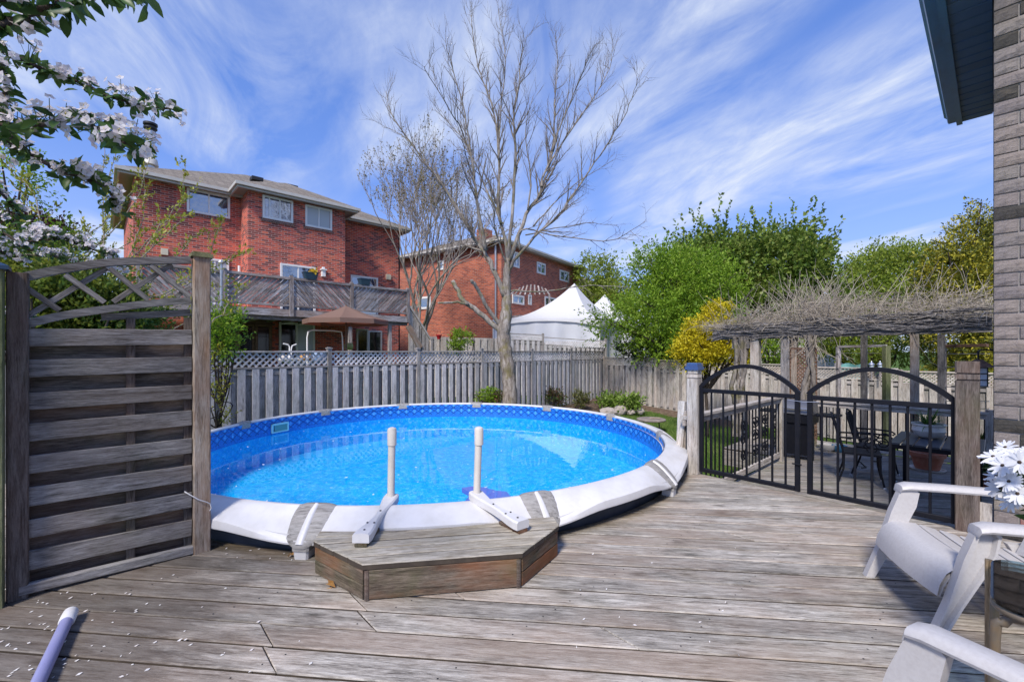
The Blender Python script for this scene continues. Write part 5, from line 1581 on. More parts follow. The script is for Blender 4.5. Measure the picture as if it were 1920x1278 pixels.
cn = (c2[0] + c2[2]) / 2; pk2 = at(1134, 552, cn.y)
sh = Vector((pk2.x - cn.x, 0, 0)); c2 = [q + sh for q in c2]
c2 = [cn + sh + (q - cn - sh) * 0.85 for q in c2]
for q in c2: q.z = ez
tent(pk2, c2, 'second white tent peak half hidden behind green branches')
# ------------------------------------------------------------------ trees and plants
def barkmat(name, c0, c1, c2, moss=None, scale=9):
    t = NT(name); p = t.pos()
    n = t.noise(t.mapping(p, (1, 1, 0.25)), scale, 7, 0.7, 0.6)
    col = t.ramp(n, [(0.3, c0), (0.5, c1), (0.7, c2)])
    if moss is not None:
        ms = t.ramp(t.noise(p, 3.0, 4, 0.6), [(0.52, 0.0), (0.66, 1.0)]); col = t.mix(t.math('MULTIPLY', ms, 0.75), col, moss)
    return t.done(t.bsdf(col, 0.95, 0, 0.15, t.bump(t.noise(t.mapping(p, (1, 1, 0.3)), scale * 2.5, 6, 0.75), 1.0, 0.03)))
M_['bark'] = barkmat('grey_bark', (0.09, 0.075, 0.065), (0.25, 0.22, 0.195), (0.44, 0.40, 0.37), (0.14, 0.13, 0.05))
M_['bark_trunk'] = barkmat('flaking_bark', (0.07, 0.05, 0.04), (0.27, 0.23, 0.20), (0.52, 0.47, 0.43), (0.20, 0.17, 0.06), 14)
M_['twig'] = barkmat('twig_bark', (0.11, 0.09, 0.08), (0.21, 0.18, 0.16), (0.32, 0.28, 0.25))
M_['bark_dark'] = barkmat('dark_bark', (0.03, 0.025, 0.022), (0.07, 0.055, 0.045), (0.12, 0.10, 0.085))

def smooth_path(P, per=4, wob=0.0):
    out = []
    for i in range(len(P) - 1):
        p0 = P[max(i - 1, 0)]; p1 = P[i]; p2 = P[i + 1]; p3 = P[min(i + 2, len(P) - 1)]
        for k in range(per):
            t = k / per
            q = 0.5 * ((2 * p1) + (p2 - p0) * t + (2 * p0 - 5 * p1 + 4 * p2 - p3) * t * t + (3 * p1 - p0 - 3 * p2 + p3) * t ** 3)
            if wob: q = q + Vector((random.gauss(0, wob), random.gauss(0, wob), random.gauss(0, wob)))
            out.append(q)
    out.append(P[-1]); return out
def twigs(path, r0, r1, rng, spacing, length, up, depth, out, spread=0.9, minr=0.003, start=0.25):
    """side shoots along a path, recursive"""
    L = sum((path[i + 1] - path[i]).length for i in range(len(path) - 1))
    n = max(1, int(L / spacing))
    for k in range(n):
        u = start + (1 - start) * (k + rng.random()) / n
        f = u * (len(path) - 1); i = min(int(f), len(path) - 2); p = path[i].lerp(path[i + 1], f - i)
        t = (path[i + 1] - path[i]).normalized()
        side = Vector((rng.gauss(0, 1), rng.gauss(0, 1), rng.gauss(0, 0.6))); side -= t * side.dot(t)
        if side.length < 1e-3: continue
        side.normalize()
        d = (t * rng.uniform(0.5, 1.0) + side * spread * rng.uniform(0.4, 1.0) + Vector((0, 0, up))).normalized()
        l = length * rng.uniform(0.5, 1.2) * (1 - 0.55 * u)
        rr = max(minr, (r0 + (r1 - r0) * u) * 0.45)
        pts = [p]; q = p.copy(); dd = d.copy()
        for s in range(4):
            dd = (dd + Vector((rng.gauss(0, 0.12), rng.gauss(0, 0.12), rng.gauss(0, 0.10) + up * 0.25))).normalized()
            q = q + dd * l / 4; pts.append(q)
        rad = [rr * (1 - 0.75 * s / 4) for s in range(5)]
        out.append((pts, rad))
        if depth > 0: twigs(pts, rr, rr * 0.25, rng, spacing * 0.55, length * 0.48, up, depth - 1, out, spread, minr, 0.2)

# ---- the big bare tree behind the pool
TY = 12.6
bt = empty('bare_tree', at(955, 790, TY), 'tall leafless tree with cut lower limbs behind the pool', 'tree')
def tp(px, py, dy=0.0): return at(px, py, TY + dy)
trunk = [tp(957, 815), tp(956, 770), tp(956, 730), tp(952, 690), tp(947, 655), tp(944, 625), tp(949, 590), tp(950, 560), tp(950, 520), tp(952, 485)]
mb = MB(); sp = smooth_path(trunk, 5)
rad = np.interp(np.linspace(0, 1, len(sp)), [0, 0.15, 0.35, 0.52, 0.62, 0.75, 1.0], [0.28, 0.215, 0.195, 0.19, 0.18, 0.135, 0.085])
rad = [r * (1 + 0.07 * math.sin(i * 1.7) + random.uniform(-0.05, 0.05)) for i, r in enumerate(rad)]
mb.tube(sp, rad, 16)
V = []
for v in mb.v:
    q = Vector(v); V.append(q + Vector((random.gauss(0, 0.008), random.gauss(0, 0.008), 0)))
mb.v = [tuple(q) for q in V]
mb.build('trunk', M_['bark_trunk'], bt, smooth='all')
limbs = [   # (pixels, start radius, end radius, depth drift, twig params)
    ([(940, 622), (909, 593), (871, 566), (860, 548), (849, 527)], 0.115, 0.075, 0.3, None),
    ([(878, 570), (850, 566), (821, 568)], 0.055, 0.035, -0.2, None),
    ([(940, 612), (915, 580), (896, 544), (884, 525)], 0.085, 0.06, -0.5, None),
    ([(947, 555), (924, 501), (909, 473), (890, 448), (872, 415), (836, 356), (797, 305), (758, 250), (731, 207), (724, 172)], 0.115, 0.010, 1.2, 1),
    ([(770, 268), (745, 248), (716, 237)], 0.022, 0.006, 0.4, 1),
    ([(911, 470), (898, 400), (891, 352), (880, 270), (868, 196), (848, 129), (835, 74)], 0.085, 0.008, -0.9, 1),
    ([(882, 285), (864, 240), (844, 207), (805, 145), (796, 125)], 0.035, 0.008, -1.5, 1),
    ([(951, 500), (950, 462), (934, 391), (936, 313), (930, 235), (915, 176), (897, 125), (885, 51), (883, 5)], 0.095, 0.007, 0.6, 1),
    ([(940, 420), (911, 352), (880, 282), (850, 240), (815, 205)], 0.05, 0.008, 1.6, 1),
    ([(953, 490), (962, 391), (966, 274), (962, 219), (973, 157), (977, 113), (989, 66)], 0.085, 0.007, -0.7, 1),
    ([(936, 300), (938, 219), (948, 117), (940, 60), (934, 18)], 0.04, 0.007, 1.3, 1),
    ([(955, 488), (989, 399), (1013, 360), (1036, 282), (1040, 196), (1046, 129), (1042, 70)], 0.095, 0.007, 0.9, 1),
    ([(1036, 285), (1063, 207), (1091, 141), (1098, 112)], 0.04, 0.008, -1.0, 1),
    ([(1016, 350), (1020, 325), (1071, 243), (1110, 188), (1142, 129), (1150, 86)], 0.06, 0.008, 1.8, 1),
    ([(956, 505), (970, 481), (1013, 434), (1048, 403), (1083, 352), (1126, 290), (1161, 235), (1185, 184), (1198, 141)], 0.075, 0.007, -1.3, 1),
    ([(975, 470), (977, 430), (1032, 440), (1130, 452), (1177, 438), (1212, 411)], 0.045, 0.007, -1.8, 2),
    ([(956, 546), (1021, 546), (1070, 539), (1113, 535), (1184, 540)], 0.040, 0.010, -1.4, 3),
    ([(990, 395), (995, 330), (985, 250), (1000, 180)], 0.045, 0.008, -0.4, 1),
    ([(1000, 425), (1050, 370), (1100, 330), (1150, 300)], 0.035, 0.007, 1.0, 2),
    ([(985, 440), (1060, 425), (1110, 418), (1160, 425)], 0.028, 0.006, 1.5, 2),
    ([(925, 505), (895, 470), (840, 450), (790, 420)], 0.032, 0.006, 1.8, 2),
    ([(952, 500), (930, 440), (925, 380), (905, 310)], 0.04, 0.008, -1.5, 1),
]
rng = random.Random(5)
thick = []; thin = []
for pix, r0, r1, drift, tw in limbs:
    n = len(pix)
    P = [tp(x, y, drift * (i / (n - 1)) ** 1.2) for i, (x, y) in enumerate(pix)]
    path = smooth_path(P, 4, 0.012)
    rads = [max(r1 * 0.8, (r0 + (r1 - r0) * (i / (len(path) - 1)) ** 0.58) * 0.76) for i in range(len(path))]
    thick.append((path, rads, r0 > 0.05 and tw is None))
    if tw == 1: twigs(path, r0, r1, rng, 0.20, 1.35, 0.28, 1, thin, 0.78, 0.0042, 0.20)
    elif tw == 2: twigs(path, r0, r1, rng, 0.24, 1.0, -0.02, 1, thin, 1.0, 0.0035, 0.25)
    elif tw == 3: twigs(path, r0, r1, rng, 0.35, 0.75, -0.12, 1, thin, 1.1, 0.0035, 0.4)
for path, rads, cut in thick:
    mb = MB(); mb.tube(path, rads, 10, cap=True); mb.build('limb', M_['bark'], bt, smooth='all')
tubes_mesh('twigs', thin, M_['twig'], bt, 4, 'stuff')

# ---- generic crown builder: many leafy shoots in a set of lobes
def leafy_tree(name, label, cat, base, lobes, nshoot, shoot, leaf, mat, aspect=0.5, up=0.5, per=14, trunkr=0.12, branch=True, group=None, limbmat=None, outward=0.8, spikes=0, spike_len=0.8, trunks=None, lean_up=0.0):
    """lobes: (centre, radii xyz)"""
    e = empty(name, base, label, cat, group)
    pts = []; dirs = []
    vol = np.array([l[1][0] * l[1][1] * l[1][2] for l in lobes]) ** 0.75; vol /= vol.sum()
    for (c, r), f in zip(lobes, vol):
        n = int(nshoot * f)
        d = unit(RNG.normal(size=(n, 3)))
        rr = RNG.uniform(0.25, 1.0, size=(n, 1)) ** 0.45
        o = d * rr
        start = np.array(c) + o * np.array(r) * 0.92
        sd_ = unit(o * outward + RNG.normal(size=(n, 3)) * 0.45 + np.array([0, 0, up]))
        ln = shoot * RNG.uniform(0.5, 1.3, size=(n, 1))
        k = RNG.uniform(0, 1, size=(n, per, 1))
        p = start[:, None, :] + sd_[:, None, :] * ln[:, None, :] * k + RNG.normal(size=(n, per, 3)) * leaf * 0.55
        pts.append(p.reshape(-1, 3)); dirs.append(np.repeat(sd_, per, axis=0))
        if spikes:
            m = int(spikes * f)
            d = unit(RNG.normal(size=(m, 3)) + np.array([0, 0, 0.9])); d[:, 2] = np.abs(d[:, 2])
            s0 = np.array(c) + d * np.array(r) * 0.85
            sd2 = unit(d * 0.6 + np.array([0, 0, 0.7]) + RNG.normal(size=(m, 3)) * 0.25)
            l2 = spike_len * RNG.uniform(0.5, 1.2, size=(m, 1))
            per2 = int(per * 1.8)
            k = np.linspace(0, 1, per2)[None, :, None]
            p = s0[:, None, :] + sd2[:, None, :] * l2[:, None, :] * k + RNG.normal(size=(m, per2, 3)) * leaf * 0.45 * (1.25 - k)
            pts.append(p.reshape(-1, 3)); dirs.append(np.repeat(sd2, per2, axis=0))
    leaf_mesh('crown', np.concatenate(pts), leaf, mat, e, aspect=aspect, dirs=np.concatenate(dirs))
    if branch:
        b = Vector(base); lm = limbmat or M_['bark_dark']
        top = Vector(lobes[0][0])
        fork = b.lerp(top, 0.45)
        mb = MB(); mb.tube(smooth_path([b, b.lerp(fork, 0.5) + Vector((trunkr * 0.5, 0, 0)), fork], 4), [trunkr * q for q in (1.25, 1.1, 1.0, 0.97, 0.95, 0.92, 0.9, 0.88, 0.85)], 10); mb.build('trunk', lm, e, smooth='all')
        rg = random.Random(len(label)); segs = []
        for c, r in lobes:
            c = Vector(c)
            for k in range(5):
                tip = c + Vector((rg.uniform(-1, 1) * r[0], rg.uniform(-1, 1) * r[1], rg.uniform(-0.4, 0.9) * r[2]))
                mid = fork.lerp(tip, 0.5) + Vector((rg.gauss(0, 0.15), rg.gauss(0, 0.15), rg.uniform(0, 0.3)))
                pth = smooth_path([fork, mid, tip], 4)
                segs.append((pth, [trunkr * 0.6 * (1 - 0.85 * i / (len(pth) - 1)) + 0.006 for i in range(len(pth))]))
        tubes_mesh('limbs', segs, lm, e, 6)
    return e
def lobe(px, py, Y, rx, rz, ry=None):
    """ellipsoid centred on a pixel at depth Y, radii given in photo pixels"""
    k = Y / F
    return (tuple(at(px, py, Y)), (rx * k, (ry or rx) * k, rz * k))
def gbase(px, Y):
    x = (px - CX) * Y / F; return (x, Y, float(ground_z(np.float64(x), np.float64(Y))))
M_['lf_maple'] = leafmat('maple_leaves', [(0.07, 0.13, 0.022), (0.14, 0.22, 0.032), (0.20, 0.27, 0.05), (0.28, 0.31, 0.08)], 0.35)
M_['lf_green'] = leafmat('fresh_leaves', [(0.11, 0.20, 0.018), (0.19, 0.33, 0.025), (0.26, 0.40, 0.035), (0.32, 0.43, 0.06)], 0.4)
M_['lf_yellow'] = leafmat('golden_leaves', [(0.32, 0.28, 0.012), (0.58, 0.48, 0.02), (0.72, 0.62, 0.03), (0.42, 0.40, 0.03)], 0.35)
M_['lf_round'] = leafmat('spring_leaves', [(0.15, 0.22, 0.03), (0.23, 0.31, 0.04), (0.30, 0.37, 0.05), (0.34, 0.39, 0.10)], 0.4)
M_['lf_cedar'] = leafmat('cedar_sprays', [(0.06, 0.08, 0.016), (0.15, 0.17, 0.025), (0.38, 0.34, 0.03), (0.50, 0.42, 0.045)], 0.2)
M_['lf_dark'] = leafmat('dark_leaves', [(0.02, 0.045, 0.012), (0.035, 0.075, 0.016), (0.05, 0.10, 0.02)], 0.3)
M_['lf_red'] = leafmat('purple_leaves', [(0.05, 0.018, 0.022), (0.085, 0.03, 0.035), (0.06, 0.06, 0.03)], 0.3)
leafy_tree('leafy_tree', 'large dark green tree with upright shoots behind the pergola', 'tree', gbase(1420, 22), [lobe(1420, 515, 22, 110, 72), lobe(1330, 500, 21.5, 75, 60), lobe(1490, 500, 22, 62, 62), lobe(1285, 540, 20.8, 60, 60), lobe(1530, 560, 22, 45, 50), lobe(1400, 590, 21, 120, 60)], 3300, 0.75, 0.17, M_['lf_maple'], aspect=0.75, up=0.5, per=13, spikes=130, spike_len=1.9)
leafy_tree('leafy_tree', 'bright green feathery tree overhanging the white tents', 'tree', gbase(1270, 18), [lobe(1285, 545, 18.2, 80, 75), lobe(1230, 510, 18, 42, 45), lobe(1215, 590, 17.5, 60, 45), lobe(1300, 620, 17.8, 70, 50), lobe(1240, 640, 17.4, 60, 32), lobe(1150, 608, 17.2, 42, 20), lobe(1345, 560, 18.4, 45, 60)], 2500, 0.75, 0.12, M_['lf_green'], aspect=0.42, up=0.25, per=15, spikes=60, spike_len=1.2)
leafy_tree('golden_shrub', 'golden-yellow shrub above the side fence', 'shrub', gbase(1325, 12.8), [lobe(1322, 640, 12.8, 46, 42), lobe(1300, 665, 12.6, 40, 24), lobe(1345, 600, 12.9, 26, 32), lobe(1372, 660, 13, 36, 36)], 900, 0.28, 0.075, M_['lf_yellow'], aspect=0.55, up=0.6, per=16, trunkr=0.05)
leafy_tree('round_tree', 'rounded spring-green tree beyond the pergola vines', 'tree', gbase(1660, 30), [lobe(1655, 520, 30, 62, 56), lobe(1705, 515, 29.5, 48, 50), lobe(1610, 540, 29, 40, 45), lobe(1660, 575, 29, 90, 40)], 2000, 0.9, 0.19, M_['lf_round'], aspect=0.5, up=0.7, per=12)
leafy_tree('cedar_tree', 'tall golden-tipped cedar beside the brick wall', 'tree', gbase(1815, 14.5), [lobe(1822, 470, 14.5, 42, 62), lobe(1790, 520, 14.3, 52, 70), lobe(1840, 420, 14.8, 22, 40), lobe(1800, 600, 14.2, 75, 75), lobe(1860, 560, 14.6, 50, 120), lobe(1835, 690, 14, 70, 40)], 3000, 0.42, 0.105, M_['lf_cedar'], aspect=0.42, up=0.1, per=15, outward=1.1)
leafy_tree('garden_tree', 'green tree seen through the pergola frame', 'tree', gbase(1640, 17), [lobe(1610, 645, 17, 55, 45), lobe(1680, 640, 17.5, 45, 45), lobe(1560, 640, 18, 45, 30)], 900, 0.5, 0.11, M_['lf_round'], aspect=0.45, per=13)
leafy_tree('garden_tree', 'green shrub between the pergola posts above the fence', 'shrub', gbase(1445, 17), [lobe(1445, 660, 17, 45, 40), lobe(1400, 640, 17.5, 30, 30)], 520, 0.45, 0.10, M_['lf_green'], aspect=0.45, per=13)
leafy_tree('pale_tree', 'pale green tree rising behind the white tents', 'tree', gbase(1130, 31), [lobe(1115, 520, 31, 42, 38), lobe(1150, 560, 30.5, 50, 40), lobe(1120, 575, 30, 45, 40), lobe(1180, 590, 30, 50, 30)], 1100, 0.8, 0.18, M_['lf_round'], aspect=0.5, per=12, up=0.4)
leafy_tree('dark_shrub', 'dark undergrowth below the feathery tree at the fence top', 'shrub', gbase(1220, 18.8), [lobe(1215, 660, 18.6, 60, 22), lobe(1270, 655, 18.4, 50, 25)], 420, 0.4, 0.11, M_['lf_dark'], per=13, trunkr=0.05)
leafy_tree('small_shrub', 'small bright shrub beyond the back fence beside the stair', 'shrub', gbase(865, 17.6), [lobe(866, 636, 17.6, 19, 17), lobe(858, 650, 17.6, 14, 10)], 130, 0.22, 0.08, M_['lf_green'], per=13, trunkr=0.04)
# low branch of the feathery tree with sparse leaves over the tent
# hanging red pots by that shrub
M_['redpot'] = plain('red_plastic', (0.42, 0.015, 0.03), 0.4)
for px, lab in ((823, 'left of two small red pots on the far fence'), (848, 'right of two small red pots on the far fence, beside the shrub')):
    c = at(px, 636, 18.9); e = empty('flower_pot', c, lab, 'pot', 'red pots on the far fence')
    mb = MB(); mb.lathe(c, [(0.07, 0.0), (0.115, 0.16), (0.125, 0.17), (0.125, 0.20), (0.10, 0.20), (0.09, 0.15)], 14); mb.build('pot', M_['redpot'], e, smooth=35)
    mb = MB(); mb.tube([c + Vector((-0.11, 0, 0.19)), c + Vector((0, 0, 0.55)), c + Vector((0.11, 0, 0.19))], 0.008, 5); mb.build('hanger', M_['darkmetal'], e)

# ---- budding tree between the two houses
def grow(p, d, l, r, depth, rng, out, tips, spread, up, n=2, wob=0.12):
    pts = [p.copy()]; q = p.copy(); dd = d.copy()
    for s in range(4):
        dd = (dd + Vector((rng.gauss(0, wob), rng.gauss(0, wob), rng.gauss(0, wob * 0.6) + up * 0.12))).normalized(); q = q + dd * l / 4; pts.append(q.copy())
    out.append((pts, [r * (1 - 0.32 * s / 4) for s in range(5)]))
    if depth == 0: tips.append((q, dd)); return
    for k in range(n + (1 if rng.random() < 0.45 else 0)):
        a = rng.uniform(0, 6.28)
        x = dd.orthogonal().normalized(); y = dd.cross(x)
        nd = (dd + (x * math.cos(a) + y * math.sin(a)) * spread * rng.uniform(0.5, 1.1) + Vector((0, 0, up * 0.3))).normalized()
        grow(q if k == 0 or rng.random() < 0.5 else pts[rng.choice((2, 3))], nd, l * rng.uniform(0.68, 0.9), r * 0.62, depth - 1, rng, out, tips, spread, up, n, wob)
def budding_tree(name, label, base, stems, depth, l, r, seed, budmat, bsize, per, spread=0.55, up=0.35, twig=None):
    e = empty(name, base, label, 'tree')
    rg = random.Random(seed); out = []; tips = []
    for d in stems: grow(Vector(base), Vector(d).normalized(), l, r, depth, rg, out, tips, spread, up)
    big = [s for s in out if s[1][0] > 0.03]; small = [s for s in out if s[1][0] <= 0.03]
    tubes_mesh('trunk', big, M_['bark'], e, 8)
    tubes_mesh('twigs', [(p, [max(q, 0.0045) for q in rr]) for p, rr in small], twig or M_['twig'], e, 4, 'stuff')
    P = []
    for p, rr in small:
        if rr[0] < 0.016:
            for _ in range(per):
                i = rg.randrange(4); P.append(p[i].lerp(p[i + 1], rg.random()))
    P = np.array([tuple(q) for q in P]); P += RNG.normal(size=P.shape) * bsize * 0.3
    leaf_mesh('buds', P, bsize, budmat, e, aspect=0.55)
    return e
M_['twig_pale'] = barkmat('pale_twigs', (0.20, 0.165, 0.135), (0.34, 0.29, 0.25), (0.46, 0.41, 0.36))
M_['bud'] = leafmat('olive_buds', [(0.16, 0.13, 0.05), (0.20, 0.17, 0.05), (0.22, 0.20, 0.06), (0.18, 0.13, 0.09)], 0.3)
b = at(772, 640, 19.5); b.z = -0.7
budding_tree('budding_tree', 'twiggy tree with olive buds between the two brick houses', b, [(-0.12, 0, 1), (0.10, 0.1, 1), (0.22, -0.1, 1)], 7, 2.85, 0.11, 21, M_['bud'], 0.075, 3, 0.50, 0.50, twig=M_['twig_pale'])

# ---- yellow-budding shrub behind the screen
M_['bud_y'] = leafmat('yellow_green_leaves', [(0.22, 0.22, 0.02), (0.34, 0.32, 0.03), (0.28, 0.33, 0.05), (0.40, 0.36, 0.04)], 0.4)
M_['stem'] = plain('tan_stems', (0.30, 0.25, 0.19), 0.8, var=0.2)
fs_ = empty('budding_shrub', at(230, 720, 6.4), 'arching shrub stems with yellow-green leaves in front of the brick house', 'shrub')
segs = []; P = []; D = []
rg = random.Random(12)
stems = [[(120, 640), (180, 580), (260, 470), (330, 390), (345, 300)], [(110, 610), (200, 540), (300, 450), (360, 400)], [(150, 640), (190, 500), (195, 360), (200, 250)], [(100, 560), (140, 500), (230, 420), (270, 350), (290, 250)],
         [(180, 640), (260, 560), (340, 470), (380, 440)], [(150, 600), (230, 500), (265, 400), (270, 300)], [(200, 640), (300, 560), (400, 490), (460, 475)], [(215, 640), (320, 590), (420, 540)], [(130, 620), (180, 480), (190, 420), (205, 330), (250, 225)],
         [(190, 640), (350, 600), (405, 470), (410, 420)], [(160, 640), (240, 570), (330, 540), (400, 500)], [(170, 600), (250, 520), (300, 420), (370, 355)], [(300, 640), (400, 600), (440, 560), (450, 540)], [(100, 640), (90, 500), (60, 420), (50, 330)], [(120, 600), (75, 500), (70, 380), (20, 310)], [(100, 560), (130, 470), (170, 430), (250, 360)], [(100, 600), (160, 500), (215, 470), (310, 420)]]
for s in stems:
    Y = 6.4 + rg.uniform(-0.8, 0.8)
    pth = smooth_path([at(x + rg.uniform(-8, 8), y + rg.uniform(-8, 8), Y + 0.25 * i) for i, (x, y) in enumerate(s)], 5, 0.012)
    segs.append((pth, [0.012 * (1 - 0.75 * i / len(pth)) for i in range(len(pth))]))
    loc = []; twigs(pth, 0.012, 0.004, rg, 0.22, 0.45, 0.2, 0, loc, 0.9, 0.0022, 0.2); segs += loc
    for q, _ in loc + [(pth[4:], 0)]:
        for i in range(len(q) - 1):
            for k in range(4):
                if rg.random() < 0.8: P.append(tuple(q[i].lerp(q[i + 1], rg.random()))); D.append(tuple((q[i + 1] - q[i]).normalized() + Vector((0, 0, 0.3))))
tubes_mesh('stems', segs, M_['stem'], fs_, 5, 'stuff')
leaf_mesh('leaves', np.array(P) + RNG.normal(size=(len(P), 3)) * 0.012, 0.062, M_['bud_y'], fs_, aspect=0.42, dirs=np.array(D))
# dense green bushes behind the lattice of the screen
leafy_tree('hedge_bush', 'leafy green bush filling the lattice of the privacy screen', 'bush', (-5.2, 5.0, -0.9), [lobe(70, 590, 5.2, 90, 95), lobe(150, 570, 5.4, 90, 70), lobe(200, 610, 5.6, 90, 50), lobe(60, 500, 5.4, 60, 50)], 1500, 0.22, 0.06, leafmat('bush_leaves', [(0.05, 0.10, 0.02), (0.09, 0.15, 0.025), (0.16, 0.21, 0.03), (0.24, 0.26, 0.04)], 0.4), aspect=0.5, per=14, trunkr=0.03)
leafy_tree('side_bush', 'bright green bush beside the screen post above the fence', 'bush', (-5.6, 8.3, -0.8), [lobe(425, 620, 7.8, 24, 40), lobe(410, 645, 7.7, 18, 30)], 150, 0.24, 0.055, M_['lf_green'], aspect=0.5, per=13, trunkr=0.02, spikes=10, spike_len=0.5)
leafy_tree('fence_creeper', 'yellow-green creeper on the fence beside the screen post', 'creeper', (-5.4, 8.0, -0.8), [lobe(408, 700, 7.6, 12, 60), lobe(415, 770, 7.6, 10, 25)], 40, 0.2, 0.05, M_['bud_y'], aspect=0.5, per=10, trunkr=0.01)
leafy_tree('purple_tree', 'purple-leaved tree tips above the blossom at the left', 'tree', (-10.4, 10.5, -0.7), [lobe(60, 440, 10, 45, 28), lobe(20, 430, 10, 30, 30), lobe(110, 455, 10, 30, 20)], 330, 0.4, 0.085, M_['lf_red'], aspect=0.5, per=12, trunkr=0.06, up=0.8)
leafy_tree('left_tree', 'fresh green twiggy tree tips at the far left edge', 'tree', (-9.5, 8.0, -0.8), [lobe(20, 330, 8.0, 40, 50), lobe(80, 470, 8.4, 60, 30)], 200, 0.45, 0.07, M_['lf_green'], aspect=0.5, per=11, trunkr=0.05, up=0.6)

# ---- apple tree in blossom, its branches reaching in from the left
apple = empty('apple_tree', (-3.6, 1.9, 0.0), 'apple tree branch with white blossom reaching in at top left', 'tree')
M_['lf_apple'] = leafmat('apple_leaves', [(0.025, 0.065, 0.016), (0.045, 0.105, 0.022), (0.075, 0.14, 0.03), (0.12, 0.19, 0.06)], 0.3, 0.4)
M_['blossom'] = leafmat('apple_blossom', [(0.62, 0.60, 0.62), (0.70, 0.68, 0.70), (0.70, 0.62, 0.65), (0.74, 0.73, 0.74)], 0.4)
M_['stamen'] = plain('yellow_stamens', (0.55, 0.42, 0.10), 0.7)
mb = MB(); mb.tube(smooth_path([Vector((-3.6, 1.9, 0.0)), Vector((-3.55, 1.85, 0.9)), Vector((-3.4, 1.8, 1.7)), Vector((-3.1, 1.75, 2.3))], 5), [0.11 - 0.003 * i for i in range(16)], 12); mb.build('trunk', M_['bark_dark'], apple, smooth='all')
branches = [   # pixels, depth, cluster spacing
    ([(-420, 160), (-60, 62), (30, 38), (90, 14), (150, -12), (240, -25)], 1.15, 0.050, 1.0),
    ([(-420, 220), (-60, 95), (20, 105), (75, 130), (110, 138), (160, 160), (230, 190), (275, 198), (318, 205)], 1.75, 0.062, 0.9),
    ([(-420, 330), (-60, 246), (30, 238), (95, 232), (150, 222), (195, 248), (235, 268), (258, 280)], 1.35, 0.045, 1.1),
    ([(-300, 330), (-40, 258), (50, 285), (110, 318), (165, 335), (205, 360), (222, 400)], 1.55, 0.055, 1.0),
    ([(-300, 20), (-40, 0), (60, -8), (140, -12), (220, -16), (268, -8)], 1.05, 0.14, 0.35),
    ([(-300, 520), (-60, 430), (40, 452), (110, 448), (180, 470), (215, 480)], 2.9, 0.040, 1.25),
    ([(-300, 400), (-40, 130), (10, 150), (5, 210), (20, 260)], 1.4, 0.05, 1.0),
    ([(-200, 640), (-40, 585), (20, 590), (55, 600)], 3.4, 0.08, 1.2),
    ([(-200, 560), (-40, 470), (20, 480), (60, 478), (130, 480)], 3.1, 0.034, 1.2),
    ([(-200, 520), (-40, 440), (60, 470), (150, 490), (235, 500)], 3.2, 0.034, 1.2),
    ([(-200, 480), (-40, 400), (30, 420), (90, 440), (170, 455)], 3.0, 0.036, 1.2),
    ([(-200, 470), (-60, 340), (10, 370), (40, 410)], 2.2, 0.045, 0.9),
]
segs = []; LP = []; LD = []; FL = []
rg = random.Random(33)
for pix, Y, sp_, dens in branches:
    P0 = [at(x, y, Y + 0.04 * i * rg.uniform(-1, 1)) for i, (x, y) in enumerate(pix)]
    tj = Vector((-3.45, 1.82, min(2.2, max(1.2, P0[0].z - 0.25))))
    pre = smooth_path([tj, tj.lerp(P0[0], 0.5) + Vector((0, 0, 0.08)), P0[0]], 4)
    mbb = MB(); mbb.tube(pre, [0.024 - 0.0015 * i for i in range(len(pre))], 7); mbb.build('bough', M_['bark_dark'], apple, smooth='all')
    pth = smooth_path(P0, 6, 0.003)
    r0 = 0.011
    mbb = MB(); mbb.tube(pth, [r0 * (1 - 0.75 * i / len(pth)) for i in range(len(pth))], 7); mbb.build('branch', M_['bark_dark'], apple, smooth='all')
    L = 0; nxt = 0.0
    for i in range(6, len(pth) - 1):
        d = (pth[i + 1] - pth[i]); seg = d.length; d.normalize()
        n = max(1, int(round(seg / sp_))) if rg.random() < 0.95 else 1
        for k in range(n):
            if rg.random() > 0.92: continue
            p = pth[i].lerp(pth[i + 1], (k + rg.random()) / n)
            # leaf rosette
            for _ in range(rg.randint(3, 5)):
                q = p + Vector((rg.gauss(0, 0.012), rg.gauss(0, 0.012), rg.gauss(0, 0.012)))
                LP.append(tuple(q)); LD.append((d.x * 0.5 + rg.gauss(0, 1), d.y * 0.5 + rg.gauss(0, 1), rg.gauss(-0.35, 0.7)))
            if rg.random() < (0.68 * min(1, dens)):
                c = p + Vector((rg.gauss(0, 0.02), rg.gauss(0, 0.015), rg.gauss(0.018, 0.02)))
                for _ in range(rg.randint(3, 6) + (5 if Y > 2.5 else 1)):
                    q = c + Vector((rg.gauss(0, 0.017), rg.gauss(0, 0.017), rg.gauss(0, 0.015)))
                    nrm = (q - p).normalized() + Vector((rg.gauss(0, 0.35), rg.gauss(-0.35, 0.35), rg.gauss(0.1, 0.35)))
                    FL.append((q, nrm.normalized(), rg.uniform(0.0125, 0.0165)))
                    segs.append(([p, (p + q) / 2 + Vector((0, 0, 0.003)), q - nrm.normalized() * 0.004], [0.0012, 0.001, 0.001]))
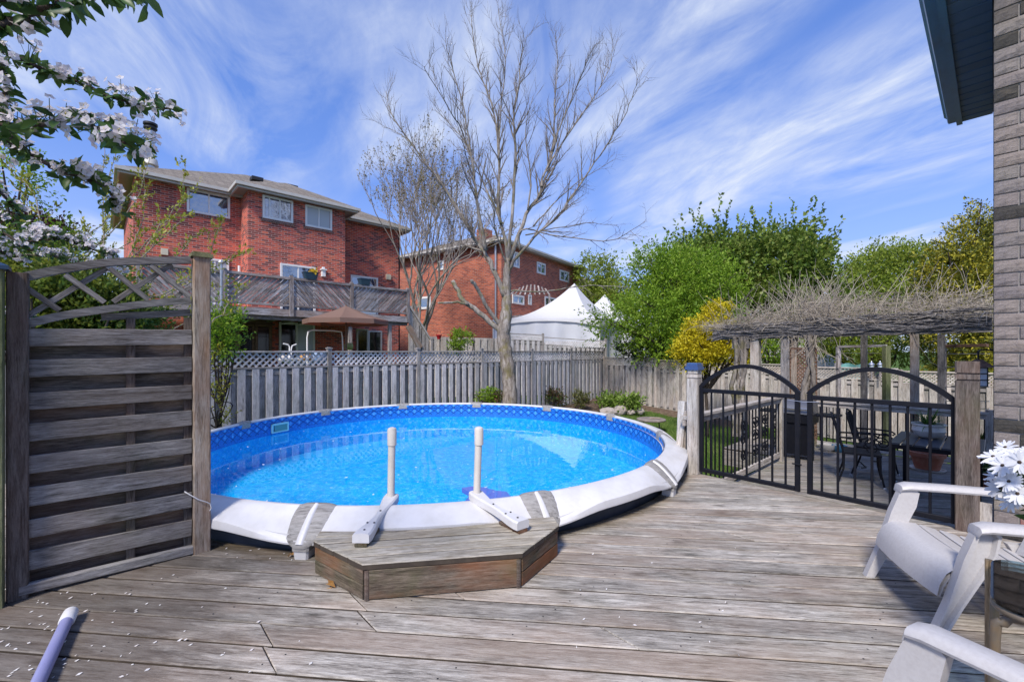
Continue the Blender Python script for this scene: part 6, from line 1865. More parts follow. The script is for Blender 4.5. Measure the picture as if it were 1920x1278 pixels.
# a few long leaves hanging in at the very top
for x, y in ((168, 2), (205, -8), (225, -5), (268, -12), (275, -4), (150, 0), (130, -4), (255, -20)):
    LP.append(tuple(at(x, y, 1.02))); LD.append((0.35 + rg.gauss(0, 0.2), rg.gauss(0, 0.3), -1.0))
tubes_mesh('flower_stalks', segs, M_['lf_apple'], apple, 4, 'stuff')
leaf_mesh('leaves', np.array(LP), 0.042, M_['lf_apple'], apple, aspect=0.48, bend=0.2, dirs=np.array(LD), six=True)
V = []; Q = []; SV = []; SQ = []
for c, nrm, s in FL:
    x = nrm.orthogonal().normalized(); y = nrm.cross(x); a0 = rg.uniform(0, 6.28)
    for k in range(5):
        a = a0 + k * 2 * math.pi / 5; d = x * math.cos(a) + y * math.sin(a); t = -x * math.sin(a) + y * math.cos(a)
        u = 0.25 + rg.uniform(-0.15, 0.25)
        k0 = len(V)
        V += [c + d * s * 0.10, c + d * s * 0.6 + t * s * 0.52 + nrm * s * u * 0.5, c + d * s * 1.05 + nrm * s * u, c + d * s * 0.6 - t * s * 0.52 + nrm * s * u * 0.5]
        Q.append((k0, k0 + 1, k0 + 2, k0 + 3))
    for k in range(3):
        a = rg.uniform(0, 6.28); d = x * math.cos(a) + y * math.sin(a); p = c + nrm * s * 0.35 + d * s * 0.14; k0 = len(SV)
        SV += [p + x * 0.0014, p + y * 0.0014, p - x * 0.0014 + nrm * 0.002, p - y * 0.0014]; SQ.append((k0, k0 + 1, k0 + 2, k0 + 3))
raw_mesh('blossoms', np.array([tuple(p) for p in V]), np.array(Q), M_['blossom'], apple, 'stuff')
raw_mesh('stamens', np.array([tuple(p) for p in SV]), np.array(SQ), M_['stamen'], apple, 'stuff')
print('flowers', len(FL), 'leaves', len(LP))
# ------------------------------------------------------------------ pergola, railings and things on the lower patio
BU = 10.36
def on_u(px, u):
    """v coordinate where the pixel column meets the line u = const"""
    k = (px - CX) / F
    return (k * 0.6719 * u - 0.7407 * u) / (0.6719 + k * 0.7407)
perg = empty('pergola', uv(BU, -2, PZ), 'old timber pergola overgrown with bare vines beside the house', 'pergola')
vL, vR = on_u(1338, BU), -0.02
for du, dz in ((-0.035, 0.0), (0.10, 0.02)):
    plank('beam', uv(BU + du, vL, 1.75 + dz), uv(BU + du, vR, 1.83 + dz), 0.045, 0.20, M_['vinewood'], perg, warp=0.006)
plank('beam', uv(BU + 2.1, vL, 1.80), uv(BU + 2.1, vR, 1.86), 0.045, 0.19, M_['vinewood'], perg)
for v in np.arange(vL + 0.25, vR, 0.42): plank('rafter', uv(BU - 0.03, v, 1.95), uv(BU + 2.35, v, 1.95), 0.04, 0.13, M_['vinewood'], perg)
for px, w, m in ((1416, 0.17, 'fence_side'), (1473, 0.16, 'vinewood'), (1489, 0.10, 'post')):
    v = on_u(px, BU); plank('post', uv(BU + 0.03, v, PZ), uv(BU + 0.03, v, 1.70), w, w, M_[m], perg, up=U2)
v = on_u(1715, BU); plank('post', uv(BU, v, PZ), uv(BU, v, 1.72), 0.115, 0.115, M_['post'], perg, up=U2)
for px in (1392, 1480, 1620, 1765): v = on_u(px, BU + 2.1); plank('post', uv(BU + 2.1, v, -1.2), uv(BU + 2.1, v, 1.74), 0.11, 0.11, M_['vinewood'], perg, up=U2)
v0, v1 = on_u(1374, BU - 0.03), on_u(1406, BU - 0.03)
plank('bracket', uv(BU - 0.02, v0, 1.56), uv(BU - 0.02, v1, 1.56), 0.12, 0.20, M_['vinewood'], perg)
v0, v1 = on_u(1478, BU), on_u(1532, BU)
plank('lattice_rail', uv(BU, v0, 1.45), uv(BU, v1, 1.45), 0.04, 0.05, M_['brownframe'], perg)
mb = MB(); lattice(mb, uv(BU, v0), uv(BU, v1), PZ + 0.05, 1.45, 0.075, 0.030, 0.010, -U2)
mb.build('lattice', M_['brownframe'], perg, M=frame_matrix(uv(BU, v0, PZ), V2, U2, (0, 0, 1)))
# woody vine: trunks, ropes along the beam, dry shoots on top
vine = empty('grape_vine', uv(BU, on_u(1520, BU), PZ), 'dry tangled vine over the pergola roof', 'vine')
rg = random.Random(8)
segs = []
for px0, px1, n, r in ((1384, 1392, 9, 0.05), (1518, 1522, 6, 0.045)):
    for k in range(n):
        a = on_u(px0 + rg.uniform(-12, 12), BU - 0.05); b = on_u(px1 + rg.uniform(-12, 12), BU - 0.05)
        P = [uv(BU - 0.05 + rg.uniform(-0.10, 0.10), a + (b - a) * i / 6 + rg.gauss(0, 0.03), PZ + (1.72 - PZ) * i / 6) for i in range(7)]
        segs.append((smooth_path(P, 3, 0.006), [r * rg.uniform(0.6, 1.0)] * 19))
tubes_mesh('stems', segs, M_['bark'], vine, 7)
segs = []
for k in range(120):                                # ropes wound along the beam
    a = rg.uniform(vL - 0.15, vR - 0.8); L = rg.uniform(0.8, 2.6); b = min(vR, a + L)
    zc = rg.uniform(1.68, 1.98)
    P = [uv(BU - 0.06 + rg.uniform(-0.05, 0.03), a + (b - a) * i / 7, zc + 0.03 * (a - vL) + rg.gauss(0, 0.022)) for i in range(8)]
    r = rg.uniform(0.006, 0.020); segs.append((smooth_path(P, 2), [r * (1 - 0.5 * i / 15) for i in range(15)]))
tubes_mesh('ropes', segs, M_['vinewood'], vine, 5, 'stuff')
M_['dryvine'] = leafmat('dry_shoots', [(0.22, 0.18, 0.15), (0.38, 0.33, 0.27), (0.52, 0.46, 0.38), (0.30, 0.25, 0.21), (0.46, 0.40, 0.33)], 0.1, 0.8)
segs = []
def env(v):                                          # height of the tangle along the beam
    t = (v - vL) / (vR - vL); return 0.13 + 0.42 * min(1, t * 3.0) * (1 - 0.25 * t)
for k in range(3600):
    v = rg.uniform(vL - 0.25, vR); u = BU + rg.uniform(-0.35, 2.3)
    z = 1.93 + env(v) * rg.random() ** 1.6
    p = uv(u, v, z); an = rg.uniform(0, 6.28)
    d = Vector((math.cos(an), math.sin(an), rg.gauss(0.15, 0.35))).normalized(); l = rg.uniform(0.12, 0.5)
    P = [p]
    for i in range(3): d = (d + Vector((rg.gauss(0, 0.25), rg.gauss(0, 0.25), rg.gauss(-0.05, 0.2)))).normalized(); P.append(P[-1] + d * l / 3)
    r = rg.uniform(0.0025, 0.0065); segs.append((P, [r, r * 0.9, r * 0.75, r * 0.5]))
for k in range(380):                                 # longer shoots standing out
    v = rg.uniform(vL + 0.1, vR) if rg.random() < 0.6 else rg.gauss(on_u(1520, BU), 0.25); u = BU + rg.uniform(-0.2, 1.8)
    p = uv(u, v, 1.98 + env(v) * 0.5 * rg.random()); d = Vector((rg.gauss(0, 0.45), rg.gauss(0, 0.45), 1)).normalized(); l = rg.uniform(0.35, 1.05)
    P = [p]
    for i in range(4): d = (d + Vector((rg.gauss(0, 0.15), rg.gauss(0, 0.15), rg.gauss(-0.08, 0.1)))).normalized(); P.append(P[-1] + d * l / 4)
    segs.append((P, [0.0065, 0.0055, 0.0048, 0.004, 0.003]))
for k in range(70):                                  # loose ends hanging below the beam
    v = rg.uniform(vL, vR) if rg.random() < 0.3 else rg.gauss(on_u(1505, BU), 0.25); p = uv(BU - 0.08, v, 1.72); P = [p]; d = Vector((rg.gauss(0, 0.5), rg.gauss(0, 0.3), -1)).normalized(); l = rg.uniform(0.15, 0.9)
    for i in range(4): d = (d + Vector((rg.gauss(0, 0.35), rg.gauss(0, 0.3), 0.1))).normalized(); P.append(P[-1] + d * l / 4)
    segs.append((P, [0.005, 0.005, 0.004, 0.004, 0.003]))
tubes_mesh('dry_shoots', segs, M_['dryvine'], vine, 3, 'stuff')

# railing along the far edge of the patio
def railing(name, label, a, b, zt, zb, n, posts, mat_rail, nrm):
    e = empty(name, a.lerp(b, 0.5), label, 'railing')
    plank('top_rail', Vector((a.x, a.y, zt)), Vector((b.x, b.y, zt)), 0.10, 0.04, mat_rail, e)
    plank('sub_rail', Vector((a.x, a.y, zt - 0.06)), Vector((b.x, b.y, zt - 0.06)), 0.04, 0.07, mat_rail, e)
    plank('bottom_rail', Vector((a.x, a.y, zb)), Vector((b.x, b.y, zb)), 0.04, 0.09, mat_rail, e)
    for i in range(n):
        p = a.lerp(b, (i + 0.5) / n); plank('baluster', Vector((p.x, p.y, zb + 0.045)), Vector((p.x, p.y, zt - 0.095)), 0.017, 0.017, M_['black'], e, up=nrm, ch=0, share=True)
    for u in posts:
        p = a.lerp(b, u); plank('post', Vector((p.x, p.y, PZ - 0.3)), Vector((p.x, p.y, zt + 0.06)), 0.09, 0.09, mat_rail, e, up=nrm)
    return e
railing('patio_railing', 'wood and black metal railing along the far edge of the patio', uv(BU - 0.12, on_u(1535, BU)), uv(BU - 0.12, -0.05), 0.41, PZ + 0.10, 22, (1.0,), M_['fence_side'], U2)
rl = railing('ornate_railing', 'timber-capped railing with scrolled black metal left of the patio', uv(GATE_U + 0.12, -2.50), uv(8.55, -2.50), 0.60, PZ + 0.11, 26, (1.0,), M_['fence_side'], V2)
def spiral(c, r0, turns, ax, up, start, sg=1):
    P = []
    for i in range(22):
        t = i / 21; a = start + sg * turns * 2 * math.pi * t; r = r0 * (1 - 0.82 * t)
        P.append(c + ax * (r * math.cos(a)) + up * (r * math.sin(a)))
    return P
up = Vector((0, 0, 1))
for u in (7.0, 7.45, 7.9, 8.3):
    for zc, sg in ((0.30, 1), (0.08, -1), (-0.14, 1)):
        c = uv(u, -2.52, zc); mb = MB()
        mb.tube(spiral(c + U2 * 0.05, 0.10, 1.6, U2, up, math.pi, sg), 0.009, 6); mb.tube(spiral(c - U2 * 0.05, 0.10, 1.6, U2, up, 0, -sg), 0.009, 6)
        mb.build('scroll', M_['black'], rl, smooth=50)
# garden frames beyond the patio
gf = empty('trellis_frame', at(1660, 800, 10.6), 'weathered garden trellis frame behind the patio', 'trellis')
zb_ = -1.2
def gpost(px, ytop, Y, w, m): p = at(px, ytop, Y); plank('post', Vector((p.x, p.y, zb_)), p, w, w, M_[m], gf, up=(0, 1, 0)); return p
a = gpost(1662, 648, 10.6, 0.12, 'algae_post'); b = gpost(1572, 650, 12.0, 0.09, 'old'); plank('bar', a, b, 0.05, 0.06, M_['old'], gf)
for yy in (662, 690): plank('wire', at(1568, yy, 12), at(1662, yy, 10.6), 0.012, 0.012, M_['metal'], gf, ch=0)
gf2 = empty('trellis_frame', at(1768, 800, 9.0), 'thin timber trellis frame against the cedar near the wall', 'trellis')
gf = gf2
a = gpost(1768, 640, 9.0, 0.085, 'old'); plank('bar', at(1768, 649, 9.0), at(1852, 647, 8.2), 0.05, 0.06, M_['brownframe'], gf2)
for yy in (663, 688, 725, 752, 766): plank('wire', at(1768, yy, 9), at(1855, yy, 8.2), 0.016, 0.016, M_['metal'], gf2, ch=0)
# teal tarp / screen panel seen over the fence
tp_ = empty('garden_screen', at(1600, 700, 15), 'torn teal garden mesh hung beyond the fence', 'screen')
mb = MB(); rows = []
for i in range(9): rows.append([at(1566 + i * 6.5, 682 + 2 * math.sin(i * 1.3) + k * 11, 14.6 + 0.06 * math.sin(i + k)) for k in range(4)])
mb.grid(rows); mb.build('mesh', plain('teal_mesh', (0.10, 0.27, 0.25), 0.8, dirt=(0.2, 0.3, 0.28), dirtscale=8), tp_)
mb = MB(); mb.tube([at(1566, 760, 14.6), at(1566, 680, 14.6)], 0.025, 6); mb.tube([at(1618, 760, 14.6), at(1618, 680, 14.6)], 0.025, 6); mb.build('stakes', M_['old'], tp_)
# little solar lamps on the side fence
M_['pale_glass'] = plain('frosted_lamp_glass', (0.55, 0.62, 0.70), 0.2)
for px, lab in ((1634, 'left of two small pale lamps on the side fence'), (1650, 'right of two small pale lamps on the side fence')):
    c = at(px, 690, 12.3); e = empty('fence_lamp', c, lab, 'lamp', 'small lamps on the side fence')
    mb = MB(); mb.lathe(c, [(0.045, -0.02), (0.05, 0.0), (0.05, 0.09), (0.045, 0.10)], 8); mb.build('glass', M_['pale_glass'], e)
    mb = MB(); mb.lathe(c, [(0.085, 0.10), (0.06, 0.13), (0.02, 0.17), (0.008, 0.21)], 10); mb.build('roof', M_['metal'], e)
    mb = MB(); mb.lathe(c, [(0.02, -0.35), (0.02, -0.02)], 6); mb.build('stake', M_['old'], e)

# barbecue
bq = uv(9.05, -2.35, PZ)
bbq = empty('barbecue', bq, 'black gas barbecue at the end of the ornate railing', 'barbecue')
R_ = Matrix(((V2.x, U2.x, 0, 0), (V2.y, U2.y, 0, 0), (0, 0, 1, 0), (0, 0, 0, 1)))
def bb(name, c, s_, mat=None, parent=None): mb = MB(); mb.box(bq + R_ @ Vector(c), s_, R_); return mb.build(name, mat or M_['black'], parent or bbq)
bb('cabinet', (0, 0, 0.36), (0.40, 0.34, 0.56)); bb('firebox', (0, 0, 0.72), (0.52, 0.40, 0.16)); bb('side_shelf', (0.45, 0, 0.80), (0.30, 0.40, 0.03)); bb('side_shelf', (-0.45, 0, 0.80), (0.30, 0.40, 0.03))
mb = MB(); rows = []
for x in (-0.25, 0.25): rows.append([bq + R_ @ Vector((x, 0.22 * math.cos(t), 0.80 + 0.24 * math.sin(t))) for t in np.linspace(0, math.pi, 10)])
mb.grid(rows); mb.f.append(tuple(range(10))); mb.f.append(tuple(range(10, 20))[::-1])
lid = mb.build('lid', plain('grey_lid_metal', (0.18, 0.18, 0.19), 0.3, 0.6), bbq, smooth=30)
mb = MB(); mb.tube([bq + R_ @ Vector((-0.2, -0.26, 0.90)), bq + R_ @ Vector((0.2, -0.26, 0.90))], 0.012, 6); mb.build('handle', M_['metal'], lid)
for sx in (-0.22, 0.22):
    mb = MB(); mb.tube([bq + R_ @ Vector((sx, -0.12, 0.06)), bq + R_ @ Vector((sx + 0.03, -0.12, 0.06))], 0.07, 12); mb.build('wheel', M_['darkmetal'], bbq)

# patio table and chairs
tb = empty('patio_table', uv(8.0, -0.5, PZ), 'black slatted patio table behind the gate', 'table')
ZT = 0.22
nsl = 7
for i in range(nsl):
    v = -0.93 + 0.86 * (i + 0.5) / nsl
    plank('slat', uv(7.45, v, ZT - 0.012), uv(8.62, v, ZT - 0.012), 0.86 / nsl - 0.012, 0.022, M_['tabletop'] if 'tabletop' in M_ else M_.setdefault('tabletop', plain('dark_table_top', (0.035, 0.042, 0.06), 0.35, 0, 0.5, var=0.2)), tb)
plank('apron', uv(7.47, -0.92, ZT - 0.05), uv(7.47, -0.08, ZT - 0.05), 0.03, 0.05, M_['black'], tb); plank('apron', uv(8.6, -0.92, ZT - 0.05), uv(8.6, -0.08, ZT - 0.05), 0.03, 0.05, M_['black'], tb)
for u in (7.5, 8.56):
    for v in (-0.88, -0.12): plank('leg', uv(u, v, PZ), uv(u, v, ZT - 0.026), 0.04, 0.04, M_['black'], tb, up=U2)
def iron_chair(u, v, ang, label):
    c = uv(u, v, PZ); M = Matrix.Translation(c) @ Matrix.Rotation(ang, 4, 'Z')
    e = empty('iron_chair', c, label, 'chair', 'ornate black patio chairs')
    T = lambda x, y, z: M @ Vector((x, y, z))        # y forward
    mb = MB(); mb.box((0, 0, 0), (0.46, 0.44, 0.025), None); mb.v = [tuple(M @ (Vector(q) + Vector((0, 0, 0.44)))) for q in mb.v]; mb.build('seat', M_['black'], e)
    mb = MB()
    for x in (-0.22, 0.22): mb.tube([T(x, -0.20, 0.42), T(x * 1.02, -0.27, 0.70), T(x * 0.9, -0.33, 0.93)], 0.013, 8)
    mb.tube([T(-0.20, -0.33, 0.93), T(0, -0.35, 0.985), T(0.20, -0.33, 0.93)], 0.013, 8); mb.tube([T(-0.22, -0.23, 0.55), T(0.22, -0.23, 0.55)], 0.010, 8)
    for k in range(7):
        x = -0.18 + 0.06 * k; mb.tube([T(x, -0.235, 0.55), T(x * 0.95, -0.30, 0.80), T(x * 0.9, -0.34, 0.94)], 0.012, 6)
    mb.build('backrest', M_['black'], e, smooth=40)
    for x in (-0.24, 0.24):
        mb = MB(); mb.tube([T(x, -0.26, 0.66), T(x, -0.05, 0.67), T(x, 0.16, 0.665), T(x, 0.21, 0.63), T(x, 0.18, 0.60)], 0.013, 8)
        P = [T(x, 0.10 - 0.09 * math.cos(t) * (1 - t / 12), 0.54 + 0.09 * math.sin(t) * (1 - t / 12)) for t in np.linspace(0, 8, 20)]
        mb.tube(P, 0.008, 6); mb.build('arm', M_['black'], e, smooth=40)
        for y, y2 in ((0.20, 0.25), (-0.20, -0.27)):
            mb = MB(); mb.tube([T(x * 0.9, y, 0.43), T(x * 0.95, y * 1.02, 0.22), T(x * 1.0, y2, 0.0)], [0.017, 0.014, 0.012], 8); lg = mb.build('leg', M_['black'], e, smooth=40)
            mb = MB(); mb.lathe(T(x, y2, 0.0), [(0.016, 0.0), (0.016, 0.02), (0.012, 0.024)], 8); mb.build('foot_tip', M_['white_pl'], lg)
    mb = MB(); mb.tube([T(-0.2, 0.0, 0.25), T(0.0, 0.06, 0.22), T(0.2, 0.0, 0.25)], 0.009, 6)
    P = [T(0.07 * math.cos(t) * (1 - t / 14), 0.20, 0.30 + 0.09 * math.sin(t) * (1 - t / 14)) for t in np.linspace(0, 9, 20)]; mb.tube(P, 0.008, 6); mb.build('stretcher', M_['black'], e, smooth=40)
    return e
fang = math.atan2(V2.y, V2.x) - math.pi / 2
iron_chair(8.02, -1.30, fang + 0.2, 'ornate black chair nearest the gate at the patio table')
iron_chair(8.62, -1.22, fang + 0.05, 'ornate black chair farther from the gate at the patio table')
# pots
M_['terracotta'] = plain('terracotta', (0.34, 0.105, 0.055), 0.8, dirt=(0.42, 0.25, 0.18), dirtscale=9, dirtamt=0.5)
M_['white_cer'] = plain('white_ceramic', (0.68, 0.65, 0.60), 0.35, dirt=(0.45, 0.42, 0.36), dirtscale=9)
M_['blue_cer'] = plain('blue_ceramic', (0.06, 0.22, 0.40), 0.35)
def blades(name, c, n, l, w, mat, parent, sp=0.8, droop=0.5):
    V = []; Q = []
    for i in range(n):
        a = RNG.uniform(0, 6.28); el = RNG.uniform(0.3, 1.25); ll = l * RNG.uniform(0.6, 1.15)
        d = np.array([math.cos(a) * math.cos(el) * sp, math.sin(a) * math.cos(el) * sp, math.sin(el)]); s_ = np.array([-math.sin(a), math.cos(a), 0])
        k0 = len(V)
        for j, t in enumerate((0, 0.35, 0.7, 1.0)):
            p = np.array(c) + d * ll * t - np.array([0, 0, droop * ll * t * t * math.cos(el)]) + np.array([math.cos(a), math.sin(a), 0]) * 0.02
            ww = w * (1 - t ** 2) * 0.5 + 0.0005; V += [p - s_ * ww, p + s_ * ww]
        for j in range(3): Q.append((k0 + 2 * j, k0 + 2 * j + 1, k0 + 2 * j + 3, k0 + 2 * j + 2))
    return raw_mesh(name, np.array(V), np.array(Q), mat, parent, 'stuff')
M_['spike'] = leafmat('spiky_leaves', [(0.05, 0.11, 0.02), (0.09, 0.18, 0.03), (0.14, 0.24, 0.05)], 0.3)
c = uv(8.22, -0.60, ZT); e = empty('table_planter', c, 'white bowl planter with spiky green plant on the patio table', 'planter')
mb = MB(); mb.lathe(c, [(0.09, 0.0), (0.14, 0.03), (0.175, 0.10), (0.165, 0.16), (0.18, 0.175), (0.18, 0.195), (0.155, 0.195), (0.15, 0.15)], 24); mb.build('bowl', M_['white_cer'], e, smooth=35)
mb = MB(); mb.lathe(c, [(0.15, 0.155), (0.02, 0.175)], 16); mb.build('soil', M_['soil'], e)
blades('plant', c + Vector((0, 0, 0.16)), 90, 0.36, 0.018, M_['spike'], e)
c = uv(9.62, -0.72, PZ); e = empty('terracotta_pot', c, 'wide terracotta pot on a saucer beyond the patio table', 'pot')
mb = MB(); mb.lathe(c, [(0.15, 0.025), (0.20, 0.22), (0.225, 0.225), (0.23, 0.29), (0.20, 0.29), (0.185, 0.22)], 28); mb.build('pot', M_['terracotta'], e, smooth=35)
mb = MB(); mb.lathe(c, [(0.20, 0.0), (0.225, 0.03), (0.21, 0.03), (0.19, 0.012)], 28); mb.build('saucer', M_['white_cer'], e, smooth=35)
mb = MB(); mb.lathe(c, [(0.19, 0.235), (0.02, 0.25)], 16); mb.build('soil', M_['soil'], e)
for px, py, r, m, lab in ((1552, 845, 0.13, 'white_cer', 'white shallow bowl at the far edge of the patio'), (1574, 847, 0.12, 'blue_cer', 'blue bowl between two white ones at the far edge of the patio'), (1598, 848, 0.10, 'white_cer', 'small white pot right of the blue bowl on the patio')):
    c = gp(px, py, PZ); e = empty('bowl', c, lab, 'bowl')
    mb = MB(); mb.lathe(c, [(r * 0.55, 0.0), (r * 0.9, 0.05), (r, 0.11), (r * 1.04, 0.13), (r * 0.95, 0.13), (r * 0.85, 0.06)], 20); mb.build('vessel', M_[m], e, smooth=40)
    mb = MB(); mb.lathe(c, [(r * 0.9, 0.085), (0.01, 0.095)], 14); mb.build('soil', M_['soil'], e)
for px, py, lab, s_ in ((1842, 905, 'dark leafy pot plant by the wall behind the gate post', 0.35), (1838, 840, 'second dark pot plant by the wall, farther behind the gate post', 0.4)):
    c = gp(px, py + 8, PZ); e = empty('pot_plant', c, lab, 'plant')
    mb = MB(); mb.lathe(c, [(0.10, 0.0), (0.15, 0.20), (0.16, 0.22), (0.13, 0.22)], 16); mb.build('pot', M_['terracotta'], e, smooth=35)
    blades('leaves', c + Vector((0, 0, 0.2)), 60, s_, 0.03, M_['lf_dark'], e)
# hanging lantern by the wall
c = at(1834, 706, 4.55); ln = empty('lantern', c, 'dark hanging lantern with pale glass panes behind the gate post', 'lantern')
RZ = Matrix.Rotation(0.74, 4, 'Z')
mb = MB(); mb.box(c, (0.13, 0.13, 0.18), RZ); mb.build('glass', M_['pale_glass'], ln)
mb = MB()
for sx in (-1, 0, 1):
    for sy in (-1, 0, 1):
        if (sx, sy) != (0, 0): q = c + (RZ @ Vector((sx * 0.067, sy * 0.067, 0))); mb.box(q, (0.010, 0.010, 0.19), RZ)
for z in (-0.095, -0.03, 0.035, 0.095): mb.box(c + Vector((0, 0, z)), (0.142, 0.142, 0.010), RZ)
mb.build('frame', M_['darkmetal'], ln)
mb = MB(); q = [RZ @ Vector((a * 0.12, b * 0.12, 0.10)) for a, b in ((-1, -1), (1, -1), (1, 1), (-1, 1))]; q2 = [RZ @ Vector((a * 0.03, b * 0.03, 0.18)) for a, b in ((-1, -1), (1, -1), (1, 1), (-1, 1))]
mb.add([c + p for p in q + q2], [(0, 1, 5, 4), (1, 2, 6, 5), (2, 3, 7, 6), (3, 0, 4, 7), (4, 5, 6, 7), (3, 2, 1, 0)]); mb.build('roof', M_['brownframe'], ln)
mb = MB(); mb.tube([c + Vector((0, 0, 0.18)), c + Vector((0, 0, 0.26)), c + Vector((0.03, 0.0, 0.28)), c + Vector((0.25, -0.05, 0.27))], 0.008, 6); mb.build('bracket', M_['darkmetal'], ln)
# ------------------------------------------------------------------ garden bed along the fences
bed = MB()
pl = []
def bz(p, dz=0.05): return float(ground_z(np.float64(p.x), np.float64(p.y))) + dz
rows = []
for i in range(24):
    p = posts[2] + fd * (3.0 + i * 0.48)
    rows.append([Vector(((p + fn_ * w).x, (p + fn_ * w).y, bz(p + fn_ * w, 0.09 if 0.2 < w < 1.2 else 0.0))) for w in (0.02, 0.5, 1.0, 1.5, 1.9 + 0.2 * math.sin(i * 1.1))])
bed.grid(rows)
rows = []
for i in range(14):
    p = cb + sv * (0.05 + i * 0.45)
    rows.append([Vector(((p + sn2 * w).x, (p + sn2 * w).y, bz(p + sn2 * w, 0.10 if 0.2 < w < 0.9 else 0.01))) for w in (0.02, 0.4, 0.8, 1.15 + 0.15 * math.sin(i * 1.7))])
bed.grid(rows)
bd = bed.build('garden_bed', M_['soil'], None, smooth='all'); tag(bd, 'bare brown soil bed along the foot of the fences', 'soil', kind='structure')
M_['rock'] = plain('pale_rock', (0.42, 0.37, 0.34), 0.9, dirt=(0.25, 0.20, 0.17), dirtscale=5, dirtamt=0.7, bump=0.8, bscale=12)
for (px, py, w, h_, lab) in ((1140, 772, 34, 13, 'long pale edging rock, leftmost in the garden bed'), (1163, 769, 24, 17, 'rounded pinkish rock second from left in the garden bed'), (1183, 773, 18, 9, 'small low rock third from left in the garden bed'), (1199, 771, 17, 12, 'pale rock rightmost in the garden bed')):
    Y = 15.6; c = at(px, py, Y); k = Y / F
    rr = random.Random(px); bm = bmesh.new(); bmesh.ops.create_icosphere(bm, subdivisions=2, radius=1)
    for v in bm.verts:
        s_ = 1 + rr.uniform(-0.16, 0.16); v.co = Vector((v.co.x * w * k / 2 * s_, v.co.y * w * k / 2.4 * s_, v.co.z * h_ * k / 1.6 * s_))
    me = bpy.data.meshes.new('rock'); bm.to_mesh(me); bm.free()
    o = mkobj('rock', me, M_['rock'], None, Matrix.Translation(c)); tag(o, lab, 'rock', 'edging rocks in the garden bed')
M_['grassy'] = leafmat('daylily_leaves', [(0.05, 0.12, 0.02), (0.08, 0.18, 0.03), (0.12, 0.23, 0.04)], 0.35)
def clump(name, px, py, Y, n, l, w, mat, label, cat='plant'):
    c = at(px, py, Y); c.z = bz(c, 0.04); e = empty(name, c, label, cat)
    P = np.array(c) + RNG.normal(size=(n // 6, 3)) * np.array([0.22, 0.15, 0.0]); 
    V = []
    o = None
    for q in P[:1]: pass
    allV = []; 
    mbv = []
    return e, P
e, P = clump('daylily', 985, 757, 15.6, 60, 0.5, 0.03, M_['grassy'], 'clump of strap-leaved plants beside the bare tree')
for i, p in enumerate(P): blades('leaves', p, 22, 0.55, 0.03, M_['grassy'], e)
def bush(px, py, Y, rx, rz, n, leaf, mat, name, label): leafy_tree(name, label, 'shrub', tuple(Vector((*at(px, py, Y).xy, bz(at(px, py, Y), 0.0)))), [lobe(px, py, Y, rx, rz)], n, leaf * 2.2, leaf, mat, aspect=0.5, per=12, trunkr=0.02)
M_['lf_rose'] = leafmat('rose_leaves', [(0.06, 0.11, 0.03), (0.10, 0.15, 0.04), (0.20, 0.09, 0.06), (0.12, 0.17, 0.06)], 0.3)
M_['lf_olive'] = leafmat('olive_leaves', [(0.10, 0.12, 0.03), (0.16, 0.17, 0.045), (0.20, 0.20, 0.07)], 0.3)
M_['lf_hosta'] = leafmat('hosta_leaves', [(0.13, 0.24, 0.03), (0.22, 0.33, 0.05), (0.30, 0.40, 0.10)], 0.35)
bush(1038, 748, 16.4, 18, 14, 70, 0.09, M_['lf_rose'], 'rose_bush', 'reddish-green rose bush in front of the back fence')
bush(918, 745, 13.6, 18, 13, 70, 0.075, M_['lf_green'], 'leafy_plant', 'low leafy plant left of the bare tree trunk')
bush(936, 748, 13.4, 12, 10, 40, 0.07, M_['lf_rose'], 'leafy_plant', 'low reddish plant touching the bare tree trunk')
bush(1089, 748, 16.0, 15, 15, 80, 0.07, M_['lf_olive'], 'olive_bush', 'small olive-green bush at the fence corner')
bush(1142, 757, 16.2, 17, 9, 60, 0.13, M_['lf_hosta'], 'hosta', 'left of two yellow-green hosta plants behind the rocks')
bush(1180, 759, 15.8, 17, 10, 60, 0.13, M_['lf_hosta'], 'hosta', 'right of two yellow-green hosta plants behind the rocks')
e, P = clump('iris', 1192, 752, 16.0, 24, 0.4, 0.02, M_['grassy'], 'upright iris leaves beside the right hosta')
for p in P: blades('leaves', p, 12, 0.45, 0.025, M_['grassy'], e, sp=0.35, droop=0.1)
# round stone table on the lawn
c = at(1221, 803, 13.2); c.z = bz(c, 0.0); e = empty('garden_table', c, 'low round stone-topped table on the lawn', 'table')
M_['slab'] = plain('slate_top', (0.20, 0.165, 0.15), 0.8, dirt=(0.34, 0.29, 0.26), dirtscale=6, dirtamt=0.7)
top = at(1219, 787, 13.2).z
mb = MB(); mb.lathe((c.x, c.y, 0), [(0.40, top - 0.02), (0.425, top), (0.425, top + 0.03), (0.40, top + 0.045)], 28); mb.build('top', M_['slab'], e, smooth=35)
for k in range(4):
    a = k * math.pi / 2 + 0.5; mb = MB(); mb.tube([(c.x + 0.3 * math.cos(a), c.y + 0.3 * math.sin(a), top - 0.02), (c.x + 0.36 * math.cos(a), c.y + 0.36 * math.sin(a), c.z)], 0.014, 6); mb.build('leg', M_['darkmetal'], e)
st_ = MB(); st_.tube([Vector((c.x - 0.05, c.y, top + 0.06)), Vector((c.x + 0.25, c.y - 0.1, top + 0.075))], 0.018, 6)
o = st_.build('stick', M_['post'], None); tag(o, 'short pale stick lying on the round stone table', 'stick')
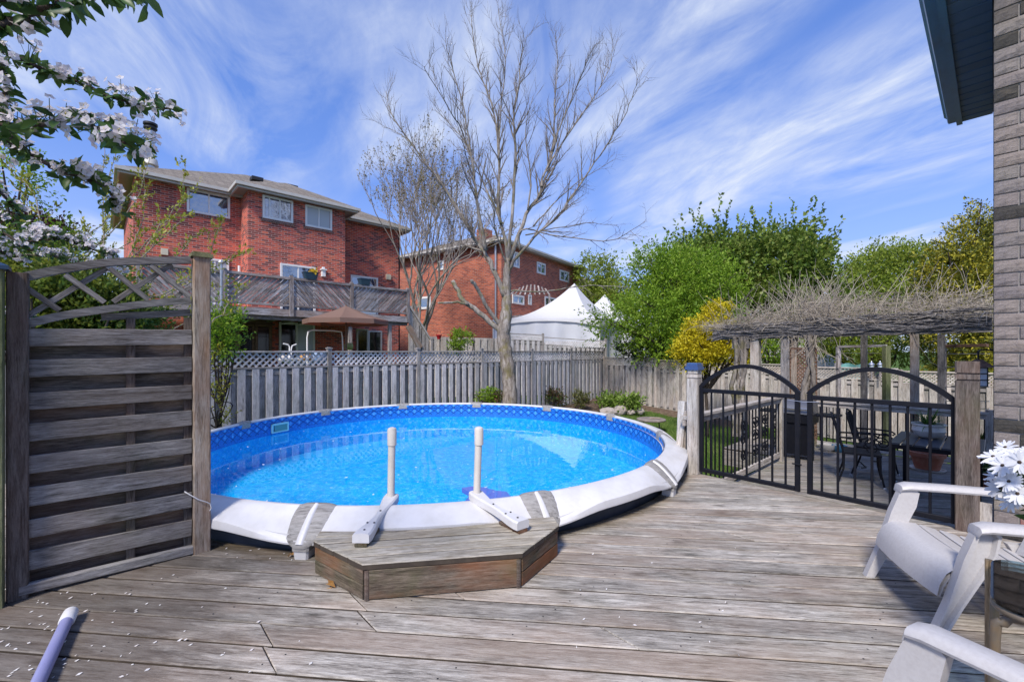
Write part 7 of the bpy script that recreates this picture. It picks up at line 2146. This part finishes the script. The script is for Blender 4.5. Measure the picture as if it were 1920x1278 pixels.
# grass blades on the visible lawn
n = 70000
gx_ = RNG.uniform(1.2, 9.5, n); gy_ = RNG.uniform(6.0, 17.5, n)
P2 = np.stack([gx_, gy_], 1)
keep = (np.hypot(gx_ - PC.x, gy_ - PC.y) > PR + 0.35)
uu = P2 @ UU; vv = P2 @ VV
keep &= ~((uu > GATE_U - 0.1) & (uu < 10.5) & (vv > -2.62)) & ~((uu > 8.85) & (uu < 10.5) & (vv > -3.65))
cv = np.array([cb.x, cb.y]); rel = P2 - cv; keep &= (rel @ np.array([sn2.x, sn2.y]) > 0.05)
rel = P2 - np.array([posts[2].x, posts[2].y]); keep &= (rel @ np.array([fn_.x, fn_.y]) > 1.9)
P2 = P2[keep]; n = len(P2)
z = ground_z(P2[:, 0], P2[:, 1]); a = RNG.uniform(0, 6.28, n); hgt = RNG.uniform(0.04, 0.10, n)
s_ = np.stack([np.cos(a), np.sin(a), np.zeros(n)], 1) * 0.006; lean = np.stack([np.sin(a * 1.7), np.cos(a * 2.3), np.zeros(n)], 1) * (hgt * 0.5)[:, None]
b0 = np.stack([P2[:, 0], P2[:, 1], z - 0.005], 1)
V = np.stack([b0 - s_, b0 + s_, b0 + lean + np.stack([np.zeros(n), np.zeros(n), hgt], 1)], 1).reshape(-1, 3)
M_['blade'] = leafmat('grass_blades', [(0.06, 0.12, 0.02), (0.10, 0.19, 0.03), (0.16, 0.24, 0.05), (0.22, 0.24, 0.08)], 0.3)
gr = raw_mesh('grass', V, np.arange(n * 3).reshape(n, 3), M_['blade']); tag(gr, 'short green lawn grass beyond the pool', 'grass', kind='stuff')

# ------------------------------------------------------------------ white plastic garden chairs
def garden_chair(label, ctr, f):
    """built at the origin: x to the right of the sitter, y forward, z up; then moved"""
    M = frame_matrix((ctr[0], ctr[1], 0), (f[1], -f[0], 0), (f[0], f[1], 0), (0, 0, 1))
    root = empty('garden_chair', (0, 0, 0), label, 'chair', 'white plastic garden chairs')
    m = M_['chair_pl']; HW = 0.335
    for sx in (-1, 1):
        # leg: slanting channel-shaped panel from the arm down to the foot
        out = [(0.015, 0.575), (0.070, 0.42), (0.128, 0.20), (0.200, 0.0), (0.156, 0.0), (0.070, 0.19), (-0.005, 0.34), (-0.055, 0.46), (-0.070, 0.545), (-0.04, 0.575)]
        n = len(out); x0 = sx * (HW - 0.035); x1 = sx * (HW + 0.012); cy = sum(p[0] for p in out) / n; cz = sum(p[1] for p in out) / n
        mb = MB()
        def inset(p, k):
            # towards the panel's own centre line at that height
            zc = p[1]; yc = np.interp(zc, [0, 0.2, 0.36, 0.46, 0.575], [0.178, 0.095, 0.03, -0.02, -0.03]); return (p[0] + (yc - p[0]) * k, cz + (p[1] - cz) * (1 - 0.12 * k))
        ri = [Vector((x0, p[0], p[1])) for p in out]; ro = [Vector((x1, p[0], p[1])) for p in out]
        ro2 = [Vector((x1, *inset(p, 0.32))) for p in out]; rd = [Vector((x1 - sx * 0.022, *inset(p, 0.50))) for p in out]
        V = ri + ro + ro2 + rd; fs = []
        for a in range(3):
            for i in range(n): fs.append((a * n + i, a * n + (i + 1) % n, (a + 1) * n + (i + 1) % n, (a + 1) * n + i))
        fs.append(tuple(range(n))[::-1]); fs.append(tuple(range(3 * n, 4 * n)))
        mb.add(V, fs); mb.build('front_leg', m, root, smooth=28)
        # arm
        rows = []
        for y, z, w, th in ((0.028, 0.552, 0.040, 0.016), (0.020, 0.576, 0.047, 0.022), (-0.02, 0.588, 0.050, 0.026), (-0.20, 0.590, 0.048, 0.026), (-0.42, 0.588, 0.044, 0.026), (-0.60, 0.592, 0.038, 0.026), (-0.66, 0.59, 0.034, 0.024)):
            xc = sx * (HW - 0.004)
            pr = [(-w, -th * 0.6), (-w * 0.86, 0.0), (-w * 0.6, th * 0.30), (w * 0.6, th * 0.30), (w * 0.86, 0.0), (w, -th * 0.6), (w * 0.9, -th), (-w * 0.9, -th), (-w, -th * 0.6)]
            rows.append([Vector((xc + a, y, z + b)) for a, b in pr])
        mb = MB(); mb.grid(rows); mb.f.append(tuple(range(8))); k = len(mb.v) - 9; mb.f.append(tuple(range(k, k + 8))[::-1]); mb.build('arm', m, root, smooth=35)
        # rear leg
        rows = []
        for y, z, w in ((-0.52, 0.30, 0.05), (-0.60, 0.14, 0.04), (-0.68, 0.0, 0.03)):
            rows.append([Vector((sx * (HW - 0.03) + a * 0.02, y + b * w, z)) for a, b in ((-1, -1), (1, -1), (1, 1), (-1, 1), (-1, -1))])
        mb = MB(); mb.grid(rows); mb.build('rear_leg', m, root)
    # seat: rolled front apron and slats running across
    W_ = HW - 0.03
    prof = [(0.150, 0.215), (0.140, 0.27), (0.115, 0.325), (0.075, 0.362), (0.03, 0.372), (-0.055, 0.362), (-0.06, 0.345), (0.02, 0.350), (0.07, 0.340), (0.10, 0.31), (0.125, 0.26), (0.138, 0.215)]
    rows = [[Vector((x, y + 0.02 * (1 - (x / W_) ** 2), z)) for y, z in prof + prof[:1]] for x in np.linspace(-W_, W_, 13)]
    mb = MB(); mb.grid(rows); mb.build('front_apron', m, root, smooth=35)
    for i in range(5):
        y0 = -0.068 - i * 0.098; y1 = y0 - 0.084; z0 = 0.358 - i * 0.022; z1 = z0 - 0.019
        mb = MB(); rows = []
        for x in np.linspace(-W_, W_, 7):
            dz = -0.012 * (1 - (x / W_) ** 2); rows.append([Vector((x, y0, z0 + dz - 0.016)), Vector((x, y0, z0 + dz - 0.004)), Vector((x, y0 - 0.006, z0 + dz)), Vector((x, y1 + 0.006, z1 + dz)), Vector((x, y1, z1 + dz - 0.004)), Vector((x, y1, z1 + dz - 0.016)), Vector((x, y0, z0 + dz - 0.016))])
        mb.grid(rows); mb.build('seat_slat', m, root, smooth=30)
    for i in range(6):                                # fan back
        t = (i - 2.5) / 2.5; xa = t * 0.22; xb = t * 0.31; top = 0.93 - 0.10 * t * t
        plank('back_slat', Vector((xa, -0.50, 0.26)), Vector((xb, -0.80, top)), 0.095, 0.016, m, root, up=(0, 1, 0.4), ch=0.004)
    plank('back_rail', Vector((-HW, -0.635, 0.56)), Vector((HW, -0.635, 0.56)), 0.03, 0.06, m, root)
    root.matrix_basis = M; W[root.name] = M.copy()
    return root, M
ch1, _ = garden_chair('white plastic garden chair standing nearest the gate', (2.295, 2.365), (-0.954, 0.30))
c2 = copy_tree(ch1, frame_matrix((0.905, 1.165, 0), (0.92, 0.39, 0), (-0.39, 0.92, 0), (0, 0, 1)))
c2['label'] = 'white plastic garden chair cut off at the bottom right corner'
# ------------------------------------------------------------------ glass side table and artificial daisies
TZ = 0.60
K = gp(1858, 1040, TZ); tl = empty('side_table', (K.x, K.y, 0), 'small glass-topped side table between the white chairs', 'table')
LU, LV = 0.50, 0.55
def tpt(a, b, z): return Vector((K.x, K.y, 0)) - U2 * a + V2 * b + Vector((0, 0, z))
def rrect(a0, a1, b0, b1, r, n=6):
    P = []
    for (ca, cb2, s0) in ((a1 - r, b1 - r, 0), (a0 + r, b1 - r, 90), (a0 + r, b0 + r, 180), (a1 - r, b0 + r, 270)):
        for i in range(n + 1): t = math.radians(s0 + 90 * i / n); P.append((ca + r * math.cos(t), cb2 + r * math.sin(t)))
    return P
def glass_top():
    t = NT('table_glass'); fr = t.n('ShaderNodeFresnel'); fr.inputs['IOR'].default_value = 1.5
    g = t.n('ShaderNodeBsdfGlossy'); g.inputs['Roughness'].default_value = 0.03; tr = t.n('ShaderNodeBsdfTransparent'); tr.inputs[0].default_value = (0.62, 0.78, 0.84, 1)
    mx = t.n('ShaderNodeMixShader'); t.l(fr.outputs[0], mx.inputs[0]); t.l(tr.outputs[0], mx.inputs[1]); t.l(g.outputs[0], mx.inputs[2]); return t.done(mx.outputs[0])
mb = MB(); mb.extrude([tpt(a, b, TZ - 0.008) for a, b in rrect(0.0, LU, 0.0, LV, 0.09)], (0, 0, 0.008)); mb.build('glass_top', glass_top(), tl)
M_['tfr'] = plain('worn_table_frame', (0.16, 0.145, 0.12), 0.45, 0.3, 0.5, dirt=(0.26, 0.16, 0.07), dirtscale=12, dirtamt=0.7)
mb = MB(); P = [tpt(a, b, TZ - 0.022) for a, b in rrect(0.012, LU - 0.012, 0.012, LV - 0.012, 0.08)]; mb.tube(P + P[:1], 0.013, 8, cap=False); mb.build('top_frame', M_['tfr'], tl, smooth=50)
for a in (0.05, LU - 0.05):
    P = [tpt(a, 0.01, 0.0), tpt(a, 0.01, TZ - 0.12), tpt(a, 0.03, TZ - 0.065), tpt(a, 0.09, TZ - 0.036), tpt(a, LV - 0.09, TZ - 0.036), tpt(a, LV - 0.03, TZ - 0.065), tpt(a, LV - 0.01, TZ - 0.12), tpt(a, LV - 0.01, 0.0)]
    mb = MB(); mb.tube(smooth_path(P, 3), 0.014, 8); mb.build('leg_hoop', M_['tfr'], tl, smooth=50)
for b in (0.01, LV - 0.01): mb = MB(); mb.tube([tpt(0.05, b, 0.16), tpt(LU - 0.05, b, 0.16)], 0.010, 8); mb.build('stretcher', M_['tfr'], tl)
M_['woodleg'] = wood('table_leg_wood', (0.16, 0.10, 0.05), (0.32, 0.22, 0.12), (0.45, 0.33, 0.20), knots=0)
plank('corner_leg', tpt(0.0, -0.006, 0.0), tpt(0.0, -0.006, TZ - 0.02), 0.022, 0.022, M_['woodleg'], tl, up=U2)
vz = tpt(0.20, 0.20, TZ); dz_ = empty('daisy_bouquet', vz, 'bunch of artificial white daisies on the side table', 'flowers')
M_['daisy'] = leafmat('white_daisy', [(0.80, 0.80, 0.82), (0.86, 0.86, 0.87), (0.78, 0.79, 0.83)], 0.3)
M_['daisy_c'] = plain('daisy_centre', (0.05, 0.03, 0.02), 0.8)
mb = MB(); mb.lathe(vz, [(0.045, 0.002), (0.06, 0.05), (0.055, 0.11), (0.04, 0.15), (0.045, 0.16), (0.036, 0.158)], 20); mb.build('vase', M_['white_cer'], dz_, smooth=35)
segs = []; V = []; Q = []; CV = MB(); LPp = []; LDd = []
fl = [(1885, 838, 1.62), (1862, 855, 1.58), (1905, 850, 1.55), (1880, 872, 1.52), (1900, 880, 1.60), (1868, 892, 1.60), (1892, 902, 1.50), (1912, 866, 1.45), (1915, 905, 1.58), (1908, 925, 1.48), (1876, 915, 1.62), (1895, 940, 1.55), (1930, 845, 1.5), (1940, 880, 1.5), (1950, 910, 1.5), (1960, 860, 1.55)]
rg = random.Random(3)
for px, py, Y in fl:
    c = at(px, py, Y); base = vz + Vector((0, 0, 0.15)); nrm = ((c - base).normalized() + Vector((-0.45, -0.75, 0.1)) * rg.uniform(0.4, 1.2) + Vector((rg.gauss(0, 0.25), rg.gauss(0, 0.25), rg.gauss(0, 0.25)))).normalized()
    segs.append((smooth_path([base, base.lerp(c, 0.5) + Vector((0, 0, 0.04)), c - nrm * 0.01], 3), [0.003] * 7))
    x = nrm.orthogonal().normalized(); y = nrm.cross(x); s_ = rg.uniform(0.033, 0.043); off = rg.uniform(0, 1)
    for lay in range(2):
        for k in range(11):
            a = 2 * math.pi * (k + 0.5 * lay + off) / 11 + rg.gauss(0, 0.05); d = x * math.cos(a) + y * math.sin(a); t = -x * math.sin(a) + y * math.cos(a); w = s_ * 0.15; dr = rg.uniform(-0.2, 0.25) - 0.15 * lay
            k0 = len(V); V += [c + d * s_ * 0.12 - t * w * 0.4, c + d * s_ * 0.12 + t * w * 0.4, c + d * s_ * 0.6 + t * w + nrm * s_ * dr * 0.6, c + d * s_ * 0.6 - t * w + nrm * s_ * dr * 0.6, c + d * s_ * 1.02 + t * w * 0.45 + nrm * s_ * dr, c + d * s_ * 1.02 - t * w * 0.45 + nrm * s_ * dr]
            Q += [(k0, k0 + 1, k0 + 2, k0 + 3), (k0 + 3, k0 + 2, k0 + 4, k0 + 5)]
    for k in range(6): CV.add([c + x * 0.006 * math.cos(q) + y * 0.006 * math.sin(q) + nrm * 0.002 for q in np.arange(0, 6.2, 1.047)] + [c + nrm * 0.006], [(i, (i + 1) % 6, 6) for i in range(6)]) if k == 0 else None
    for _ in range(2): LPp.append(tuple(base.lerp(c, rg.uniform(0.4, 0.8)))); LDd.append((rg.gauss(0, 1), rg.gauss(0, 1), 0.3))
raw_mesh('petals', np.array([tuple(p) for p in V]), np.array(Q), M_['daisy'], dz_, 'stuff')
CV.build('centres', M_['daisy_c'], dz_, kind='stuff')
tubes_mesh('stems', segs, M_['lf_dark'], dz_, 5, 'stuff'); leaf_mesh('leaves', np.array(LPp), 0.09, M_['lf_dark'], dz_, aspect=0.4, dirs=np.array(LDd), six=True)
# ------------------------------------------------------------------ pool pole on the deck, petals and leaves
pa, pb = gp(133, 1147, 0.035), gp(70, 1282, 0.030)
pd = (pb - pa).normalized(); pole = empty('pool_pole', pa, 'lilac-blue pool pole with white end lying on the deck', 'pole')
M_['lilac'] = plain('lilac_tube', (0.23, 0.235, 0.43), 0.38, 0.0, 0.5, dirt=(0.32, 0.32, 0.46), dirtscale=9)
mb = MB(); mb.tube([pa + pd * 0.06, pb + pd * 1.4], 0.026, 20); mb.build('tube', M_['lilac'], pole, smooth=40)
mb = MB(); mb.tube([pa, pa + pd * 0.004, pa + pd * 0.03, pa + pd * 0.10, pa + pd * 0.105], [0.027, 0.031, 0.032, 0.0315, 0.028], 20); mb.build('end_sleeve', M_['white_pl'], pole, smooth=40)
V = []; Q = []
rg = random.Random(77)
sp_ = [(72, 1126), (80, 1130), (88, 1132), (126, 1111), (178, 1113), (172, 1115), (236, 1112), (243, 1114), (56, 1170), (75, 1171), (83, 1170), (90, 1175), (84, 1180), (98, 1182), (28, 1217), (160, 1146), (255, 1144), (211, 1167), (241, 1189), (172, 1211), (195, 1212), (244, 1225), (144, 1239), (121, 1245), (119, 1252), (173, 1163), (275, 1132), (215, 1146), (325, 1078), (303, 1085), (3, 1180), (3, 1203), (290, 1205), (480, 1012), (466, 1022), (503, 1020)]
pts = [gp(x, y, 0.0) for x, y in sp_]
for i in range(150):
    x = rg.uniform(0, 620) ** 1.0; y = rg.uniform(1035, 1278); 
    if rg.random() < math.exp(-x / 260): pts.append(gp(x, y, 0))
for i in range(25): pts.append(gp(rg.uniform(420, 580), rg.uniform(1012, 1050), 0))
for i in range(14): pts.append(gp(rg.uniform(1000, 1400), rg.uniform(1020, 1240), 0))
pts = [p for p in pts if (p - PC).xy.length > PR + 0.12]
for p in pts:
    an = rg.uniform(-0.2, 1.6); l = rg.uniform(0.004, 0.012); w = l * rg.uniform(0.35, 0.6); d = Vector((math.cos(an), math.sin(an), 0)); e_ = Vector((-d.y, d.x, 0)); k = len(V)
    V += [p - d * l + Vector((0, 0, 0.003)), p + e_ * w + Vector((0, 0, 0.005)), p + d * l + Vector((0, 0, rg.uniform(0.003, 0.010))), p - e_ * w + Vector((0, 0, 0.003))]; Q.append((k, k + 1, k + 2, k + 3))
o = raw_mesh('fallen_petals', np.array([tuple(p) for p in V]), np.array(Q), M_['petal']); tag(o, 'white fallen petals scattered on the deck at the left', 'petals', kind='stuff')
M_['dryleaf'] = leafmat('dry_leaf', [(0.35, 0.17, 0.05), (0.45, 0.25, 0.09)], 0.2)
for px, py, lab in ((545, 1042, 'dry orange leaf beside the pool leg'), (624, 1101, 'small dry leaf at the corner of the step box')):
    p = gp(px, py, 0.004); o = leaf_mesh('dry_leaf', np.array([tuple(p)] * 3) + RNG.normal(size=(3, 3)) * np.array([0.012, 0.012, 0.002]), 0.05, M_['dryleaf'], None, aspect=0.6, kind=None); tag(o, lab, 'leaf')
